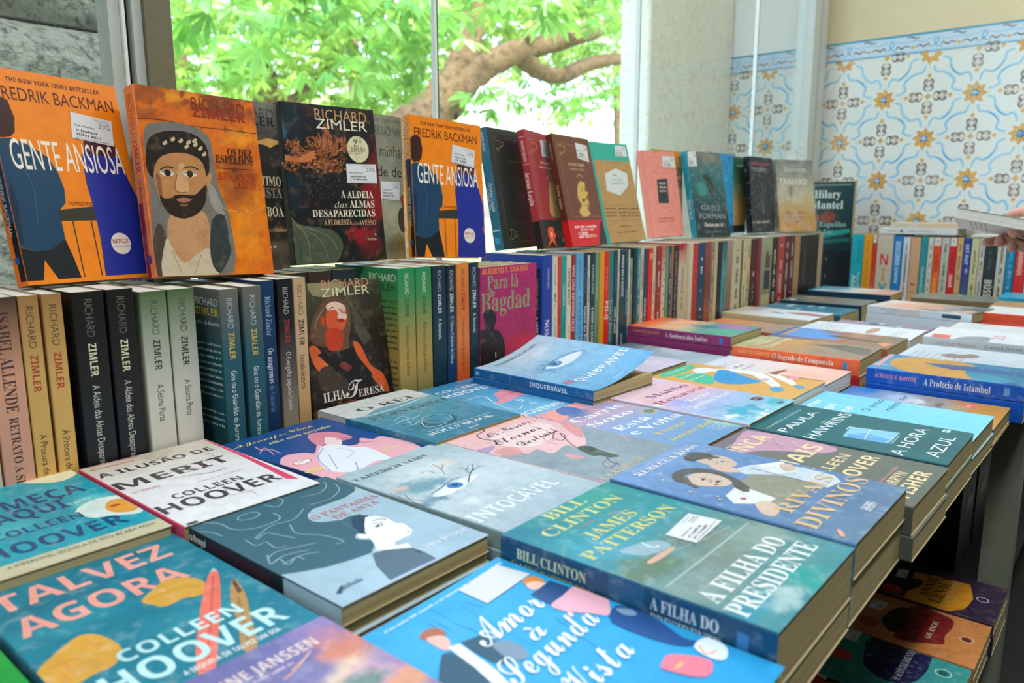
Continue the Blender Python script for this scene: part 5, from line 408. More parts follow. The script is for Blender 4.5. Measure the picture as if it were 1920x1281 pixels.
STAND=[('g2',(0.865,0.941,-0.0875,-5,6.5,-3),{'s':(157.0,233.0,20.0),'bg':'#f3860f','a':[['P','#3a1b19',[0.5,39,5.7,34,13,31.7,21.3,35.4,24.7,54,21.7,69.8,15.8,75.3,5.6,77.2,0.5,72.5]],['P','#12405f',[0.5,81.1,5.6,77.6,17.2,76.3,34.9,83.6,52.8,95.9,60.1,111.7,63.5,130.1,61.6,146.5,52.5,155.2,52,188.2,33.8,199,19.4,201.2,0.5,195.5]],['P','#0c2e46',[0.5,148.2,5.5,116.8,8.3,148.2,5.4,192.6,0.5,192.9]],['L','#1d567a',1.5,[17.1,97.3,28.6,128.4,25.4,169.4],1],['P','#101a20',[0.5,232.5,0.5,195.9,19.4,201.2,33.8,199,52,187.7,57,208.1,61.5,232.5,34.7,232.5,23.6,210.4,18.2,232.5]],['P','#30322a',[50.4,154.7,97,149.8,94.4,166.4,50.2,167.2]],['L','#30322a',1.5,[65.2,167,65.4,232],0],['L','#30322a',1.5,[87.6,165.6,87,232],0],['P','#471922',[98.5,74,103.5,68.5,116.6,66.4,138,72,141.7,86.6,119,92.6,96.5,87.6]],['P','#1a2c92',[93.4,86.8,112.6,88.4,141.6,89.1,147.3,115.8,154.4,137.3,156.1,159,155.3,178.3,156.5,227.5,156.5,232.5,91.1,232.5,94.4,188.4,94.6,158.2,91.5,123]],['P','#c96a22',[149.3,178.6,155,183.1,155.3,192.6]],['T','THE NEW YORK TIMES BESTSELLER','B','#5d2216',23.5,132.4,14,5],['T','FREDRIK BACKMAN','S','#551d14',9.2,146.9,33.9,14],['T','GENTE ANSIOSA','S','#f2ead8',11.9,145.5,110,33],['T','romance','S','#7d2414',64.6,93.3,149.3,6],['E','#e7e1d4',119.7,194.6,13,13],['T','NETFLIX','B','#b3202a',109.2,130.3,194.2,5],['T','A NETFLIX SERIES','S','#55504a',107.8,132,199.4,2.5],['K',[89.8,39.5,140.4,45.2,137.1,76.1,85.5,69.9]]],'sp':[['T','GENTE ANSIOSA','S','#f4e4c4',9,78,0.5,15],['R','#12405f',72,170,0.3,1],['R','#101a20',170,232,0.45,1],['T','FREDRIK BACKMAN','S','#d9d2c4',118,182,0.5,6],['R','#1f56b4',205,212,0.3,0.7]],'c':'#f09020','bk':None,'l':'smaller orange paperback with a man and a blue dress,in front of the glass joint','cu':0,'u':[],'nz':0.06}),
('g1',(0.289,0.926,-0.0875,13,12,-1),{'s':(155.0,237.0,20.0),'bg':'#f3860f','a':'g2','sp':[['T','GENTE ANSIOSA','S','#f4e4c4',9,78,0.5,15],['R','#12405f',72,170,0.3,1],['R','#101a20',170,232,0.45,1],['T','FREDRIK BACKMAN','S','#d9d2c4',118,182,0.5,6],['R','#1f56b4',205,212,0.3,0.7]],'c':'#e8741a','bk':None,'l':'big orange paperback with a man and a blue dress,standing at the left edge','cu':0,'u':[],'nz':0.06}),
('gd',(0.11,0.962,-0.0875,6,11,-3),{'s':(155.0,235.0,20.0),'bg':'#17201f','a':[['B','#6a1a1e',120,120,50,25,0.6,0.9,0.3],['B','#2d3530',100,160,50,30,0.8,0.6,0.3],['T','uma história','B','#d8d4c8',60,138,198,6],['T','que muda uma','B','#d8d4c8',55,138,209,6],['T','NEW YORK TIMES','S','#a8a49a',80,148,221,5]],'sp':[],'c':'#17201f','bk':None,'l':"near black paperback with small cream print,standing at the picture's left edge",'cu':0,'u':[],'nz':0.06}),
('zo',(0.424,0.918,-0.0875,0,10.5,-2.3),{'m':'paint','s':(159.0,232.0,26.0),'bg':'#dd6c0c','a':[['B','#6f3312',99.7,3.9,60,16,0.5,0.8,1.0],['B','#7a3a14',119.5,114.8,40,60,0.6,0.55,1.2],['B','#f08a14',126.1,164.2,40,70,0.7,0.7,1.0],['B','#8a3c12',-2.2,99.4,16,60,0.7,0.6,1.0],['B','#f59a20',73.1,5.2,14,8,0.5,0.8,0.9],['B','#7d3a14',13.5,6.7,30,14,0.6,0.7,0.9],['B','#8a4016',112.5,9.7,34,22,0.6,0.8,0.9],['B','#8f4518',128.1,94.1,26,40,0.7,0.6,0.9],['B','#f39a1c',134.1,53,30,18,0.7,0.8,0.8],['B','#f08c16',129.8,176.5,30,50,0.8,0.8,0.7],['B','#93481a',14.8,34.9,26,10,0.6,0.7,0.9],['B','#f3a026',47.2,9,16,10,0.6,0.7,0.8],['B','#a85418',120.1,129.7,24,20,0.7,0.6,0.9],['B','#6d3a1c',119.1,21.5,60,10,0.5,0.6,0.7],['L','#3a1c10',1,[1,41.5,33.5,40.2,68.1,43.3,113.3,42.5,158,43.1],1],['L','#3a1c10',0.9,[33.8,37.7,36.1,42.7],0],['L','#3a1c10',0.9,[78.7,41.5,80.6,46.7],0],['L','#3a1c10',0.9,[112.3,40.1,113.4,46.3],0],['L','#3a1c10',0.9,[135.9,40.5,137.5,45.4],0],['P','#75726a',[8.1,52.1,12.3,46.9,18.2,44.8,25.8,43.5,35.6,41.8,47,40.9,58.1,41.5,69.1,43.7,79.8,47.3,87.7,52.9,91,61.1,91.5,71.3,91.6,82.1,91.6,93.1,91.3,104.7,92.1,116.4,95.5,126.9,100,137.5,103.1,152.6,105.3,177.7,106.1,207.3,100.7,228.8,94.4,231.5,3.8,231.5,2.7,231.1,0.5,225,0.5,193.7,0.8,189.8,1.5,172.4,2.8,153.5,3.9,135.5,4.2,119.3,4.4,104,4.7,89.6,5.1,75.4,5.8,62.2]],['P','#9a968a',[80.2,117.2,82.3,115.2,85.4,116.5,88.8,121.5,92.7,133.3,96.9,148.9,99.3,160,99.1,162.8,97.2,161.1,94.3,157.7,90,153.6,84.6,147.9,80.8,141.3,79.3,132.8,79.2,123.4]],['P','#4a3f36',[0.5,194.7,0.8,189.8,3.4,179.3,7.1,171,10.5,167.1,13.7,169.1,16.6,175.6,17.7,185.1,16.2,199.8,13,217.4,9.8,230.2,9,231.5,1.7,231.5,1.5,231.1,0.5,221.4]],['P','#c69263',[27.5,155.1,39,150.2,53.8,148.4,65.5,149.1,71.1,152.5,73.5,158.5,74.8,165.5,76.1,173.8,76.4,183.3,75.1,191.6,72,198.2,67.3,203.7,61.3,208.1,53.3,212.3,43.9,215.3,35.6,214.8,28.6,209.1,22.8,199.9,19.6,189.7,19.3,177.8,21.7,164.9]],['P','#cbbb9e',[17.1,186.3,19.3,185.3,21.1,190.4,23.5,196.5,26.7,203.1,30.7,210.6,35.6,214.8,42.3,213,50,207.8,56.9,203.4,62.5,200,67.4,197.4,71.6,198.8,76.5,207.8,80.8,221,80.1,230.7,77.6,231.5,8,231.5,7.3,231.2,7.3,217.5,12.4,198.8]],['L','#8d7a5e',0.8,[22.9,201,31.4,228.4],0],['L','#8d7a5e',0.8,[59.1,205.8,48.5,228.8],0],['P','#2e393a',[79.3,161.8,85.1,155.1,92.1,152.9,97.3,155.2,99.2,164.2,99.3,177.7,99.2,189.1,100.2,194.9,101,198.6,99.8,203.6,94.8,213.1,87.7,223.9,81.5,229.6,76.9,227.3,73.1,219.8,71.4,209.4,72.3,194,75.2,175.6]],['P','#1a1411',[5.3,84.9,6.6,77.7,8.7,69.9,12.6,63.3,19.2,58.5,27.7,54.8,36.8,52.4,46.9,51.2,57.6,51.2,66.9,52.7,73.9,55.7,79.4,60.2,83.3,65.7,85.3,72.6,85.7,80.4,85.6,87.5,85,93.5,83.8,98.6,82.2,102.5,80,105.1,77.4,106.5,75.3,105.4,74.7,100.2,74.6,92.6,72.7,86.2,67.8,82.2,61.1,79.4,53.4,78.2,44.1,78.8,33.9,81,25.5,84.3,20.2,89.1,16.7,95,14,100.4,12.2,105.5,11.3,110.1,10.2,112.2,8.2,110.4,6,106,4.5,101.1,4.1,96.3,4.3,90.9]],['P','#bd8350',[13.5,100.4,16.2,94.3,20.1,88.7,25.5,84.3,33.1,81.1,42.1,79.1,50.8,78.5,59,79.3,66.8,81.5,72.9,84.9,76.3,89.8,78,95.9,78.8,102.7,79,110.4,78.4,118.8,76.7,127,74.1,135,70.4,142.7,65.5,149.1,58.5,154.1,50.3,157.8,42.8,159.8,36.6,159.8,31.1,158.1,26.3,155.2,22.3,150.9,18.9,145.3,16.3,139.5,14.5,133.7,13.3,127.6,12.6,121.3,12.2,114.3,12.2,107.1]],['P','#d3a06c',[43.6,95.7,46.4,91.6,49.3,90.3,51.5,92.7,53,101.4,53.9,113.8,53.7,123.5,52.2,127.9,49.6,129.5,46.7,129.8,42.8,129.8,38.5,128.5,36.2,124.5,37.4,115.7,40.5,104.3]],['P','#8f5c38',[14.3,107.3,15.9,106,18.2,107.7,19.8,111.6,20.2,118.9,19.9,128.3,19.3,134.7,18,136,16.4,134.2,15.1,130.3,14.3,123,14,113.7]],['P','#c08a5c',[80,105,82,102.8,84.6,101.7,86.2,102.2,85.9,105.5,84.6,110.6,83.2,114.6,81.6,116.7,79.9,117.8,78.9,117.2,78.7,113.9,79.1,109]],['P','#251a13',[16,132.6,17.1,132.9,19.1,135,21.4,136.5,24.2,136.5,27.3,136.1,30,135.3,31.8,134.3,33.2,133.1,35.3,132.1,38.6,131.3,42.5,130.8,46.6,130.5,50.8,130.7,55.1,131.1,59.1,130.8,62.1,129.5,64.7,127.4,67.5,125.1,71.2,121.6,75.2,117.8,77.6,117.3,77.5,122.7,75.8,131.4,73.3,139.2,70,145,65.9,149.9,61,154,55.3,157.3,48.8,159.6,42.6,160.7,36.7,160.1,31,158.3,26.2,155.6,22.7,152.2,20.1,148.1,18.1,144,16.7,139.6,15.9,135.2]],['P','#b06d52',[35.8,137.4,37.6,136.2,41.5,135.1,45.5,134.6,49.9,134.7,54.3,135.4,56.3,136.4,54.1,138.1,49.6,140.1,45.2,141.2,41.2,140.5,37.5,138.9]],['P','#a9764c',[38.8,143.1,39.9,143.1,42.4,143.4,44.9,143.5,47.4,143.2,50.1,142.6,51.2,142.6,49.9,143.5,47.2,144.9,44.6,145.7,42.1,145.1,39.8,143.9]],['E','#e3d6bf',28.5,104.9,9,4],['E','#e3d6bf',57.5,104.2,9,4],['E','#1a120e',29.2,104.8,4.2,4.2],['E','#1a120e',57.5,104.2,4.2,4.2],['L','#1f1510',1.6,[20.5,101.8,28.7,97.4,37.2,98.1],1],['L','#1f1510',1.6,[49.5,98.1,60,94.9,69.8,98],1],['L','#2a1c14',0.9,[21.9,104,28.9,102.1,36.4,104.3],1],['L','#2a1c14',0.9,[50.5,103.8,58,100.8,65.7,103.6],1],['L','#8a5836',1,[41.1,105.4,36.8,119.8,36.8,125.7,41.9,128.4,50.7,127.2],1],['P','#c9b18a',[27.5,68.8,28.7,67.2,30.8,65.4,32.4,64.5,33.2,65.2,33.5,66.8,33.4,68.2,32.4,69.4,30.9,70.4,29.6,71,28.5,70.7,27.6,69.9]],['P','#c9b18a',[37.9,63.5,39.1,61.9,41.2,60.1,42.9,59.1,43.7,59.8,44,61.4,43.9,62.9,42.9,64,41.4,65.1,40.1,65.6,38.9,65.4,38,64.5]],['P','#c9b18a',[47.6,64.4,48.9,62.8,51.1,61,52.7,60,53.5,60.7,53.9,62.3,53.7,63.8,52.7,65,51.2,66,49.9,66.6,48.7,66.3,47.8,65.5]],['P','#c9b18a',[57.6,65.3,58.9,63.7,61,61.8,62.7,60.9,63.5,61.6,63.9,63.2,63.7,64.7,62.7,65.9,61.2,67,59.8,67.5,58.7,67.2,57.7,66.4]],['P','#c9b18a',[66.2,67.3,67.5,65.7,69.7,63.9,71.4,62.9,72.3,63.6,72.6,65.2,72.5,66.7,71.4,67.9,69.9,69,68.5,69.6,67.3,69.3,66.3,68.4]],['P','#c9b18a',[72.1,71.6,73.4,70,75.6,68.2,77.3,67.2,78.2,67.9,78.6,69.5,78.4,71,77.3,72.2,75.8,73.3,74.4,73.9,73.2,73.6,72.2,72.7]],['P','#c9b18a',[76.3,78.6,77.7,77,79.9,75.1,81.6,74.2,82.5,74.9,82.8,76.5,82.7,78,81.6,79.2,80,80.3,78.6,80.8,77.4,80.5,76.5,79.7]],['P','#c9b18a',[54.3,70.9,55.6,69.3,57.8,67.5,59.4,66.6,60.3,67.3,60.6,68.8,60.5,70.3,59.5,71.5,57.9,72.6,56.5,73.1,55.4,72.8,54.5,72]],['P','#c9b18a',[65.6,62.6,66.9,60.9,69.1,59.1,70.8,58.1,71.6,58.8,72,60.4,71.8,61.9,70.8,63.1,69.2,64.2,67.8,64.8,66.7,64.5,65.7,63.6]],['T','RICHARD','S','#8a3414',71,144.1,18.9,13],['T','ZIMLER','B','#9a2a16',70.7,143.9,30.3,12],['T','OS DEZ','R','#2a160e',112,147.3,76.2,9.5],['T','ESPELHOS','R','#2a160e',94.3,147.5,86.4,9.5],['L','#7a3418',0.6,[95.3,93.6,148.2,92.6],0],['T','de','Z','#7a3418',116.5,124.9,96.9,6],['T','BENJAMIN','R','#b43a18',95.3,147.7,108.8,9.5],['T','ZARCO','R','#b43a18',113.9,147.1,118.9,9.5],['L','#f2b860',0.6,[88.7,141,106.2,150,123.1,146.9,141.8,153.8],1]],'sp':[['T','RICHARD','S','#a8481c',10,58,0.5,11],['T','ZIMLER','B','#b42a1a',64,104,0.5,11],['T','Os dez espelhos de Benjamin Zarco','S','#8a2a1a',112,200,0.5,8],['R','#8a2030',140,232,0.1,0.5],['R','#5a3a8a',205,215,0.2,0.7]],'c':'#f08a4c','bk':None,'l':'orange paperback with a painted portrait of a bearded man,standing face out','cu':0,'u':[],'nz':0.06}),
('cab',(0.48,0.96,-0.0875,-1,6.8,-1.8),{'m':'paint','s':(155.0,232.0,22.0),'bg':('v','#77756d','#2a2a2a','#141416','#17150f','#4a4038'),'a':[['T','RICHARD','S','#3a3a38',75.1,150,22.5,14],['T','ZIMLER','B','#1c1b1a',78.4,149.9,32.7,13],['P','#cf9f52',[118.3,56.3,123,53.9,129.9,50.9,137.5,49.2,147,49.8,154.5,51.2,154.5,56,154.2,56.1,148.5,57.4,145.5,59.1,143.3,60.9,140.9,61.8,138.1,61.3,135.2,60,131.9,58.8,127.5,58.4,122.7,58.2,119.3,57.9,117.3,57.6,116.7,57.3]],['T','O ÚLTIMO','R','#c9bc96',94.1,152.5,115.2,13],['T','CABALISTA','R','#8f8a7a',79.2,152.5,131.7,13],['T','DE LISBOA','R','#d6caa4',85.3,152.5,158.1,13],['B','#b08f5c',145.6,177.2,20,4,0.6,0.9,0.3],['B','#6a5a44',145.5,201.7,50,14,0.7,0.7,0.3],['M','#d8d0c0',126.3,135.8,202.6,4,1,0]],'sp':[],'c':'#141416','bk':None,'l':'charcoal paperback with a gold leaf shape,standing half hidden behind the bearded portrait','cu':0,'u':[],'nz':0.06}),
('ald',(0.64,0.95,-0.0875,-6,6.5,0),{'m':'paint','s':(157.0,231.0,24.0),'bg':('v','#20242a','#171c20','#10161a','#131a1b'),'a':[['B','#3a2a2a',48.5,6.3,26,20,0.7,0.8,0.3],['B','#2a5f74',0.9,42,10,16,0.6,0.9,0.3],['B','#8a1420',143.3,132.6,22,50,0.6,0.9,0.8],['B','#a01622',113.7,190.4,26,16,0.7,0.9,0.8],['B','#7a1420',151,82.9,14,40,0.7,0.8,0.8],['B','#6a1018',131.4,207.9,30,22,0.7,0.8,0.3],['B','#12343c',19.4,25.4,20,40,0.8,0.7,0.3],['B','#3a2222',141.7,12.3,30,20,0.8,0.6,0.3],['B','#12303a',9.2,127,26,40,0.8,0.6,0.3],['F',['#9f5830','#b06a3a','#8a4a28','#c07a48'],72.5,41.8,8,17,60,3.4],['F',['#9f5830','#b06a3a','#8a4a28','#c07a48'],58.2,56.7,22,14,110,3.4],['F',['#9f5830','#b06a3a','#8a4a28','#c07a48'],82,58.2,20,14,100,3.4],['F',['#9f5830','#b06a3a','#8a4a28','#c07a48'],15.8,61.8,12,10,60,3],['F',['#9f5830','#b06a3a','#8a4a28','#c07a48'],46.7,79.9,40,14,150,3],['F',['#9f5830','#b06a3a','#8a4a28','#c07a48'],65.1,88.2,34,12,110,2.8],['F',['#9f5830','#b06a3a','#8a4a28','#c07a48'],8.5,88.8,14,10,50,2.6],['F',['#9f5830','#b06a3a','#8a4a28','#c07a48'],99.3,55.7,8,12,40,3],['F',['#8a4626','#a3602f'],61.7,71.3,44,20,120,2.4],['F',['#b8aa96','#8f8474'],58.2,114.2,40,22,60,0.9],['P','#cc7643',[0.5,74.4,0.7,74.4,5.3,75.4,9.7,76.3,13.6,77.1,17.3,77.8,21.1,77.8,25.2,76.6,29.5,74.6,33.2,72.8,35.9,71.4,38.1,70.2,40.6,69.2,44,68.2,47.8,67.5,50.1,67.3,49.9,68.1,48.3,69.4,47.5,70.5,48.9,71,51,71.4,52.1,71.9,50.8,72.7,48.4,73.7,47.1,74.7,48.4,75.4,50.8,76,51.7,76.7,49.7,77.7,46.3,78.8,43.1,80,41.2,81.2,39.6,82.5,36.9,83.4,32.4,84.1,26.8,84.5,20.4,84.5,12.1,84,3,83.1,0.5,82.5]],['P','#4a5642',[0.5,163.5,0.6,163.5,5.6,168.4,11.8,172.8,19.6,174.5,28.7,175.9,38.1,177.4,48.3,179.1,58.8,181,67.5,184.1,73.6,189.1,77.8,195.2,80.3,201,81,205.9,80,210.4,78,215.1,75.3,220.6,71.6,226.1,66.6,230.1,64.8,230.5,5.9,230.5,1.4,229.6,0.5,228.3]],['L','#7f8a6a',0.9,[1,170.6,22.1,191.7,23.8,226.6],1],['L','#7f8a6a',0.9,[6.8,175.3,41.5,194.7,54.1,225.8],1],['L','#2f3a30',1.2,[1,179.5,8.9,202.6,8.8,228.1],1],['L','#7f8a6a',0.8,[23.5,176.9,59.2,193.1,70.5,212.4],1],['L','#9aa27c',0.8,[1,163.9,9.3,174.3,37.6,183.1],1],['T','RICHARD','S','#c79c68',54.6,143.3,21.3,15.5],['T','ZIMLER','S','#efe6c8',54.9,142.6,34.3,14],['E','#ddd7ad',123.1,61.6,19,20],['T','2.ª','R','#2a2a22',116.1,129.9,57.5,10],['T','EDIÇÃO','R','#2a2a22',111.2,135.2,64.4,6],['M','#6a665a',102,132,66,1.6,2,3],['T','A ALDEIA','R','#efe4c6',85.1,142.4,134.9,10.5],['T','das','I','#cfc4a6',72.7,95.4,149.6,9],['T','ALMAS','R','#efe4c6',98.8,143,149.6,10.5],['T','DESAPARECIDAS','R','#efe4c6',34.6,142.8,163.2,10.5],['T','A FLORESTA','R','#dfb07c',52,100.2,175.1,7.5],['T','do','I','#c9a07c',101.5,110.6,176,6],['T','AVESSO','R','#dfb07c',111.9,142.7,176.3,7.5],['O','#dcd2b4',139.9,190.9,1.6,1.8,0.7],['T','PARTE I','R','#c9bca0',124.6,142.6,200.1,3.6],['K',[99.4,84,152.3,83.4,152,112.6,98.4,112.7]]],'sp':[],'c':'#171c20','bk':'#2a4a56','l':'dark paperback with rust coloured foliage and a round cream seal,standing face out','cu':0,'u':[],'nz':0.06}),
('pale',(0.716,0.968,-0.0875,1.8,2.5,-1.5),{'m':'paint','s':(155.0,231.0,20.0),'bg':('v','#878b76','#8f9480','#a3a58a','#7d7c5c'),'a':[['B','#6f735f',138.2,18.1,30,20,0.8,0.5,0.3],['B','#bcbd9f',137.1,163.2,30,30,0.8,0.6,0.3],['B','#5f5a3c',134.8,207.4,40,20,0.6,0.8,0.3],['T','THE NEW YORK TIMES','S','#3a3c30',75.1,152.5,11.3,5],['T','FREDRIK BACKMAN','S','#4a4c3e',77,152.5,32.4,14],['T','a minha','S','#24261e',92.2,152.5,65.6,18],['T','cidade de','S','#24261e',61.2,152.5,97.1,16],['P','#7d4426',[147.2,131.1,149.2,127.3,152.8,124.3,154.5,123.8,154.5,145.1,153.2,145.7,150.4,142.4,148,136.4]],['P','#3a3a3a',[142.7,153.3,146.2,148.4,151,144.8,154.5,145.6,154.5,186.2,153.3,187.1,149.3,187.8,146.2,184.9,143.4,179.2,141.6,173,140.9,166.3,141.2,159.1]],['K',[105.8,105.6,146.2,105.2,145.7,134.8,104.3,133.6]]],'sp':[],'c':'#6f735f','bk':None,'l':'sage green paperback with thin dark handwriting,standing half hidden beside the dark foliage cover','cu':0,'u':[],'nz':0.06}),
('blk',(1.115,0.966,-0.0875,12,9.5,0),{'s':(153.0,234.0,20.0),'bg':'#13201f','a':[['L','#80704a',0.7,[142.6,18.3,18.6,17.8,27.3,221,134.4,220.7],0],['L','#a08a58',1,[27,23.6,46.9,24.2,54.9,31.5,39.1,39.8,29.9,37.2,37.3,45.9],1],['L','#a08a58',1,[57.2,23.7,61.7,31.3,43.8,35.1],1],['L','#a08a58',1,[32.2,215.3,42.8,201.3,38.4,196.4,55.7,199,64.5,208.7,70.6,217.2],1],['L','#a08a58',1,[38.1,215.4,57.6,211,50.6,205],1],['O','#5f5844',100.9,124.4,19,38,0.8],['P','#332c28',[107.6,96.4,116.1,93.8,124.4,96.2,129.3,101.7,128.9,111.5,125.1,124.4,120,135.1,113.5,142.1,105.7,146.9,98.6,148.6,91.8,147.2,85.8,142.7,84,135.4,89.1,122.7,98.5,107.1]],['T','Arsène Lupin','R','#5c5848',65.2,150.5,64.2,6],['T','Maurice Leblanc','S','#4a4638',48,129.4,185.8,4]],'sp':[['T','MAURICE LEBLANC','S','#d6e4e8',8,45,0.5,5],['T','Arsène Lupin','R','#d6e4e8',105,160,0.6,7],['T','A Agulha Oca','S','#d6e4e8',115,155,0.25,4.5],['R','#d9e4e8',195,197,0.1,0.9],['R','#3f9fd8',210,222,0.2,0.7]],'c':'#2a7391','bk':None,'l':'black paperback with a gilt line frame and a blue spine,standing face out,leaning','cu':0,'u':[],'nz':0.06}),
('red',(1.205,0.938,-0.0875,16,11.5,-1.5),{'s':(153.0,237.0,16.0),'bg':'#9f2c33','a':[['L','#cfa06c',0.7,[151.6,11.9,19.2,17.8,17.1,193.3,146.2,190.1],0],['L','#d9b070',1,[25.2,24.4,47,25.5,52.8,32.8,31.4,41,24.3,37.1],1],['L','#d9b070',1,[56.4,24.5,57.5,32.4],0],['L','#d9b070',1,[13.2,42.7,29.3,45.9],0],['O','#d9b070',101.1,130.5,17,34,1.2],['P','#cfa35a',[85.3,105.7,90.2,102,95.4,101.4,100.7,101.8,106.6,102.3,112.6,103.8,116.3,106.7,115.5,111.9,112.6,118.5,111.5,124.3,115.4,128.5,121.2,132,123.7,135,119.5,137.4,111.9,139.3,106.8,141.4,106.1,143.6,107.8,146,111.3,149.5,119,155.2,128.6,162.1,132.4,167.8,126.1,171.7,114,174.5,101.6,175.5,88.8,174.8,75.7,172.3,67.1,167.4,66.1,159.1,69.7,148.4,73.8,137.4,77.1,126,81,114.3]],['L','#d9b070',1.2,[72.9,94.9,99.9,85.6,121.2,88.7],1],['T','Arsène Lupin','R','#e6cdb0',55.7,150.5,64.1,6],['M','#d9bfa4',49.1,115.8,73.4,4,1,0],['M','#e6cdb0',73.4,139.2,187.4,4,1,0],['K',[74.8,14,139.3,13.1,138.1,47.3,72.3,49.2]],['P','#1d1f20',[0,180,153,180,153,237,0,237]],['P','#f0603c',[39.9,196.5,47.9,194.4,58.1,193.8,65.7,194.6,67.9,197.7,67.6,202.2,68.1,205.9,71.7,207.8,76.2,209,78.1,210.7,74.4,213.6,68.1,217,64.3,220.8,66.7,226.3,71.6,232.2,73,235.3,67.9,232.8,59.4,227.4,50,224.7,38.6,228,26.4,234,20.5,236.5,20.1,236.5,23.6,233.4,33,227,39.6,221.2,39.2,217.7,36,214.9,34,211.5,34.4,206.4,36,200.7]],['E','#f2dcc8',53.6,209.9,4,5],['T','LUPIN','B','#e01b24',87.4,150.5,216.1,14],['T','NETFLIX','B','#e6e2d8',105.2,150.5,226.7,8]],'sp':[['T','MAURICE LEBLANC','B','#f0d6cc',22,64,0.5,6],['T','Arsène Lupin','R','#f4e2d6',84,150,0.45,10],['R','#1d1f20',182,237,0,1],['R','#f0d6cc',14,15,0.1,0.9],['R','#f0d6cc',68,69,0.1,0.9]],'c':'#b83840','bk':None,'l':'red paperback with gilt cameo and black lower band,between black and brown ones','cu':0,'u':[],'nz':0.06}),
('brn',(1.29,0.93,-0.0875,6,13.5,-0.5),{'s':(155.0,236.0,16.0),'bg':'#6d3c26','a':[['L','#c79a5c',0.7,[135.6,22.1,15.2,17.7,23,173.5,148.1,173.5],0],['L','#d9b068',1,[19.3,23.3,37,23.2,43.5,31,28.6,40.7,23,36.3],1],['L','#d9b068',1,[43.2,22.5,47.2,28.9],0],['L','#d9b068',1,[18.3,40,27.5,44.1],0],['O','#d9b568',86,133.2,19,37,1.2],['P','#d3ae54',[72.3,103.2,82,99,93.7,97.6,101.6,98.8,101.9,104,98.5,111.7,97.1,117.7,101.6,119.4,108.2,119.3,111.6,120.3,108,123.9,101.3,128.6,97.1,132.9,99,135.9,103.5,138.5,105.7,141.8,102.3,146.4,96.6,151.7,93.4,156.6,96.7,160.9,102.5,164.8,103.6,168.1,95.4,171.2,82.5,173.7,71.4,174.3,63.8,171.8,58,167.3,55.9,162.5,60.3,157.9,68.3,153,73,148.1,70.3,143.9,64.3,139.8,60.9,133.8,62.3,123.8,66.3,112.1]],['P','#5a3420',[77.6,136.3,82.3,135.2,89,134.4,93.4,134.5,93.2,136.1,90.7,138.6,87.9,140.6,85.3,141.5,82.6,141.9,80.3,141.6,78.4,140.2,77,138.1]],['L','#5a3420',1.6,[84.9,148,97,150.8],0],['L','#5a3420',1.4,[85.3,108.9,84.1,119.7],0],['L','#d9b568',1.4,[71.5,89.2,86.4,82,99.1,89.3],1],['T','Arsène Lupin','R','#dcc39a',45.8,115.6,63.7,7],['T','Cavalheiro Ladrão','R','#cdb48c',50.6,113.5,73.1,4],['K',[91.8,13,141.4,16.1,139.8,52.8,91.4,47]],['P','#d5151f',[0,181,155,181,155,236,0,236]],['P','#2a2c2e',[135.9,188.4,140.3,185.4,145.5,184,149.3,184.3,150.4,185.6,150.3,188.5,150.7,194.3,152.9,205.6,154.5,213.9,154.5,235.5,120.4,235.5,119.7,229,124.1,217.9,128.5,207.9,130.8,200.1,133,193.4]],['M','#f0d9d4',23.9,117.4,197.8,6,1,0],['M','#f0d9d4',45.8,102.5,204.2,5,1,0],['T','LUPIN','B','#f4ece8',35.4,75.8,219.5,13],['T','NETFLIX','B','#f0d9d4',80.2,111.2,218.6,6]],'sp':[['T','MAURICE LEBLANC','S','#c9a47c',20,55,0.5,4],['T','Arsène Lupin','R','#c9a47c',105,155,0.5,7],['R','#d5151f',181,236,0,1]],'c':'#5d3222','bk':None,'l':'brown paperback with a gilt cameo and a wide red band,standing face out','cu':0,'u':[],'nz':0.06}),
('teal',(1.466,0.952,-0.0875,0,15,0.7),{'s':(156.0,233.0,20.0),'bg':'#b58f56','a':[['P','#20ad97',[0,0,156,0,156,42,0,42]],['P','#d2dad6',[35.7,73,86.5,59.6,131.9,71.6,125.6,101.2,81.9,123.9,29.6,112.9]],['M','#8a8f8a',68,85.4,77.2,5,1,0],['M','#8a8f8a',60.6,104.7,88.4,4,1,0],['M','#8a8f8a',51.6,113.1,97,4,1,0],['M','#7d5f34',51.5,114.9,47.1,3,1,0],['L','#7d5f34',0.6,[1,146.4,155,146.5],0],['L','#7d5f34',0.6,[1,182.4,153.5,183.1],0],['L','#7d5f34',0.6,[56.8,147.2,50.1,182.8],0],['L','#7d5f34',0.6,[112.7,146.9,110.6,183],0],['M','#6a4f2a',7.7,48.5,155.9,4,1,0],['M','#6a4f2a',7.2,48.1,164.4,4,1,0],['M','#6a4f2a',6.7,47.7,172.9,4,1,0],['M','#6a4f2a',63.3,105.8,156.9,4,1,0],['M','#6a4f2a',63,105.6,165.5,4,1,0],['M','#6a4f2a',62.7,105.5,174.2,4,1,0],['M','#6a4f2a',115.1,153.5,157.8,4,1,0],['M','#6a4f2a',114.9,153.5,166.6,4,1,0],['M','#6a4f2a',115.1,153.5,174.8,4,1,0],['M','#7d5f34',53.3,100,197.9,4,1,0],['M','#7d5f34',38.8,123.5,212,3,1,0],['K',[101.4,4.6,145.9,5,147.3,30.7,95.8,30.1]]],'sp':[],'c':'#20ad97','bk':None,'l':'kraft brown paperback with a teal top band and a pale hexagon,standing face out','cu':0,'u':[],'nz':0.06}),
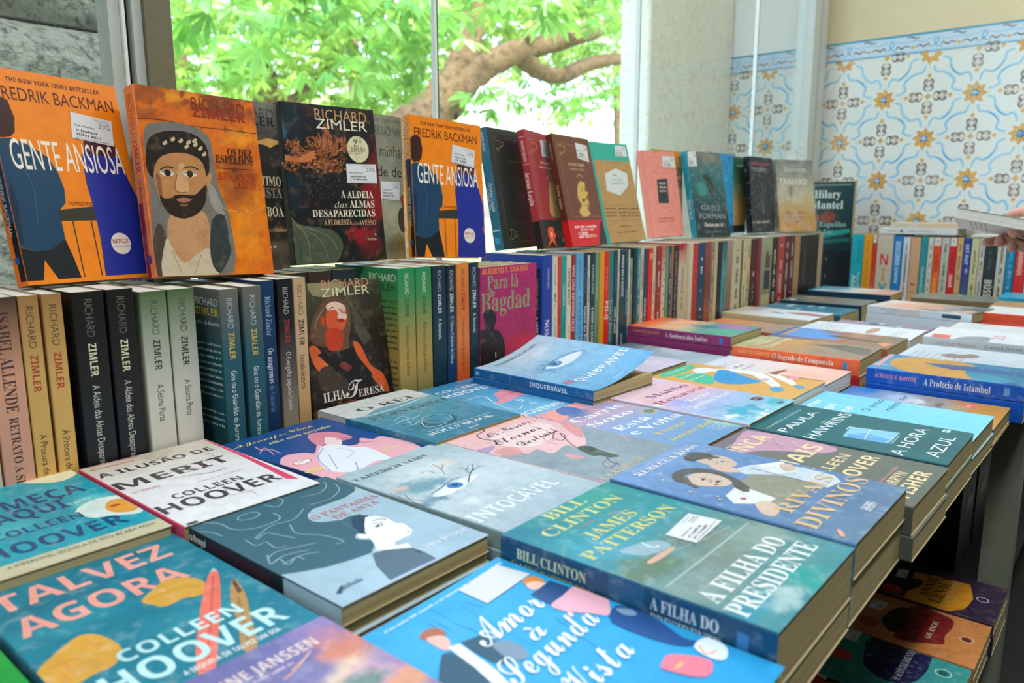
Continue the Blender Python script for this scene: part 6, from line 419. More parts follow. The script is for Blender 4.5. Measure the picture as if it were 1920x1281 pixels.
('pink',(1.722,0.99,-0.085,-2,10.5,0.9),{'s':(156.0,221.0,18.0),'bg':'#e79080','a':[['P','#2b2a2c',[52.4,72.5,104.6,70.2,97.5,134.6,46.7,134.1]],['M','#d9c9c0',62,93.3,84.7,5,1,0],['M','#d9c9c0',60.3,92.8,94.9,5,1,0],['M','#d9c9c0',59.3,92.4,104.7,5,1,0],['L','#c2685c',0.9,[33.8,70.9,53.2,49.2,83.4,41.2,103.6,46.3,123.6,44,124.7,58.9],1],['L','#c2685c',0.9,[30.4,63.9,34.4,78,25.4,95.8,31.6,120.6],1],['L','#c2685c',0.9,[120.7,70.1,130.3,88.7,124.1,114.7,103.2,136.5],1],['L','#c2685c',0.9,[32.1,127.7,51.1,142.4,86.7,147.1,114.7,140.5],1],['L','#c2685c',0.9,[45.6,149.4,57,160.5,89.1,158.1,107.5,151.4],1],['L','#c2685c',0.9,[52.6,51,61.6,59.8,88.9,52.1],1],['L','#c2685c',0.9,[114.4,51.6,92.6,59.4],0],['M','#8a2f2c',31.1,114.3,175.6,3,1,0],['M','#8a2f2c',31.7,111.9,182.4,3,1,0],['L','#cf7a6c',0.6,[29.6,14.2,133.7,15.6],0],['L','#cf7a6c',0.6,[7,200.4,136.1,208.3],0],['K',[91.9,11.7,153.3,12.2,154,41.4,89.9,40.3]]],'sp':[],'c':'#e07d6c','bk':None,'l':'salmon pink paperback with a small black label in a scrolled frame,standing face out','cu':0,'u':[],'nz':0.06}),
('rol',(1.775,1.02,-0.0875,0,2,0),{'s':(155.0,226.0,12.0),'bg':'#d98f22','a':[['B','#e0a02a',89.4,110.2,40,40,0.7,0.8,0.3],['B','#f0d060',119,131.3,20,25,0.6,0.9,0.3],['B','#8a2a1a',126.7,163.4,30,30,0.7,0.9,0.8],['B','#4a2a3a',96.7,103.2,14,40,0.6,0.9,0.8],['T','ROBIN','B','#1d1510',66.2,152.5,63.4,22],['T','HOBB','B','#1d1510',83.6,152.5,95.4,22],['M','#2a1c12',60.4,125.6,36.1,6,1,0],['P','#1d1816',[0,206,155,206,155,226,0,226]],['M','#e6d9b0',127.1,152.5,206.4,6,1,0]],'sp':[],'c':'#6a9a3a','bk':None,'l':'amber paperback with heavy black capitals,standing behind the salmon pink one','cu':0,'u':[],'nz':0.06}),
('gay',(1.89,0.955,-0.0875,-9,12.5,-0.8),{'m':'paint2','s':(157.0,233.0,18.0),'bg':('v','#6a6f66','#2f6f70','#255558','#1b2f32','#15232a'),'a':[['B','#3f9a90',55.5,101,40,30,0.7,0.7,0.3],['B','#8f8a70',102,17,60,20,0.7,0.6,0.3],['P','#23382e',[58.8,43.7,59,47.8,60,57.2,63.2,63.8,70.1,62.9,79.2,59.2,87.3,58.9,93.4,65.3,98.5,75.2,102.4,84.3,105.3,90.9,107.1,96.8,107.3,102.7,105.3,110,101.7,117.3,97.4,121.7,92.2,122.1,86.3,119.7,81.3,114.8,78.1,106.1,75.8,95,73,85.5,69.2,80.1,64.9,76.4,61.7,71.2,59.8,61.3,58.9,49.8]],['L','#7a9a7a',1.2,[81.8,85.1,95.4,103.2,103.7,119.6],1],['T','GAYLE','S','#9aa8a6',37,124.8,160.4,14],['T','FORMAN','S','#9aa8a6',22.1,142.4,183.8,15],['T','Deixa-me ir','Z','#eceadc',40.2,127,205.2,11],['M','#7d8a88',52.9,114.3,221.4,4,1,0],['M','#9a9a88',51.8,127.5,8.5,3,1,0],['K',[6.5,2.8,42.2,0.4,41.2,41,3.8,43]]],'sp':[['T','Deixa-me ir','Z','#dff0ee',130,185,0.5,9]],'c':'#0f9fb8','bk':None,'l':'dark teal paperback with a drifting figure and a bright cyan spine,standing face out','cu':0,'u':[],'nz':0.06}),
('mos',(2.045,0.992,-0.0875,0,3.5,0),{'s':(155.0,231.0,12.0),'bg':'#0f8fc4','a':[['B','#05507a',50.3,4.3,7,6,0.5,0.8,0.9],['B','#3fc4e6',81.9,22.9,7,6,0.5,0.8,0.9],['B','#06466a',114.2,41.9,7,6,0.5,0.8,0.9],['B','#22b0da',147.3,61.3,7,6,0.5,0.8,0.9],['B','#05507a',55.1,83.7,7,6,0.5,0.8,0.9],['B','#3fc4e6',86.9,103.3,7,6,0.5,0.8,0.9],['B','#06466a',119.5,123.4,7,6,0.5,0.8,0.9],['B','#22b0da',152.9,144,7,6,0.5,0.8,0.9],['B','#05507a',59.9,164.1,7,6,0.5,0.8,0.9],['B','#3fc4e6',92,184.8,7,6,0.5,0.8,0.9],['B','#06466a',129.3,12.2,7,6,0.5,0.8,0.9],['B','#22b0da',162.7,31.3,7,6,0.5,0.8,0.9],['B','#05507a',69.7,54.6,7,6,0.5,0.8,0.9],['B','#3fc4e6',101.8,74,7,6,0.5,0.8,0.9],['B','#06466a',134.7,93.8,7,6,0.5,0.8,0.9],['B','#22b0da',168.4,114.1,7,6,0.5,0.8,0.9],['B','#05507a',74.6,135.1,7,6,0.5,0.8,0.9],['B','#3fc4e6',107,155.5,7,6,0.5,0.8,0.9],['B','#06466a',140.2,176.5,7,6,0.5,0.8,0.9],['B','#22b0da',52.8,6.8,7,6,0.5,0.8,0.9],['B','#05507a',84.5,25.4,7,6,0.5,0.8,0.9],['B','#3fc4e6',116.9,44.5,7,6,0.5,0.8,0.9],['B','#06466a',150,64,7,6,0.5,0.8,0.9],['B','#22b0da',57.6,86.3,7,6,0.5,0.8,0.9],['B','#05507a',89.5,105.9,7,6,0.5,0.8,0.9],['B','#3fc4e6',122.2,126.1,7,6,0.5,0.8,0.9],['B','#103a58',152.2,218.5,60,20,0.5,0.9,0.3]],'sp':[],'c':'#0c6f9f','bk':None,'l':'bright blue speckled paperback,standing half hidden behind the drifting figure cover','cu':0,'u':[],'nz':0.06}),
('esc',(2.175,1.012,-0.0875,0,2,0),{'s':(155.0,228.0,12.0),'bg':('v','#1f5a4c','#4a7a54','#d9a860','#d9a466'),'a':[['T','S','B','#8fae6a',86.4,114.3,108.5,26],['M','#9fc0a8',82.3,125.7,27.3,4,1,0],['P','#1f2a2a',[0,205,155,205,155,228,0,228]]],'sp':[],'c':'#1f5a4c','bk':None,'l':'green and sand paperback,standing between the blue speckled one and the black one','cu':0,'u':[],'nz':0.06}),
('sk',(2.252,0.956,-0.0875,-3,6,0),{'m':'paint2','s':(155.0,229.0,20.0),'bg':'#15171b','a':[['B','#3a3c42',71.1,112.1,40,50,0.8,0.8,0.8],['P','#0c0d10',[32.1,72,41.9,71.7,54.1,74.8,63.6,79.8,69.3,87.3,72.4,96.5,71.6,104,64.7,108.8,53.8,111.9,43.5,112.3,34.5,109,26.2,103,21.5,96.2,21.9,87.6,25.8,78]],['P','#0c0d10',[99.2,103.8,109.9,103,122.9,106.3,131.2,111.8,131.7,121.2,127.5,133,120.8,140.6,110.1,141.4,97,138.1,88.7,132.5,88.2,123.1,92.5,111.4]],['B','#5a5c62',78.4,153.1,14,30,0.7,0.7,0.3],['L','#8a8c90',1,[29.3,120.5,38,128.6],0],['M','#b83a5a',12.3,139,24.2,10,1,0],['M','#b8b4a8',11.6,115.8,36.1,5,1,0],['M','#b8b4a8',24.8,97.3,42.6,5,1,0],['T','S. SALVADOR','R','#cfcabc',5.9,118.5,200.2,8],['M','#6a6c70',9.4,65.8,219.9,3,1,0]],'sp':[],'c':'#101114','bk':None,'l':'black paperback with a shadowy face,standing face out near the corner','cu':0,'u':[],'nz':0.06}),
('gru',(2.35,0.998,-0.0875,0,3,0),{'s':(152.0,228.0,12.0),'bg':('v','#8a9a4a','#4f8a34','#5a9a3c','#1f2020'),'a':[['P','#1c1c1e',[0,145,152,145,152,228,0,228]],['T','UE','B','#e83a2a',118.5,149.5,184.1,17],['M','#8a8a80',118.9,149.5,210.2,3,1,0]],'sp':[],'c':'#4f8a34','bk':None,'l':'green and black paperback with a red word,standing half hidden behind the veiled one','cu':0,'u':[],'nz':0.06}),
('tam',(2.414,0.935,-0.0875,-24,9.5,0),{'s':(158.0,229.0,20.0),'bg':('v','#7d8074','#8d8f82','#b9b492','#c8b27a','#c79a4c','#c9963f'),'a':[['B','#5f6a60',70,4.3,40,14,0.7,0.7,0.3],['B','#cfcaa8',82.8,121.4,50,24,0.7,0.8,0.3],['B','#6f7468',57.5,104,10,34,0.5,0.7,0.3],['B','#c8963e',72.4,189,80,34,0.4,0.8,0.3],['T','Susanna','S','#d9dcd2',35.5,127.1,37.2,15],['T','TAMARO','B','#e6e6da',11.6,129.2,78.4,18],['M','#7d5c28',31.6,111,171.1,8,1,0],['M','#7d5c28',35.8,109.8,185.9,8,1,0],['M','#8a6a30',50.5,92.7,200.7,6,1,0]],'sp':[],'c':'#7d8074','bk':None,'l':'grey and ochre paperback inside the clear plastic bag,far end of the row','cu':0,'u':[],'nz':0.06}),
('ter',(0.604,0.862,-0.338,4,9.5,-1.5),{'m':'paint','s':(153.0,236.0,22.0),'bg':('v','#4a4a34','#2a221a','#1d1512','#1a100e'),'a':[['P','#8f8a62',[80.2,0.5,81.8,2.9,83.1,9.8,79.6,14.1,72,17.1,62.4,18.8,49.3,20.1,34.1,20.1,23,17.3,17.7,9,16.9,0.5]],['P','#4f4a3a',[90.4,28.9,104.6,53.5,122.2,88.6,106.4,97.5,91.9,73.5]],['P','#38362c',[104.5,18.2,132.6,20,130.4,51.1,112.8,42.4]],['L','#1a1612',1.2,[84.5,63.4,108.3,68.1,129.4,75],1],['L','#17120f',1.2,[84.8,1,92.9,1],0],['P','#6a4832',[11,64.9,13.5,58.7,17.1,52.1,21,46,25.2,40.6,29.7,35.8,34.5,31.5,39.4,27.7,44.6,24.6,50.2,22.5,56.8,21.6,64,21.7,70.4,23.3,76,26.8,80.8,31.8,84.4,37.7,86.4,44.6,87,52.5,86.4,61.2,83.5,71.1,79.3,81.8,76.4,92.7,76.9,105.6,78.6,118.6,78.3,125.6,74.5,122.3,68.6,113.1,62.4,104.9,56.6,100.1,50.5,96.4,44,93.4,36.6,91.4,28.9,90.1,22.2,88.4,16.9,86.2,12.6,83.7,9.8,80.3,8.9,75.8,9.4,70.6]],['L','#a3805a',0.8,[20.1,68.1,29.2,46.7,48.9,30.4],1],['L','#a3805a',0.8,[13.2,76.3,20.2,59.2,39,38.6],1],['P','#d5532b',[40.9,52.3,41.7,47.5,43.3,43.1,46,39.2,50.1,35.7,55.3,32.7,60.4,30.8,65,30.2,69.5,30.7,73.3,32.3,76.4,35.1,78.9,39.1,80.4,43.2,80.9,47.3,80.5,51.5,79.1,55.9,76.9,60.8,73.7,66,69.9,70,65,72.5,59.5,73.8,54.5,74.1,50,73.3,46,71.4,43.1,68.3,41.4,63.6,40.7,57.8]],['P','#ecc4ae',[45.1,32.8,48.9,30.7,54.7,29,60.7,28.5,67,29.9,73.4,32.5,77.9,35.4,79.7,38.4,79.6,41.6,78.2,44.2,74.9,46.2,70.2,47.6,66.3,47.8,64.1,45.8,62.5,42.7,60.2,40.4,56,40.1,51,40.7,47.2,40.4,45,38.3,44,35.4]],['P','#f0d0bc',[62.4,49.7,63.9,48,66.5,46.4,69.6,45.8,73.4,46.3,77.6,47.8,80.2,49.5,80.5,51.6,79.1,54,76.8,55.7,73.1,56.3,68.5,56.3,64.9,55.7,63,54.1,62.2,51.8]],['L','#3a1a14',1.2,[49.6,39.5,55,36.5,59.7,38.1],1],['L','#3a1a14',1.2,[66.2,39.7,70.1,42.4,73.9,46.1],1],['P','#a81f18',[59.1,55.1,61.6,54.3,65.9,53.8,69.7,53.8,72.3,54.9,74.4,56.5,74.9,57.8,72.9,58.7,69.2,59.2,65.8,59.2,62.7,58.2,60,56.5]],['P','#c9481f',[32.1,49.2,33.6,47.9,35.7,47.6,37.3,48.6,38,51.5,38.3,55.7,37.8,58.8,36.4,60.1,34.3,60.3,32.7,59.4,31.9,56.4,31.7,52.3]],['P','#c43a18',[39.8,67.5,48.1,66,59.1,67.3,66.8,70.8,68.5,77.9,66.8,87.3,63.6,94.6,58.4,98.3,51.6,99.9,45.8,99.7,41.5,97.7,38.1,94,36.1,89,35.5,81.7,36.3,73.2]],['P','#e0662e',[5.6,89.1,8.7,86.9,13.5,86.7,18,88.4,21.9,92.7,25.6,99,29.2,105,33.6,110.5,38,115.8,39.5,120,36.1,123,30,124.9,24.3,125.7,20.4,125.2,17,123.5,14,120.8,11.4,116.9,9.3,111.9,7.6,106.6,6.1,100.3,5,93.8]],['P','#dd5a22',[85.3,90.3,87.9,88.5,92.8,90.4,98,95.3,102.8,104.9,107.9,117.6,113.7,128.3,120.9,134.2,128.8,138.1,135.3,143.5,140.2,153.2,143.7,164.3,144.6,171.9,141.9,173.8,136.6,172.1,131,168.4,125.6,162.6,119.8,154.7,113.7,146.3,106.7,137.4,99.4,127.9,93.4,118.3,89,107.8,86,97.2]],['P','#17100f',[17.5,100.1,37.5,97.5,63.3,99.9,81.8,96.9,94.4,116.1,114.6,141.6,105.3,158.1,57.2,152.5,39.3,121.1]],['P','#3f342a',[16.2,124.5,21.8,120.1,29.8,117.9,37,117.8,41.5,120.5,45.1,125.3,49.2,130.6,56.1,136,63.5,141.9,67.1,147.2,64.7,152,58.4,156.2,50.4,158.2,39.4,157.7,26.6,155,17.4,150.4,13.8,142.4,13.7,132.3]],['P','#7a2f2a',[54,119.8,55.3,117.7,59.1,116.4,63.4,116.5,68.5,118.7,74,122.2,76.9,125.4,75.4,128.1,71.3,130.4,66.9,130.9,62,128.1,56.7,123.5]],['T','RICHARD','S','#cf8f70',40.9,130.2,9.3,12],['T','ZIMLER','S','#e0d8b0',39.1,129.8,21.2,12],['T','ILHA','R','#ece4da',18.4,59,168.6,13],['T','T','C','#ece4da',58.7,92.4,169.5,24],['T','ERESA','R','#ece4da',82.8,134.3,171.3,11],['T','SEU NOME','S','#b85a4a',42.7,76.7,178.3,5]],'sp':[],'c':'#1a1512','bk':None,'l':'dark paperback with an orange lit woman looking up,leaning among the spines','cu':0,'u':[],'nz':0.06}),
('bag',(0.939,0.867,-0.338,0,0,0),{'m':'paint','s':(151.5,236.0,28.0),'bg':('v','#b8216e','#b41f68','#b8205a','#d0203c'),'a':[['B','#d61f3c',109.8,139.7,60,22,0.8,0.8,0.3],['B','#a01a5c',14.2,25.2,40,60,0.9,0.5,0.3],['T','ALBERTO S. SANTOS','B','#f0942e',5.4,127.2,12.4,10],['T','Para lá','R','#949a6c',18.8,100.5,38.8,24],['T','de','R','#949a6c',22.3,38.6,52,15],['T','Bagdad','R','#949a6c',2.5,133.6,77.3,33],['P','#1b1a1f',[9.1,84.9,8.7,81.4,8.6,77.9,10,75.1,13.9,73.1,19.4,71.9,24.7,71.7,29.4,72.7,34,74.8,37.6,78,39.9,83,41.1,89.2,41.2,94.8,39,99.3,35.7,103.3,34.7,106.6,37.9,108.8,43.4,110.4,48.7,112.9,52.9,116.7,56.9,121.4,60.1,127.7,62.8,136.3,64.7,146.4,63.8,156.7,59.1,167.5,51.6,178.6,42.4,186.9,30,191.6,15.8,193.5,4.8,193.2,0.5,192.2,0.5,107.7,2.1,105.7,8.7,106.4,13.2,106.5,14,103.1,12.8,99,11.6,95.1,10.7,91.6,9.7,88.2]],['P','#e8d8e0',[38.1,149,40.4,149.3,40.7,158.3,38.4,158]]],'sp':[],'c':'#8f1a56','bk':None,'l':'magenta paperback with a woman in silhouette,standing face out in the spine row','cu':0,'u':[],'nz':0.06})]
SPINES=[(0.196,0.2285,-0.088,0.866,'#d9c3a8',[('A CASA','R','#a87460',150,220,0.5,10)],'pale peach paperback spine at the left edge',0),
(0.2305,0.259,-0.088,0.868,('v','#4a3a2c','#e0a283','#dca088','#d9a088'),[('ISABEL ALLENDE','R','#4a2f2c',14,117,0.5,11),
('RETRATO A SÉPIA','R','#4a2f2c',122,212,0.5,8)],'peach pink paperback spine with dark serif capitals',0),
(0.26,0.279,-0.0885,0.869,('v','#a87c4a','#d9ab62','#dcae62','#d3a055'),[('RICHARD','S','#5a4a34',11,54,0.5,7),
('ZIMLER','B','#b0452c',61,100,0.5,7),
('À Procura de Sana','S','#3a3024',145,206,0.5,6.6499999999999995)],'golden tan paperback spine,left of the twin pair',0),
(0.2815,0.301,-0.0885,0.869,('v','#a87c4a','#d9ab62','#dcae62','#d3a055'),[('RICHARD','S','#5a4a34',11,54,0.5,7),
('ZIMLER','B','#b0452c',61,100,0.5,7),
('À Procura de Sana','S','#3a3024',145,206,0.5,6.6499999999999995)],'golden tan paperback spine,right of the twin pair',0),
(0.309,0.342,-0.089,0.868,('v','#17130f','#1d1a18','#161e26','#10161b'),[('RICHARD','S','#6d665e',8,49,0.5,8),
('ZIMLER','B','#e6e2b8',56,92,0.5,8),
('A Aldeia das Almas Desaparecidas','S','#cfd0c8',102,204,0.5,7.6),
('Aquilo que','S','#8a8c88',207,224,0.6,3.5)],'black paperback spine with cream lettering,left of the twin pair',0),
(0.3445,0.3735,-0.089,0.868,('v','#17130f','#1d1a18','#161e26','#10161b'),[('RICHARD','S','#6d665e',8,49,0.5,8),
('ZIMLER','B','#e6e2b8',56,92,0.5,8),
('A Aldeia das Almas Desaparecidas','S','#cfd0c8',102,204,0.5,7.6),
('Aquilo que','S','#8a8c88',207,224,0.6,3.5)],'black paperback spine with cream lettering,right of the twin pair',0),
(0.3795,0.41,-0.0945,0.868,('v','#4f6a3a','#a9b09c','#cfcfc2','#d3d1c4','#cbc8b8'),[('RICHARD','S','#4a524a',11,50,0.5,8),
('ZIMLER','B','#2a3230',56,91,0.5,8),
('A Sétima Porta','S','#2f3432',108,152,0.5,7.6)],'off white paperback spine with a mossy top,left of the twin pair',0),
(0.4115,0.4435,-0.0945,0.868,('v','#4f6a3a','#a9b09c','#cfcfc2','#d3d1c4','#cbc8b8'),[('RICHARD','S','#4a524a',11,50,0.5,8),
('ZIMLER','B','#2a3230',56,91,0.5,8),
('A Sétima Porta','S','#2f3432',108,152,0.5,7.6)],'off white paperback spine with a mossy top,right of the twin pair',0),
(0.4635,0.4885,-0.0975,0.848,('v','#6f6a60','#215a66','#1f5562','#2a6672'),[('RICHARD','S','#a9b8b6',11,48,0.5,7.5),
('ZIMLER','B','#cfb04e',53,86,0.5,7.5),
('Goa ou o Guardião da Aurora','S','#dfe6e0',100,188,0.5,7.125)],'deep teal paperback spine with yellow lettering,left of the twin pair',1),
(0.4935,0.5195,-0.0965,0.848,('v','#6f6a60','#215a66','#1f5562','#2a6672'),[('RICHARD','S','#a9b8b6',11,48,0.5,7.5),
('ZIMLER','B','#cfb04e',53,86,0.5,7.5),
('Goa ou o Guardião da Aurora','S','#dfe6e0',100,188,0.5,7.125)],'deep teal paperback spine with yellow lettering,right of the twin pair',0),
(0.5245,0.5465,-0.093,0.862,'#12365c',[('Richard Zimler','R','#8fb0cc',20,71,0.55,8),
('Os anagramas','R','#d6e2ea',87,133,0.55,8),
('de Varsóvia','R','#5f86a8',136,171,0.55,8)],'navy blue paperback spine with serif lettering',0),
(0.5525,0.5765,-0.093,0.865,('v','#151313','#1d1a1a','#5a4f48','#8f8474','#a39783'),[('RICHARD','S','#b8b2aa',11,46,0.5,7.5),
('ZIMLER','B','#a83a34',53,84,0.5,7.5),
('O Evangelho segundo Lázaro','S','#d9d2c4',96,175,0.5,7)],'black to stone coloured paperback spine with a red surname',0),
(0.5785,0.5985,-0.093,0.868,('v','#c7a67c','#cfae84','#c9a06c','#b58a52'),[('RICHARD','S','#7a6248',10,50,0.5,7.5),
('ZIMLER','B','#3a2c22',56,91,0.5,7.5),
('Insubmissos','S','#4a382a',104,150,0.5,9)],'sandy paperback spine beside the leaning woman cover',0),
(0.76,0.7945,-0.0925,0.868,('v','#1f8f56','#4a8f4e','#a3944a','#c0994c','#8a8448','#5f7a44'),[('RICHARD','S','#c9d6b0',8,40,0.5,7.5),
('ZIMLER','B','#3a4a2c',46,74,0.5,7.5),
('Meia-Noite ou o Princípio do Mundo','S','#3a3c24',86,166,0.5,7.125)],'green and gold paperback spine,left of the twin pair',2),
(0.796,0.8295,-0.0925,0.868,('v','#1f8f56','#4a8f4e','#a3944a','#c0994c','#8a8448','#5f7a44'),[('RICHARD','S','#c9d6b0',8,40,0.5,7.5),
('ZIMLER','B','#3a4a2c',46,74,0.5,7.5),
('Meia-Noite ou o Princípio do Mundo','S','#3a3c24',86,166,0.5,7.125)],'green and gold paperback spine,right of the twin pair',0),
(0.831,0.8615,-0.093,0.868,'#12303f',[('RICHARD','S','#a9b8bc',8,41,0.5,7.5),
('ZIMLER','B','#dfe6e4',45,76,0.5,7.5),
('A Sentinela','S','#dfe6e4',84,117,0.5,7.125)],'ink blue paperback spine left of the orange streaked one',0),
(0.863,0.8835,-0.094,0.868,('v','#0f2028','#12344a','#123f6a','#0f2a44'),[('RICHARD','S','#b9b8ac',8,41,0.5,7.5),
('ZIMLER','B','#e2dccb',45,76,0.5,7.5),
('O Último Cabalista de Lisboa','S','#dcd8c8',82,160,0.5,7.125)],'midnight blue paperback spine with cream lettering',0),
(0.885,0.9145,-0.092,0.868,('v','#e88a3c','#d9702c','#e8803a','#d9622c','#c9401f'),[('RICHARD','S','#8a3014',10,44,0.5,7.5),
('ZIMLER','B','#8a2418',48,78,0.5,7.5),
('Os dez espelhos de Benjamin Zarco','S','#8a2a1a',88,178,0.5,7.125)],'orange streaked paperback spine between two dark blue ones',0),
(0.9155,0.938,-0.0925,0.868,'#12303f',[('RICHARD','S','#a9b8bc',8,41,0.5,7.5),
('ZIMLER','B','#dfe6e4',45,76,0.5,7.5),
('A Sentinela','S','#dfe6e4',84,117,0.5,7.125)],'ink blue paperback spine right of the orange streaked one',0),
(1.0935,1.108,-0.113,0.873,'#10141c',[('ALBERTO S. SANTOS','S','#b08a5c',20,78,0.5,6),
('A ARTE DE CAÇAR','R','#c9c4ba',90,170,0.5,7)],'short black paperback spine beside the magenta cover',0),
(1.109,1.1405,-0.0905,0.868,'#1a3f9a',[('LOURENÇO ABREU','S','#b9c9e6',25,62,0.62,6),
('NOSSO LAR','R','#dfe8f4',120,205,0.5,13)],'royal blue paperback spine next to the short black one',0),
(1.1415,1.1585,-0.0935,0.868,'#d6cbb8',[('M. Scott Peck','S','#5a5248',15,55,0.5,6),
('O CAMINHO MENOS','S','#6a5f52',115,205,0.5,6)],'cream paperback spine with a small bird mark',3),
(1.1595,1.169,-0.0945,0.868,'#d9402f',[('EU SOU O MEU MARIO','B','#7a1f1c',100,200,0.5,6)],'tomato red paperback spine,thin',0),
(1.17,1.185,-0.094,0.868,'#1f9f94',[('NUNO LOBITO','S','#d6eee6',55,95,0.5,6),
('É TARDE DE MAIS','B','#14504c',120,190,0.5,6)],'turquoise paperback spine after the thin red one',0),
(1.186,1.2015,-0.094,0.868,'#dacfba',[('CRISTINA BENITO','B','#3a3630',25,95,0.5,8),
('MONEY','B','#d9a24a',135,165,0.5,8),
('MINDFULNESS','B','#2a8a86',170,215,0.5,8)],'cream paperback spine with multicoloured capitals',0),
(1.202,1.2145,-0.0935,0.868,'#a3242c',[('VIVA UMA REFORMA FELIZ','B','#e6c9bc',20,150,0.5,8)],'crimson paperback spine with upright capitals',0),
(1.215,1.2405,-0.0905,0.866,('v','#5fa4cf','#6fb0d9','#5fa8cf','#7dbbd6'),[('Saul Maia Fonseca','S','#2a5f7d',12,72,0.5,7),
('O ATELIER DOS MILAGRES','S','#1c4866',85,215,0.5,9)],'light blue paperback spine with long navy title',0),
(1.241,1.255,-0.0915,0.867,'#123450',[('Gabriel','I','#4a7a94',30,80,0.5,8),
('Manual dos Príncipes','R','#cfdce4',105,205,0.5,8)],'navy paperback spine right of the light blue one',0),
(1.256,1.2655,-0.097,0.868,'#c9c3b0',[],'thin pale grey paperback spine with small print',4),
(1.266,1.2835,-0.0925,0.868,'#14393e',[('KATHRIN SONST','S','#c4d4cc',25,85,0.5,7),
('O PODER DA SENSIBILIDADE','B','#dfe6d9',110,215,0.5,7)],'dark green blue paperback spine with white capitals',0),
(1.284,1.2965,-0.0935,0.868,('v','#5f9a7c','#7daa86','#4f8a6c'),[('A LINGUAGEM SECRETA DO SEU NOME','B','#1c4034',95,215,0.5,6)],'sea green paperback spine beside the yellow one',0),
(1.297,1.3145,-0.0925,0.866,'#e29a1c',[],'marigold yellow paperback spine',0),
(1.315,1.3315,-0.0925,0.866,'#e01f1c',[('John Anthony','S','#f0a090',30,80,0.5,6),
('PSI-Q','B','#f4e8e0',102,140,0.5,11)],'bright red paperback spine beside the marigold one',0),
(1.332,1.3515,-0.092,0.868,('v','#1f7f70','#2a7a70','#3f6f6a','#2a5f60'),[('Toda a Beleza','I','#a8c8b8',100,190,0.5,9)],'sea teal paperback spine with pale script',0),
(1.352,1.3665,-0.0915,0.868,'#123f54',[('CLARA ANDRADE','S','#3a7a94',20,85,0.5,7),
('LADO A LADO','B','#dfe6e6',120,175,0.5,7)],'petrol blue paperback spine with white capitals',0),
(1.367,1.3745,-0.0905,0.868,'#cdbfa2',[],'thin beige paperback spine with faint print',4),
(1.375,1.3965,-0.091,0.868,'#15434f',[('PEDRO ROLO DUARTE','B','#dfe8e8',12,100,0.5,7),
('RESPIRE','B','#b9ccd0',180,205,0.5,7)],'deep petrol paperback spine with white capitals at the top',0),
(1.397,1.4085,-0.0925,0.868,'#1a4c58',[('SIGNOS','R','#8aa8a8',85,140,0.5,9)],'dull petrol paperback spine,thin',0),
(1.409,1.415,-0.093,0.868,'#d3cbb6',[],'very thin cream paperback spine before the short grey green one',4),
(1.4155,1.4295,-0.1115,0.87,'#8a9a86',[],'short grey green paperback spine',4),
(1.43,1.4445,-0.09,0.868,'#11343a',[],'dark bottle green paperback spine',0),
(1.445,1.4585,-0.091,0.868,'#2f7f8a',[('MIGUEL ALMEIDA','S','#bfd6d6',15,80,0.5,6)],'mid teal paperback spine',4),
(1.459,1.4725,-0.0915,0.868,'#c9c2ad',[('BELA FINALMENTE','S','#6a6a5c',20,80,0.5,6)],'pale stone paperback spine beside the mid teal one',4),
(1.473,1.4885,-0.0935,0.868,'#17485a',[('SEGURO PAI VIDA','B','#dfe6e6',110,200,0.5,6)],'blue petrol paperback spine beside the scarlet one',0),
(1.489,1.5085,-0.0935,0.866,'#d92420',[('SAL','B','#f0d6c8',10,26,0.5,10)],'scarlet paperback spine with a white ring',4),
(1.509,1.5245,-0.089,0.868,'#d0c2a4',[],'buff paperback spine beside the scarlet one',4),
(1.525,1.5505,-0.09,0.868,'#93302c',[],'brick red paperback spine',4),
(1.551,1.5685,-0.0905,0.868,('v','#c9685c','#d6c3a4','#d2bc98','#c9a88a'),[],'cream paperback spine with small leaf marks and a pink top',5),
(1.569,1.5845,-0.0935,0.868,'#6f9078',[],'soft green paperback spine',0),
(1.585,1.5955,-0.0915,0.868,'#22404a',[],'slate blue paperback spine left of the copper stripe',4),
(1.596,1.6065,-0.0915,0.868,('v','#b0764a','#8a6a5c','#7a6a66'),[],'copper brown paperback spine,thin',0),
(1.607,1.6285,-0.092,0.868,'#1b1d22',[('REUNIÃO DE LUÍSA DE NAZARÉ','S','#b8b4a8',15,210,0.5,7)],'black paperback spine with a long line of white capitals',0),
(1.629,1.6665,-0.088,0.866,('v','#b83a34','#d3c3a4','#cfbf9f','#cdbb9a','#b06a54'),[('HIMMELLE','R','#6a6a60',60,120,0.5,11),
('OU MEL','R','#6a6a60',125,160,0.5,11)],'wide cream paperback spine with a red blotch at the top',6),
(1.667,1.6845,-0.09,0.868,'#c7b994',[],'sand paperback spine,plain',0),
(1.685,1.7025,-0.09,0.868,'#d6cdb6',[],'ivory paperback spine before the scarlet blotched one',0),
(1.703,1.7285,-0.0905,0.868,('v','#cf2a28','#d8322c','#b81f24','#c92a2a'),[],'scarlet paperback spine with a dark head mark',4),
(1.729,1.7675,-0.0905,0.868,('v','#17496f','#123f5f','#16303f'),[],'wide dark blue paperback spine',4),
(1.768,1.7975,-0.09,0.868,('v','#9a4a3a','#7d3a2c','#b0603f'),[],'russet paperback spine after the dark blue one',0),
(1.798,1.82,-0.09,0.868,('v','#8a8474','#6f6a5c','#a39878'),[],'stone grey paperback spine with pale script',4),
(1.8205,1.8375,-0.088,0.868,'#c9b48a',[],'wheat coloured paperback spine',0),
(1.838,1.8635,-0.092,0.868,'#14252c',[],'blue black paperback spine beside the wheat coloured one',0),
(1.864,1.8925,-0.091,0.868,('v','#3a5a60','#4aa0a4','#3f8a94','#c08a7c'),[],'teal to pink paperback spine',4),
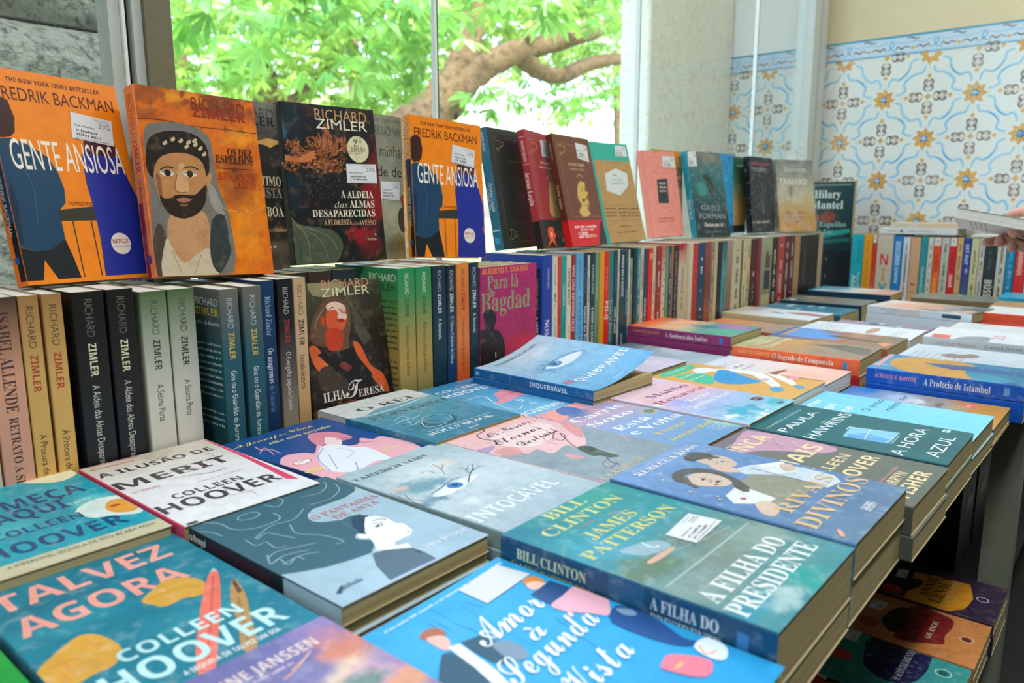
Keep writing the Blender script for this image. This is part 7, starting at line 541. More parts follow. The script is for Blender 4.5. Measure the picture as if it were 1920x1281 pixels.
(1.893,1.923,-0.09,0.868,('v','#a39484','#8f6a50','#7a4a34'),[],'taupe to brown paperback spine',0),
(1.924,1.976,-0.09,0.866,'#c3b996',[],'wide bone coloured paperback spine',4),
(1.977,1.9925,-0.092,0.868,'#54503f',[],'olive dark paperback spine,thin',0),
(1.993,2.014,-0.091,0.868,'#cdbf95',[],'straw coloured paperback spine,plain',4),
(2.015,2.0415,-0.09,0.868,'#c9ba8a',[('CANTAR','R','#7a6a3a',120,200,0.5,10)],'straw paperback spine with olive marks',4),
(2.042,2.088,-0.092,0.868,('v','#3a1416','#5a1418','#2f1010','#3a1a14'),[('S','R','#d9c9b4',90,104,0.5,14),
('AINAS','R','#a88a7c',120,215,0.5,13)],'blackish red paperback spine with pale letters',0),
(2.089,2.113,-0.091,0.868,'#8a2c30',[],'garnet paperback spine beside the sage one',0),
(2.114,2.188,-0.089,0.866,('v','#a3aa88','#8f9678','#9a8a6a','#b09a78'),[],'wide sage paperback spine with a dark house shape',7),
(2.189,2.237,-0.092,0.868,'#241d1c',[('NICOLE DA SILVA','S','#a8988c',60,150,0.5,9)],'soot black paperback spine,wide',4),
(2.238,2.288,-0.091,0.868,'#b0423c',[],'dusty red paperback spine,wide',4),
(2.289,2.328,-0.091,0.868,'#5f2428',[],'maroon paperback spine,left of the pair',4),
(2.329,2.369,-0.091,0.868,'#57202a',[],'maroon paperback spine,right of the pair',4),
(2.37,2.416,-0.0905,0.868,'#b08a5c',[],'tan paperback spine before the black ones',0),
(2.417,2.499,-0.093,0.868,'#13191d',[('SOMBRA','S','#5a666a',40,160,0.5,12)],'broad black paperback spine with dim lettering',0),
(2.5,2.583,-0.094,0.868,'#10171b',[],'broad black paperback spine,plain',0),
(2.584,2.622,-0.09,0.868,'#b9a482',[],'last pale paperback spine at the far end of the row',0)]
RIGHT=[(0.829,0.79,-0.099,'#1fa9b4',[('VAMOS','B','#127a86',20,95,0.68,9),('AGORA','B','#d6eef0',140,225,0.35,13),('Paulo Moreira','S','#d6eef0',130,220,0.75,8)],'wide cyan paperback spine',0),(0.789,0.761,-0.099,'#e79c1f',[('COMO FAZER','S','#b8741a',20,60,0.5,7),('MAIS','S','#b8741a',90,200,0.5,7)],'amber yellow paperback spine',0),(0.76,0.747,-0.1,('v','#d9d6c9','#e02a24','#e03a2c','#e88a74'),[],'red and pale paperback spine,thin',4),(0.746,0.695,-0.098,'#cbbfa6',[('N','^','#d92f3f',66,103,0.25,0.75),('I','^','#c99a4c',114,156,0.38,0.62),('X','^','#2a9fae',165,212,0.22,0.78)],'wide beige paperback spine with three large coloured letters',0),(0.694,0.666,-0.101,'#1d80bf',[('DESCOBRIR','B','#cfe6f2',20,100,0.5,14),('SEMPRE','B','#cfe6f2',105,160,0.5,9)],'azure paperback spine with white capitals',0),(0.665,0.643,-0.105,'#d8d6d2',[('A ORDEM DO AMOR','S','#8a8a8c',20,200,0.5,7)],'white paperback spine beside the azure one',4),(0.642,0.612,-0.105,'#d4a67c',[],'peach tan paperback spine with a small round mark',8),(0.611,0.591,-0.103,'#1f959c',[('HUMANIDADE','B','#a8d6d4',100,215,0.5,9)],'blue green paperback spine',4),(0.59,0.574,-0.104,'#d0cdbb',[],'chalk white paperback spine,thin',4),(0.573,0.552,-0.104,('v','#d9d3c3','#e8482c','#e84a2a','#f07a2a','#f0862c'),[('O PAPEL','B','#8a1f1c',55,115,0.5,9),('DAS VELAS','B','#f7b06a',135,215,0.5,8)],'orange red paperback spine with a white head',0),(0.551,0.528,-0.104,'#bfc2ae',[('TUDO É POSSÍVEL','S','#7a8274',20,170,0.5,6)],'pale grey green paperback spine',4),(0.527,0.507,-0.104,('v','#d9d3c3','#d9262c','#d62a30','#c9202a'),[('A ARTE DE','B','#7a1018',45,110,0.5,9),('AMAR','B','#f0dcd4',118,160,0.5,10)],'crimson paperback spine with a white head',0),(0.506,0.489,-0.104,'#d3aa72',[],'honey tan paperback spine',4),(0.488,0.467,-0.104,('v','#23408f','#1f3f94','#3a3f8f','#3f5f7a','#1d3f7d'),[('GET OUT','B','#cfd6ea',20,85,0.5,10),('*','B','#e6eaf2',95,112,0.5,12)],'dark blue paperback spine with white marks',0),(0.466,0.445,-0.105,'#cfc893',[('A NORTE','R','#6a6a3a',150,230,0.5,9)],'pale yellow paperback spine',4),(0.444,0.429,-0.104,'#cfccbd',[('Aos Que Vierem','S','#8a8a80',20,200,0.5,6)],'milk white paperback spine,thin',4),(0.428,0.396,-0.104,'#2a3433',[('BÚSSOLA','B','#d9d9cb',130,228,0.5,20),('a vida','S','#5a6664',40,100,0.5,10)],'charcoal paperback spine with a blocky white title',0),(0.395,0.371,-0.104,'#cbc8b8',[('Os Dias','S','#8a8a80',20,200,0.5,6)],'off white paperback spine beside the charcoal one',4),(0.37,0.347,-0.106,'#147fa3',[('ALMA','S','#5fb4cf',30,200,0.5,7),('*','B','#dfeef2',95,108,0.5,10)],'ocean blue paperback spine',0),(0.346,0.318,-0.104,'#d92f2c',[('CAMINHOS','B','#f0c9b4',30,110,0.5,12)],'vermilion paperback spine at the right edge',0),(0.317,0.295,-0.104,'#d8d2c4',[],'cream paperback spine beyond the picture edge',0)]

# ================================================================== the room
PLACE = 'paperbacks on the table'
def jit(rnd, a): return (rnd.random() - .5) * 2 * a
rnd = random.Random(3)
def plane_box(name, x0, y0, z0, x1, y1, z1, m, parent=None):
    mb = MB(); mb.box(x0, y0, z0, x1, y1, z1); return mb.build(name, m, parent)
struct(plane_box('floor', -4.1, -3.6, -.05, 3.1, 1.03, 0, M['floor']))
struct(plane_box('ceiling', -4.1, -3.6, 3.0, 3.1, 1.15, 3.15, M['ceil']))
struct(plane_box('wall_front', -4, -3.6, 0, 3.1, -3.5, 3.0, M['roomwall'])); struct(plane_box('wall_left', -4.1, -3.6, 0, -4, 1.05, 3.0, M['roomwall']))
# tiled wall -------------------------------------------------------
WX = 2.992; YC = .955; ZC = .224 + CZ; TS = .14
def tile_wall():
    mb = MB(); zb, zt = .514 + CZ, .576 + CZ; y0, y1 = -3.6, 1.9
    mb.add([(WX, y0, 0), (WX, y1, 0), (WX, y1, zb), (WX, y0, zb)], [(0, 1, 2, 3)], lin('#dfe3da'))
    mb.add([(WX, y0, zb), (WX, y1, zb), (WX, y1, zt), (WX, y0, zt)], [(0, 1, 2, 3)], lin('#c5d8e4'))
    mb.add([(WX, y0, zt), (WX, 1.045, zt), (WX, 1.045, 3.0), (WX, y0, 3.0)], [(0, 1, 2, 3)], (1, 1, 1), 1)
    mb.add([(WX, 1.045, zt), (WX, y1, zt), (WX, y1, 3.0), (WX, 1.045, 3.0)], [(0, 1, 2, 3)], (1, 1, 1), 2)
    mb.add([(WX, y0, 0), (WX + .1, y0, 0), (WX + .1, y0, 3), (WX, y0, 3)], [(0, 1, 2, 3)], (1, 1, 1), 1)
    L = [0]
    def put(P, F, c):
        L[0] += 1; k = 1 + L[0] % 6
        mb.add([(WX - k * 4e-5, y, z) for y, z in P], F, lin(c))
    def shape(P, c): put(P, poly_tris(P), c)
    def stroke(P, w, c, taper=0):
        P = catmull(P, 4); A = []; B = []; n = len(P)
        for i, p in enumerate(P):
            d = P[min(i + 1, n - 1)] - P[max(i - 1, 0)]; q = np.array([-d[1], d[0]]) / (np.hypot(*d) + 1e-9) * w / 2 * (1 - taper * abs(2 * i / (n - 1) - 1))
            A.append(p + q); B.append(p - q)
        put(A + B, [(i, i + 1, n + i + 1, n + i) for i in range(n - 1)], c)
    rr = random.Random(5)
    pa = [(.27, .09), (.42, .15), (.45, .31), (.54, .46), (.68, .55), (.82, .51), (.90, .62), (.91, .72)]
    def star(y, z):
        j = rr.uniform(.94, 1.05)
        for k in range(8):
            a = k * math.pi / 4 + .06; T = lambda r, b: (y + r * j * math.cos(a + b), z + r * j * math.sin(a + b))
            P = [T(.010, -.3), T(.024, -.34), T(.0365, 0), T(.024, .34), T(.010, .3)]
            if max(p[1] for p in P) > zb: continue
            shape(P, rr.choice(('#e0a536', '#d99b2c', '#e3ad48'))); stroke([T(.012, .36), T(.024, .36), T(.036, 0)], .0016, '#8a6a2c')
        if z + .013 < zb:
            shape(ellipse(y, z, .0125, .0125, 18), '#2b7fb0'); shape(ellipse(y + .003, z + .003, .007, .007, 12), '#6fb0d8')
            stroke([(y - .009, z), (y, z), (y + .009, z)], .003, '#dbe8ee'); stroke([(y, z - .009), (y, z), (y, z + .009)], .003, '#dbe8ee')
    def cross(y, z):
        shape([(y - .010, z), (y, z + .010), (y + .010, z), (y, z - .010)], '#d9a850')
        for k in range(4):
            a = k * math.pi / 2; ca, sa = math.cos(a), math.sin(a); T = lambda u, v: (y + u * ca - v * sa, z + u * sa + v * ca)
            if T(.07, 0)[1] > zb or T(.02, .02)[1] > zb: continue
            c = rr.choice(('#7d6a5c', '#6b5a50', '#8d7a6a'))
            stroke([T(.008, 0), T(.03, 0), T(.058, 0)], .0022, '#d3ae74')
            shape(ellipse(*T(.068, 0), .0065, .0065, 12), '#d9a850')
            for s in (-1, 1):
                stroke([T(.018, s * .004), T(.024, s * .013), T(.033, s * .012), T(.036, s * .006), T(.030, s * .004)], .0058, c, .45)
                stroke([T(.036, s * .011), T(.044, s * .014), T(.053, s * .012), T(.056, s * .006), T(.048, s * .004)], .0058, c, .45)
                stroke([T(.028, s * .009), T(.040, s * .007), T(.050, s * .009)], .003, c, .4)
    i0, i1 = -7, 22
    for i in range(i0, i1):
        for j in range(-5, 4):
            y = YC - TS * i; z = ZC + TS * j
            if not (y0 + .05 < y < y1 - .05) or z - .035 > zb or z < .45: continue
            (star if (i + j) % 2 == 0 else cross)(y, z)
            for s in (1, -1):
                # blue scrolls inside the tile whose star corner is here
                if (i + j) % 2 == 0:
                    for sd in (0, 1):
                        P = [((v if sd else u), (u if sd else v)) for u, v in pa]
                        P = [(y + s * p[0] * TS, z - p[1] * TS) for p in P]
                        if max(p[1] for p in P) < zb - .002 and y0 < min(p[0] for p in P) and max(p[0] for p in P) < y1:
                            stroke(P, .0088, '#a3d0e2', .3); stroke([(p[0] + .0026, p[1] - .002) for p in P], .0022, '#5fb0d2', .3); stroke([(p[0] + .002, p[1]) for p in P[2:5]], .0034, '#2f92c0', .8)
    for j in range(-6, 3):
        z = ZC + TS * j
        if z < zb: put([(y0, z - .0005), (y1, z - .0005), (y1, z + .0005), (y0, z + .0005)], [(0, 1, 2, 3)], '#c3c8bd')
    k = 0
    while YC - TS * (k - 7) > -2.2:
        y = YC - TS * (k - 7); k += 1
        if y < y1: put([(y - .0005, .4), (y + .0005, .4), (y + .0005, zb), (y - .0005, zb)], [(0, 1, 2, 3)], '#c9cdc3')
    for z, w_, c in ((zb, .004, '#3f93bd'), (zt, .006, '#2f8fae'), (zb + .004, .002, '#8fbfdc'), (zt - .006, .002, '#8fbfdc')):
        put([(y0, z - w_), (y1, z - w_), (y1, z), (y0, z)], [(0, 1, 2, 3)], c)
    k = 0
    while True:
        y = YC + .9 - TS * k; k += 1
        if y < -2.2: break
        zc = (zb + zt) / 2
        for s in (-1, 1):
            stroke([(y + s * .008, zb + .017), (y + s * .022, zb + .023), (y + s * .034, zb + .016), (y + s * .048, zb + .024), (y + s * .052, zb + .015)], .005, '#6d5648', .5)
            stroke([(y + s * .01, zb + .013), (y + s * .03, zb + .011)], .004, '#7d6656', .4) if 0 else None
        shape(ellipse(y, zb + .017, .006, .005, 10), '#d9a850')
        stroke([(y + .05, zb + .010), (y + .066, zb + .016), (y + .074, zb + .03), (y + .068, zb + .04), (y + .06, zb + .032), (y + .07, zb + .02), (y + .085, zb + .01)], .005, '#7fb8dc', .3)
        stroke([(y - .07, zt - .016), (y - .035, zb + .034), (y, zt - .024), (y + .035, zb + .034), (y + .07, zt - .016)], .006, '#a3cbe4', .2)
        stroke([(y - .02, zt - .012), (y - .01, zt - .017), (y + .01, zt - .010), (y + .02, zt - .014)], .006, '#8a8078', .5)
    return mb.build('wall_right', [M['tile'], M['cream'], M['whitewall']])
struct(tile_wall())
# window wall ------------------------------------------------------
GY = 1.055
struct(plane_box('wall_back', -4, GY - .03, 0, WX, GY + .08, .70, M['whitewall']))
struct(plane_box('trim_1', -4, GY - .03, 2.55, WX, GY + .08, 3.0, M['whitewall']))
win = thing('window_1', 'wall of glass panes in slim grey frames behind the books', 'window'); win['kind'] = 'structure'
mb = MB()
mb.box(.488, GY - .025, .70, .523, GY + .02, 2.55, mi=1); mb.box(.475, GY - .018, .70, .4875, GY + .025, 2.55); mb.box(.4655, GY + .0, .70, .4745, GY + .02, 2.55, mi=2); mb.box(.4725, GY - .004, .70, .4748, GY + .0, 2.55, mi=3); mb.box(.4615, GY - .02, .70, .4652, GY + .02, 2.55, mi=4); mb.box(.447, GY - .014, .70, .461, GY + .02, 2.55)
mb.build('mullion', [M['alu'], M['post'], M['brown'], M['black'], M['whitewall']], win)
mb = MB(); mb.box(2.856, GY - .03, .70, 2.918, GY + .03, 2.55); mb.box(2.9205, GY - .036, .70, 2.974, GY + .03, 2.55); mb.box(2.918, GY - .02, .70, 2.9205, GY + .03, 2.55, mi=1); mb.box(2.974, GY - .01, .70, 2.991, GY + .03, 2.55, mi=1)
mb.build('side_frame', [M['alu'], M['brown']], win)
mb = MB(); mb.box(-4, GY - .03, .70, 2.9, GY + .03, .735); mb.box(-4, GY - .03, 2.5, 2.9, GY + .03, 2.55); mb.build('rail', M['alu'], win)
for x0, x1 in ((-4, .447), (.523, 1.024), (1.032, 1.726), (1.734, 2.434), (2.442, 2.856)):
    plane_box('pane', x0, GY - .004, .735, x1, GY + .004, 2.5, M['glass'], win)
for x in (1.028, 1.730, 2.438):
    mb = MB(); mb.box(x - .004, GY - .005, .735, x + .0008, GY + .005, 2.5); mb.box(x + .0008, GY - .005, .735, x + .004, GY + .005, 2.5, mi=1)
    mb.build('glass_joint', [M['whitewall'], M['teal']], win)
# table ------------------------------------------------------------
tb = thing('display_table', 'long grey table carrying rows of paperbacks, with square legs and a lower shelf', 'table')
plane_box('table_top', -.9, .215, TABLE - .028, 2.97, 1.0, TABLE, M['table'], tb)
for x, y in ((-.85, .2), (-.85, .94), (1.632, .155), (2.9, .2), (2.9, .94)): plane_box('leg', x, y, 0, x + .05, y + .05, TABLE - .028, M['table'], tb)
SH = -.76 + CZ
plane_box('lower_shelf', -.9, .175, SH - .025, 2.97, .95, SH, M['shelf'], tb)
# ================================================================== flat books
def flat_book(pose, d, base):
    x, y, z, rot = pose; w, h, t = d['s']; big = pose[0] < 1.3
    mw = Matrix.Translation((x, y, z + CZ - t / 1000)) @ Matrix.Rotation(R(rot), 4, 'Z')
    book(d, mw, d['l'], grid=(44, 64) if big else (26, 36), white=d['c'] in ('#dfe6e8', '#e9ecec', '#dfe8ea'))
    zb = z + CZ - t / 1000; u = [(c, v) for c, v in d['u']]; rem = zb - base - sum(v for _, v in u)
    c0 = u[-1][0] if u else (d['c'] or '#888888'); c0 = c0 if isinstance(c0, str) else c0[1]
    if rem > .006: n = max(1, round(rem / .03)); u += [(c0, rem / n)] * n
    elif u: s = (zb - base) / sum(v for _, v in u); u = [(c, v * s) for c, v in u]
    names = ['lone copy'] if len(u) == 1 else (['upper copy', 'lower copy'] if len(u) == 2 else ['upper copy', 'middle copy', 'lower copy', 'bottom copy', 'last copy'])
    for k, (c, v) in enumerate(u):
        dd = dict(s=(w, h, v * 1000 - .15), bg=d['bg'], c=c, bk=c, nz=0)
        m2 = Matrix.Translation((x + jit(rnd, .0015), y + jit(rnd, .003), zb - v)) @ Matrix.Rotation(R(rot + jit(rnd, .5)), 4, 'Z')
        book(dd, m2, names[k] + ' stacked under the ' + short(d['l'], 8), group='spare copies under the top books', grid=(1, 6)); zb -= v
for pose, d in FLAT: flat_book(pose, d, SH if pose[2] < -.5 else TABLE)
# ================================================================== books standing face out
DD = {n: d for n, _, d in STAND}
def stand_matrix(pose, w, h, t):
    x, y, z, ya, le, ro = pose; ya, le, ro = R(ya), R(le), R(ro)
    a = Vector((math.cos(ya), math.sin(ya), 0)); up = Vector((0, 0, 1)); n = a.cross(up)
    u2 = up * math.cos(le) - n * math.sin(le); n2 = n * math.cos(le) + up * math.sin(le)
    a3 = a * math.cos(ro) + u2 * math.sin(ro); u3 = u2 * math.cos(ro) - a * math.sin(ro)
    o = Vector((x, y, z + CZ + (.004 if z > -.2 else 0))) + u3 * (h / 1000) - n2 * (t / 1000)
    return frame(o, a3, u3, n2)
for n, pose, d in STAND:
    if isinstance(d['a'], str): d['a'] = DD[d['a']]['a']
    w, h, t = d['s']
    book(d, stand_matrix(pose, w, h, t), d['l'], grid=(44, 64) if pose[0] < 1.1 else (28, 40))
for k in range(3):
    y = .868 + .0285 * (k + 1)
    book(dict(s=(151.5, 235 - k, 27.5), bg='#b41f68', c='#8f1a56'), frame(Vector((.939, y + .0275, -.338 + .236 - k * .001 + CZ)), Vector((1, 0, 0)), Vector((0, 0, 1)), Vector((0, -1, 0))), ('first', 'second', 'third')[k] + ' spare copy standing behind the magenta silhouette cover', group='spare magenta copies', grid=(1, 6))
# ================================================================== spine-out row
def lum(c): c = c if isinstance(c, str) else c[2]; v = lin(c); return v[0] * .3 + v[1] * .6 + v[2] * .1
def marks(c, h, t, seed):
    r2 = random.Random(seed); col = '#d6d2c4' if lum(c) < .2 else '#5a5248'; a = 18 + r2.random() * 20; o = []
    while a < h - 30:
        L = 1.5 + r2.random() * 2.5; b = .36 + r2.random() * .08; o.append(['R', col, a, a + L, b, b + .2 + r2.random() * .12]); a += L + 1.2 + (r2.random() < .12) * 14 + (r2.random() < .03) * 40
    return o[:60]
def spine_book(x0, x1, zt, yf, c, tx, label, flag, k):
    h = (zt - (-.338)) * 1000 - .5; t = (x1 - x0) * 1000 - .5; sp = [['T', *q] for q in tx if len(q[2]) > 3 or True]
    for q in sp:
        if len(q[3]) < 4: q[3] = '#d9d4c4'
    c1 = c if isinstance(c, str) else c[1]
    d = dict(s=(152, h, t), bg=c1, c=c, bk=c1, sp=sp)
    if flag == 4: d['sp'] = marks(c, h, t, k) + sp
    if flag == 3: d['sp'] = sp + [['R', '#3a3632', 70, 78, .4, .6], ['R', '#3a3632', 79, 82, .3, .5], ['R', '#3a3632', 84, 87, .45, .7], ['R', '#3a3632', 92, 95, .3, .45]]
    if flag == 5: d['sp'] = [['R', '#5f7048', a, a + 6, .55, .85] for a in (38, 74, 108, 142, 178)] + [['R', '#a8443c', a, a + 4, .1, .4] for a in (20, 52, 90, 128, 190, 210)]
    if flag == 6: d['sp'] = [['R', '#b01f24', 3, 16, .0, .55], ['R', '#a82a24', 196, 216, .0, .4]] + sp
    if flag == 7: d['sp'] = [['R', '#3a3a34', 40, 58, .45, .62], ['R', '#5f4a36', 52, 90, .38, .8], ['R', '#33383a', 96, 150, .3, .85], ['R', '#c9b48a', 165, 200, .1, .9]]
    if flag == 1:
        d['bk'] = '#103f49'; d['bo'] = [['T', 'ZIMLER', 'B', '#d9c24e', 92, 147, 33, 9], ['T', 'RICHARD', 'S', '#c9d6d4', 92, 147, 21, 9], ['T', 'Goa ou o Guardião da Aurora', 'S', '#dfe8e6', 40, 147, 45, 5]] + [['M', '#c3d2d0', 20, 146, 70 + i * 8, 3.4, 1, 0] for i in range(9)] + [['M', '#c3d2d0', 20, 146, 155 + i * 8, 3.4, 1, 0] for i in range(3)]
    if flag == 2:
        d['bk'] = '#2c8a54'; d['bo'] = [['T', 'RICHARD', 'S', '#d6e6cc', 85, 147, 20, 11], ['T', 'ZIMLER', 'S', '#174a30', 85, 147, 34, 10]] + [['M', '#17462e', 15, 147, 52 + i * 9, 4, 1, 0] for i in range(9)] + [['M', '#17462e', 15, 147, 145 + i * 9, 4, 1, 0] for i in range(6)]
    mw = frame(Vector((x0 + .0002, yf, zt + CZ)), Vector((0, 1, 0)), Vector((0, 0, 1)), Vector((1, 0, 0)))
    book(d, mw, label, group='paperbacks standing spine out in the long row', grid=(1, 12), white=True)
for k, (x0, x1, zt, yf, c, tx, label, flag) in enumerate(SPINES): spine_book(x0, x1, zt, yf, c, tx, label, flag, k)
for k, (x0, x1, c, lb) in enumerate(((-.02, .03, '#c9b090', 'tan'), (.031, .075, '#3a4a52', 'slate'), (.076, .115, '#b0604a', 'rust'), (.116, .155, '#d6cbb0', 'cream'), (.156, .1955, '#6a7a6a', 'grey green'))):
    spine_book(x0, x1, -.09, .868, c, (), lb + ' paperback spine beyond the left edge of the picture', 0, k)
for k, (x0, x1, c) in enumerate(((.612, .648, '#2a2622'), (.649, .69, '#3a2f28'), (.691, .735, '#22303a'))):  # hidden filler books, added to block the bright window gap below the foliage cover
    book(dict(s=(105, 244, (x1 - x0) * 1000 - .5), bg=c, c=c), frame(Vector((x0, .934, -.0935 + CZ)), Vector((0, 1, 0)), Vector((0, 0, 1)), Vector((1, 0, 0))), ('first', 'second', 'third')[k] + ' dark filler book added to block the bright gap behind the leaning cover', group='filler books added behind the leaning cover', grid=(1, 4))
# ------------------------------------------------------------------ shelf against the tiles
for k, (y1, y0, zt, c, tx, label, flag) in enumerate(RIGHT):
    h = (zt + .338) * 1000 - .5; t = (y1 - y0) * 1000 - .6; c1 = c if isinstance(c, str) else c[2]
    sp = [['T', *q] for q in tx]
    if not isinstance(c, str) and c[1] in ('#d9d3c3', '#d9d6c9'): sp = [['R', c[1], 0, 27, 0, 1], ['R', '#8a8478', 10, 15, .4, .6]] + sp; c = (c[0],) + tuple(c[2:]); c1 = c[1]
    if flag == 4: sp = marks(c, h, t, k + 90) + sp
    if flag == 8: sp = [['R', '#6a4a30', 152, 160, .3, .45], ['R', '#6a4a30', 152, 160, .55, .7], ['R', '#8a6a48', 180, 182, .2, .8]]
    d = dict(s=(150, h, t), bg=c1, c=c, bk=c1, sp=sp)
    book(d, frame(Vector((2.80, y1, zt + CZ)), Vector((1, 0, 0)), Vector((0, 0, 1)), Vector((0, -1, 0))), label + ', by the tiles', group='paperbacks standing spine out by the tiles', grid=(1, 12))
ZT = -.0965 + CZ
def lying(y, z, x, t, c, sp, label, w=140, h=230): book(dict(s=(w, h, t), bg=c, c=c, sp=sp), Matrix.Translation((x, y, z)), label, grid=(2, 12), white=True)
lying(.742, ZT, 2.806, 20, '#d9dcd4', [['R', '#b9c0ba', 20, 55, .4, .6], ['R', '#1d5f94', 62, 70, .3, .7], ['T', 'CARLOS TOMÁS MARQUES', 'S', '#7a8480', 85, 165, .5, 6]], 'white paperback with a blue dot on its spine, lying on the upright books')
lying(.715, ZT + .0205, 2.822, 17, '#cfc6b2', [['R', '#bcb5a4', 15, 60, .3, .7], ['T', 'OS ALGORITMOS', 'B', '#d2a052', 85, 195, .5, 10]], 'beige paperback with ochre spine lettering, topmost on the upright books by the tiles')
lying(.470, ZT - .006, 2.806, 8, '#d3d4c6', [], 'thin white booklet lying on the upright books under the held book', h=150)
for k in range(3):
    z = -.338 + .0605 * k + CZ
    book(dict(s=(150, 165, 60), bg='#0e1a22', c='#0e1a22', sp=[['R', '#aab8ba', 80, 83, .44, .5], ['R', '#aab8ba', 80.8, 82.2, .40, .54]]), Matrix.Translation((2.802, .995, z)), ('bottom', 'middle', 'top')[k] + ' one of the three thick black volumes stacked in the corner', group='thick black volumes in the corner', grid=(1, 4))
hz = -.338 + .1815 + CZ
book(dict(s=(156, 236, 22), bg=('v', '#0f3a3c', '#0c2f33', '#0d2b30'), c='#0c2f33', a=[['B', '#8a3a22', 60, 125, 45, 22, .6, .9, .8], ['B', '#1f7f74', 80, 180, 60, 14, .6, .8, .8], ['P', '#1f8f80', [5, 190, 60, 175, 150, 160, 150, 175, 80, 188, 20, 205]], ['P', '#12605c', [5, 215, 80, 200, 150, 192, 150, 205, 60, 215]], ['P', '#a8b8b0', [12, 10, 144, 10, 144, 12, 12, 12]], ['T', 'Hilary', 'R', '#d3d9cc', 22, 112, 55, 26], ['T', 'Mantel', 'R', '#d3d9cc', 12, 122, 92, 26], ['T', 'O Espelho', 'R', '#8fb0a8', 16, 136, 155, 18], ['T', 'e a Luz', 'Z', '#8fb0a8', 26, 96, 180, 16]]),
     frame(Vector((2.824, .990, hz + .236)), Vector((0, -1, 0)), Vector((0, 0, 1)), Vector((-1, 0, 0))), 'dark green paperback with cream lettering, standing in the corner on thick black volumes', grid=(28, 40))
# ------------------------------------------------------------------ clear bag over the last standing book
for n, pose, d in STAND:
    if n == 'tam':
        w, h, t = d['s']; mw = stand_matrix(pose, w, h, t); bag = MB(); NU, NV = 22, 24; vs = []
        r2 = random.Random(11)
        for j in range(NV + 1):
            v = j / NV; y = -h - 2 + v * (h + 44); top = max(0, (v - .82) / .18); sq = 1 - .84 * top ** .7 if v < .95 else .16 + .5 * (v - .95) / .05
            for i in range(NU):
                a = 2 * math.pi * i / NU; ca, sa = math.cos(a), math.sin(a)
                ex = (w / 2 + 5 + 13 * (1 - v) * max(0, ca)) * sq * math.copysign(abs(ca) ** .45, ca); ez = (t / 2 + 5 * (.4 + v)) * (sq if v > .8 else 1) * math.copysign(abs(sa) ** .6, sa) + r2.uniform(-1, 1) * (1.5 + 5 * top)
                vs.append(((w / 2 + ex + r2.uniform(-1, 1) * 1.2) / 1000, y / 1000, (t / 2 + ez) / 1000))
        bag.add(vs, [(j * NU + i, j * NU + (i + 1) % NU, (j + 1) * NU + (i + 1) % NU, (j + 1) * NU + i) for j in range(NV) for i in range(NU)])
        o = bag.build('plastic_bag', M['film'], smooth=True); o.matrix_world = mw
        tag(o, 'clear gathered plastic bag around the last standing paperback of the row', 'bag')
# ------------------------------------------------------------------ under the table
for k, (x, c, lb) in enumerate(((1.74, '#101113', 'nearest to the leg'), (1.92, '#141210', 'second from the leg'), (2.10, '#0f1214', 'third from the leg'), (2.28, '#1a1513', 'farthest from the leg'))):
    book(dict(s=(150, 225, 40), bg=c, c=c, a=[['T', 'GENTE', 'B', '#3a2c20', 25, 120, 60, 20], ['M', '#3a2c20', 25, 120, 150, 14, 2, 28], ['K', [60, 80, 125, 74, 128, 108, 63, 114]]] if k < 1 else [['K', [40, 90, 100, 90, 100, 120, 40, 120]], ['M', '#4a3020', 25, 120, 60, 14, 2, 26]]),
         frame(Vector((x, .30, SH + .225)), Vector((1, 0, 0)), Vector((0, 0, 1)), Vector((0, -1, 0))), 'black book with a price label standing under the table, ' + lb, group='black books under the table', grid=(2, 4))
mb = MB(); n = 24
for i in range(n + 1):
    x = 1.80 + .6 * i / n; y = .190 + .008 * math.sin(i * 1.3)
    mb.add([(x, y, TABLE - .04), (x, y + .01 * math.sin(i * .9), .44)], [])
mb.f = [(2 * i, 2 * i + 1, 2 * i + 3, 2 * i + 2) for i in range(n)]; mb.m = [0] * n
o = mb.build('table_cloth', M['blue'], smooth=True); tag(o, 'bright blue cloth hanging from the far table edge behind the grey leg', 'cloth')
sm = o.modifiers.new('thick', 'SOLIDIFY'); sm.thickness = .003
# ================================================================== person's hand with the held book
FX = Vector((.647, -.7625, 0)); UP = Vector((0, 0, 1)); FW = Vector((.7625, .647, 0)).normalized()
def hp(px, py, d):   # point d metres ahead on the sight line through a picture point, used once to lay out the hand
    k = _f + _r2 * ((px - 960) / 1435) - _u2 * ((py - 640.5) / 1435); return Vector((0, 0, CZ)) + k * d
HD = 1.26
A0 = hp(1795, 389, HD); A1 = hp(1916, 410, HD - .049)
ax = (A1 - A0).normalized(); dz_ = (hp(1774, 426, HD + .125) - hp(1790, 411, HD)).normalized(); nn = ax.cross(dz_).normalized()
dz_ = nn.cross(ax).normalized()
if nn.z < 0: nn = -nn
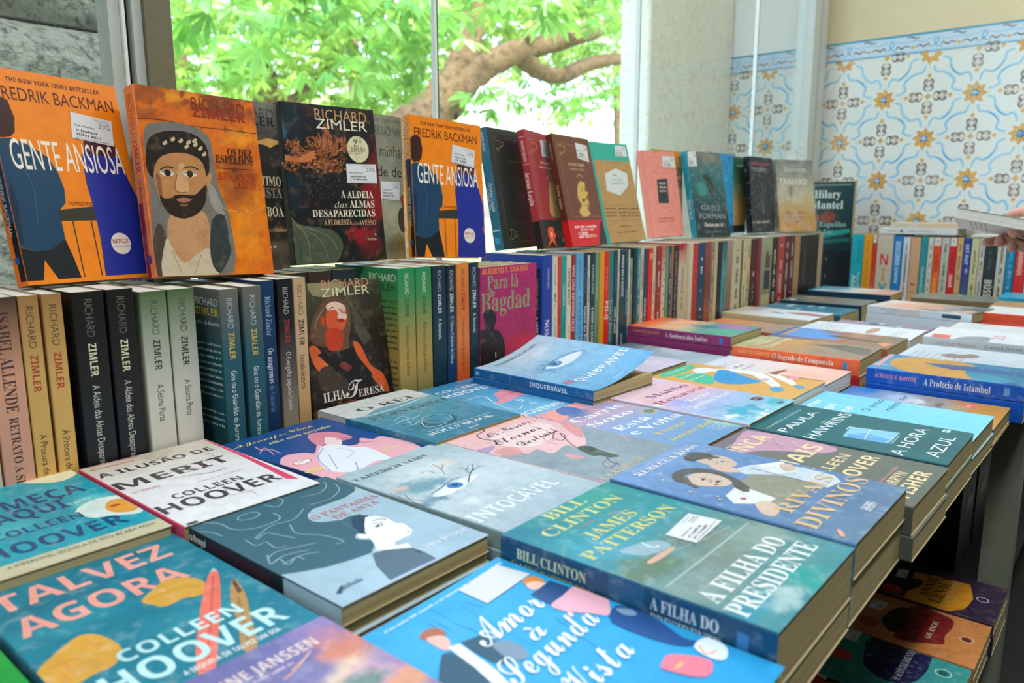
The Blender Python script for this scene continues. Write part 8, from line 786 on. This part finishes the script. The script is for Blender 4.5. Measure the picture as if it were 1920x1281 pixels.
# local: y up from foot to head = -ax ; x from the spine to the fore edge = -dz_ ; z = front cover side = x cross y
X_ = -dz_; Y_ = -ax; Z_ = X_.cross(Y_)
hb = dict(s=(125, 195, 17), bg='#d5d8d0', c='#cfd3cc', bk='#c9cdc6', a=[], bo=[['M', '#7f8a84', 12, 60, 25 + i * 7, 3, 1, 0] for i in range(4)] + [['M', '#7f8a84', 72, 112, 25 + i * 7, 3, 1, 0] for i in range(4)] + [['E', '#2f8a55', 40, 130, 26, 34], ['M', '#bfe0c8', 22, 58, 126, 5, 2, 9]])
org = A0 - X_ * .125 - Z_ * .017 if Z_.z > 0 else A0 - X_ * .125
if Z_.z < 0: hb['a'], hb['bo'] = hb['bo'], []
book(hb, frame(org, X_, Y_, Z_), 'white paperback held up by a hand, its green oval facing down', grid=(12, 16), white=True)
def skin_body(name, chains, mat_, sub=2):
    me = bpy.data.meshes.new(name); V = []; E = []; Rd = []
    for ch in chains:
        prev = None
        for q in ch:
            if isinstance(q, int): prev = q; continue
            V.append(q[0]); Rd.append(q[1]); i = len(V) - 1
            if prev is not None: E.append((prev, i))
            prev = i
    me.from_pydata([tuple(v) for v in V], E, []); o = bpy.data.objects.new(name, me); COL.objects.link(o)
    m_ = o.modifiers.new('skin', 'SKIN'); m_.use_smooth_shade = True
    for i, s in enumerate(me.skin_vertices[0].data): s.radius = Rd[i] if isinstance(Rd[i], tuple) else (Rd[i], Rd[i]); s.use_root = (i == 0)
    s2 = o.modifiers.new('sub', 'SUBSURF'); s2.levels = sub; s2.render_levels = sub
    me.materials.append(mat_); return o
P = lambda x, y, d=0: hp(x, y, HD + d)
# 0 elbow side, wrist, palm; then fingers leave the palm knuckles
arm = [(P(2230, 560, .02), .040), (P(2120, 500, .02), .034), (P(2045, 462, .02), .029), (P(2000, 445, .02), (.030, .024)), (P(1965, 440, .02), (.036, .022)), (P(1940, 436, .025), (.034, .019))]
K_ = 5
fingers = [
    [4, (P(1952, 412, .06), .0115), (P(1925, 396, .085), .0095), (P(1902, 400, .10), .0085), (P(1886, 408, .11), .0070)],            # index over the far side
    [K_, (P(1925, 452, .055), .0105), (P(1895, 452, .075), .0095), (P(1862, 452, .08), .0088), (P(1842, 456, .075), .0072)],          # middle, straight beneath the book
    [K_, (P(1925, 462, .03), .0110), (P(1895, 452, .035), .0105), (P(1875, 447, .05), .0095), (P(1874, 458, .03), .0085)],           # ring, bent
    [4, (P(1945, 476, .015), .0105), (P(1918, 462, .012), .0100), (P(1897, 458, .025), .0088), (P(1898, 468, .008), .0078)],          # little, bent
    [4, (P(1955, 432, -.02), .0135), (P(1928, 427, -.03), .0118), (P(1905, 434, -.026), .0105), (P(1889, 440, -.018), .0085)]]        # thumb along the near edge
person = skin_body('person', [arm] + fingers, M['skin'])
tag(person, 'person mostly outside the picture, one hand holding up a white paperback', 'person')
sl = MB(); ring_ = []
ctr = [P(2085, 480, .02), P(2150, 512, .02), P(2300, 590, .02), P(2420, 660, .03)]; rad = [.048, .052, .058, .062]
for c_, r_ in zip(ctr, rad):
    d_ = (ctr[1] - ctr[0]).normalized(); e1 = d_.cross(UP).normalized(); e2 = d_.cross(e1)
    ring_ += [tuple(c_ + e1 * r_ * math.cos(2 * math.pi * i / 20) + e2 * r_ * math.sin(2 * math.pi * i / 20)) for i in range(20)]
sl.add(ring_, [(20 * j + i, 20 * j + (i + 1) % 20, 20 * (j + 1) + (i + 1) % 20, 20 * (j + 1) + i) for j in range(3) for i in range(20)])
sv = sl.build('sleeve', M['cloth'], person, smooth=True)
# ================================================================== outdoors
def tube(mb, pts, rads, n=10, col=(1, 1, 1), sm=4, seed=0):
    r2 = random.Random(seed); Q = catmull([(*p, r) for p, r in zip(pts, rads)], sm); o = len(mb.v); k = len(Q)
    for i, q in enumerate(Q):
        d = Vector(Q[min(i + 1, k - 1)][:3] - Q[max(i - 1, 0)][:3]).normalized(); e1 = d.cross(Vector((.3, .9, .2))).normalized(); e2 = d.cross(e1)
        for j in range(n):
            a = 2 * math.pi * j / n; rr_ = q[3] * (1 + .12 * r2.uniform(-1, 1)); v = Vector(q[:3]) + e1 * rr_ * math.cos(a) + e2 * rr_ * math.sin(a); mb.v.append(tuple(v)); mb.c.append(col)
    for i in range(k - 1):
        for j in range(n): mb.f.append((o + i * n + j, o + i * n + (j + 1) % n, o + (i + 1) * n + (j + 1) % n, o + (i + 1) * n + j)); mb.m.append(0)
struct(plane_box('ground', -60, 1.14, -.3, 60, 120, -.25, M['ground']))
col_ = plane_box('stone_pillar', 2.352, 1.385, -.25, 2.985, 1.505, 4.2, M['stone']); tag(col_, 'pale limestone pillar outside the glass, beside the tiled wall', 'pillar')
bv = col_.modifiers.new('bevel', 'BEVEL'); bv.width = .012; bv.segments = 2
def granite(z0, z1, label, seed):
    me = bpy.data.meshes.new('granite_block'); mb = MB(); nx, nz_ = 26, 14; x0, x1, y0, y1 = -1.3, .60, 1.30, 1.75
    r2 = random.Random(seed); vs = []
    for j in range(nz_ + 1):
        for i in range(nx + 1):
            u, v = i / nx, j / nz_; ed = min(v, 1 - v) * 2; bul = .075 * (1 - (1 - ed) ** 3) * (1 - (2 * u - 1) ** 8)
            vs.append((x0 + (x1 - x0) * u, y0 - bul + r2.uniform(-1, 1) * .006, z0 + (z1 - z0) * v))
    mb.add(vs, [(j * (nx + 1) + i, j * (nx + 1) + i + 1, (j + 1) * (nx + 1) + i + 1, (j + 1) * (nx + 1) + i) for j in range(nz_) for i in range(nx)])
    k = lambda i, j: j * (nx + 1) + i
    b = [(x0, y1, z0), (x1, y1, z0), (x1, y1, z1), (x0, y1, z1)]
    o = len(mb.v); mb.v += b; mb.c += [(1, 1, 1)] * 4
    for F in ([k(i, nz_) for i in range(nx + 1)] + [o + 2, o + 3], [k(nx, j) for j in range(nz_ + 1)] + [o + 2, o + 1], [k(i, 0) for i in range(nx, -1, -1)] + [o, o + 1], [k(0, j) for j in range(nz_, -1, -1)] + [o, o + 3], [o, o + 1, o + 2, o + 3]): mb.f.append(tuple(F)); mb.m.append(0)
    ob = mb.build('granite_block', M['granite'], smooth=True); tag(ob, label, 'stone', 'granite blocks outside the glass')
for z0, z1, lb in ((-.25, .35, 'lowest rough granite block outside the left glass pane'), (.352, .78, 'second rough granite block from the ground outside the left pane'), (.782, 1.195, 'third rough granite block from the ground outside the left pane'), (1.20, 1.345, 'rough granite block showing its rounded upper edge outside the left pane'), (1.35, 1.85, 'rough granite block at the top left outside the pane'), (1.852, 2.6, 'highest rough granite block outside the left pane')): granite(z0, z1, lb, int(z0 * 100))
def tree(name, label, limbs, seed, group='trees outside the window'):
    t_ = thing(name, label, 'tree', group=group)
    for part, pts, rads in limbs:
        m = MB(); tube(m, pts, rads, 12, (1, 1, 1), 5, seed); m.build(part, M['bark'], t_, smooth=True); seed += 1
    return t_
def w5(px, py, y): 
    k = _f + _r2 * ((px - 960) / 1435) - _u2 * ((py - 640.5) / 1435); k = k * (y / k.y); return (k.x, k.y, k.z + CZ)
Y1 = 5.2
big = tree('chestnut_tree', 'big chestnut tree with a thick leaning trunk and a long level limb', [
    ('trunk', [w5(640, 900, Y1), w5(740, 330, Y1), w5(800, 225, Y1), w5(858, 140, Y1), w5(886, 40, Y1), w5(900, -120, Y1)], [.34, .27, .2, .155, .125, .10]),
    ('limb', [w5(835, 200, Y1), w5(885, 145, Y1 - .1), w5(940, 108, Y1 - .2), w5(1000, 88, Y1 - .2), w5(1080, 70, Y1 - .3), w5(1190, 30, Y1 - .3), w5(1320, -30, Y1)], [.16, .13, .12, .10, .085, .07, .05]),
    ('limb', [w5(975, 100, Y1 - .2), w5(1010, 135, Y1 - .2), w5(1060, 140, Y1 - .2), w5(1110, 118, Y1 - .1), w5(1200, 105, Y1), w5(1320, 80, Y1)], [.10, .085, .08, .075, .065, .05]),
    ('limb', [w5(985, 90, Y1 - .2), w5(995, 65, Y1 - .3), w5(1010, 40, Y1 - .3)], [.06, .05, .03])], 3)
for k, (lab, L) in enumerate((
    ('slender forked tree, left of the middle of the left glass pane', [('trunk', [w5(505, 950, 9.5), w5(498, 210, 9.5), w5(494, 150, 9.5), w5(480, 60, 9.5), w5(450, -60, 9.5)], [.22, .17, .14, .10, .07]), ('limb', [w5(497, 165, 9.5), w5(545, 190, 9.3), w5(600, 140, 9.3), w5(640, 60, 9.3), w5(660, -60, 9.3)], [.12, .08, .08, .07, .05])]),
    ('thin straight tree near the left mullion', [('trunk', [w5(342, 900, 11), w5(338, 120, 11), w5(330, -80, 11)], [.12, .10, .08])]),
    ('thin tree in the middle of the left glass pane', [('trunk', [w5(670, 900, 12), w5(665, 200, 12), w5(655, 60, 12), w5(600, -60, 12)], [.14, .11, .10, .07]), ('limb', [w5(664, 150, 12), w5(720, 80, 12), w5(740, -40, 12)], [.08, .07, .05])]),
    ('thin tree at the pale pillar\'s left edge', [('trunk', [w5(1162, 1000, 9), w5(1158, 210, 9), w5(1150, 100, 9)], [.09, .08, .06])]))):
    tree('slender_tree', lab, L, 20 + k)
# leaves: five leaflets to a chestnut leaf, thousands of leaves nobody could count
def foliage(name, label, clumps, seed, size, cols, per):
    rng = np.random.RandomState(seed); V = []; F = []; C = []
    for cx, cy, cz, rx, ry, rz, n in clumps:
        for _ in range(int(n * per)):
            u = rng.normal(size=3); u /= np.linalg.norm(u) + 1e-9; p = np.array([cx, cy, cz]) + u * np.array([rx, ry, rz]) * rng.rand() ** .4
            s = size * rng.uniform(.7, 1.3); ax_ = rng.uniform(0, 2 * math.pi); tilt = rng.uniform(-.9, .3); nl = rng.randint(5, 7)
            c = np.array(lin(cols[rng.randint(len(cols))])) * rng.uniform(.8, 1.2)
            rot = Matrix.Rotation(ax_, 3, 'Z') @ Matrix.Rotation(rng.uniform(-.7, .7), 3, 'X')
            for q in range(nl):
                a = (q / (nl - 1) - .5) * 3.6; L = s * (1 - .28 * abs(q / (nl - 1) - .5) * 2); wd = L * .2
                d = Vector((math.cos(a), math.sin(a), tilt)); e = Vector((-math.sin(a), math.cos(a), 0)); k = len(V)
                for z in (d * 0, d * L * .62 + e * wd + Vector((0, 0, -.05 * L)), d * L + Vector((0, 0, -.25 * L)), d * L * .62 - e * wd + Vector((0, 0, -.05 * L))): V.append(tuple(Vector(p) + rot @ z)); C.append(tuple(np.clip(c, 0, 1)))
                F.append((k, k + 1, k + 2, k + 3))
    m = MB(); m.v = V; m.f = F; m.c = C; m.m = [0] * len(F)
    o = m.build(name, M['leaf']); tag(o, label, 'leaves', kind='stuff'); return o
def clump(px, py, y, rpx, rpy, n, ry=.5):
    x, yy, z = w5(px, py, y); s = Vector((x, yy, z - CZ)).length / 1435; return (x, yy, z, rpx * s, ry, rpy * s, n)
foliage('chestnut_leaves', 'large bright chestnut leaves hanging close outside the top of the glass', [clump(*q) for q in ((420, 5, 4.2, 90, 30, 14), (560, 5, 4.2, 80, 40, 14), (700, 0, 4.2, 90, 40, 16), (770, 60, 4.3, 60, 50, 12), (650, 120, 4.6, 60, 30, 6), (880, 0, 4.2, 70, 35, 14), (1000, 0, 4.2, 80, 35, 16), (1100, 10, 4.2, 70, 40, 18), (1150, 60, 4.4, 40, 40, 10), (760, 120, 4.6, 60, 40, 8), (450, 80, 4.8, 60, 50, 8), (430, 120, 4.8, 30, 30, 5), (900, 190, 4.8, 40, 20, 5), (930, 175, 4.8, 40, 18, 5), (1130, 180, 4.8, 50, 20, 7), (1060, 190, 4.9, 40, 25, 5))], 1, .17, ['#4f9a3a', '#3f8a3c', '#74b25c', '#2f7a38', '#86c27c'], 1.6)
foliage('tree_foliage', 'mid green canopy of the trees behind the big trunk', [clump(*q) for q in ((380, 80, 9, 120, 120, 60, 1.2), (520, 60, 9, 120, 110, 60, 1.2), (640, 90, 9, 110, 120, 60, 1.2), (760, 60, 8, 110, 110, 60, 1.2), (760, 190, 9, 100, 50, 36, 1.0), (900, 30, 7.5, 120, 60, 60, 1.0), (1050, 10, 7.5, 130, 60, 70, 1.0), (1000, 110, 8, 100, 40, 30, 1.0), (1130, 120, 7.5, 70, 60, 30, 1.0), (600, 210, 12, 300, 40, 60, 1.5), (1060, 205, 9, 60, 30, 14, .8))], 2, .16, ['#6f9a3c', '#5f8a36', '#86ac4c', '#4f7a34', '#95b85c'], 4.4)
foliage('far_foliage', 'pale sunlit foliage far across the park', [clump(*q) for q in ((450, 120, 17, 220, 160, 120, 2.5), (700, 120, 17, 200, 160, 110, 2.5), (960, 60, 18, 220, 110, 110, 2.5), (1100, 60, 18, 160, 110, 70, 2.5), (1050, 240, 22, 240, 50, 70, 6), (600, 270, 20, 420, 40, 120, 3))], 4, .30, ['#a3b576', '#b3c288', '#8fa566', '#c3cf9c'], 4.2)
blooms = [w5(470 + 330 * i / 4, 20 + (i % 2) * 40, 4.6) for i in range(5)] + [w5(1095, 60, 4.4), w5(755, 75, 4.4), w5(770, 62, 4.4)]
for k, (x, y, z) in enumerate(blooms[4:]):
    m = MB(); r2 = random.Random(k)
    for _ in range(60):
        hh = r2.random(); a = r2.uniform(0, 6.28); rr_ = .035 * (1 - hh) + .006; p = Vector((x + rr_ * math.cos(a), y + rr_ * math.sin(a), z + hh * .14)); e1 = Vector((r2.uniform(-1, 1), r2.uniform(-1, 1), r2.uniform(-1, 1))).normalized() * .012; e2 = e1.cross(Vector((r2.uniform(-1, 1), .3, .5))).normalized() * .012
        m.add([p - e1, p - e2, p + e1, p + e2], [(0, 1, 2, 3)], lin(r2.choice(('#e9d6b4', '#d9bda0', '#efe4cc'))))
    tag(m.build('chestnut_blossom', M['leaf']), 'cream upright chestnut blossom spike among the leaves', 'blossom', 'chestnut blossom spikes')
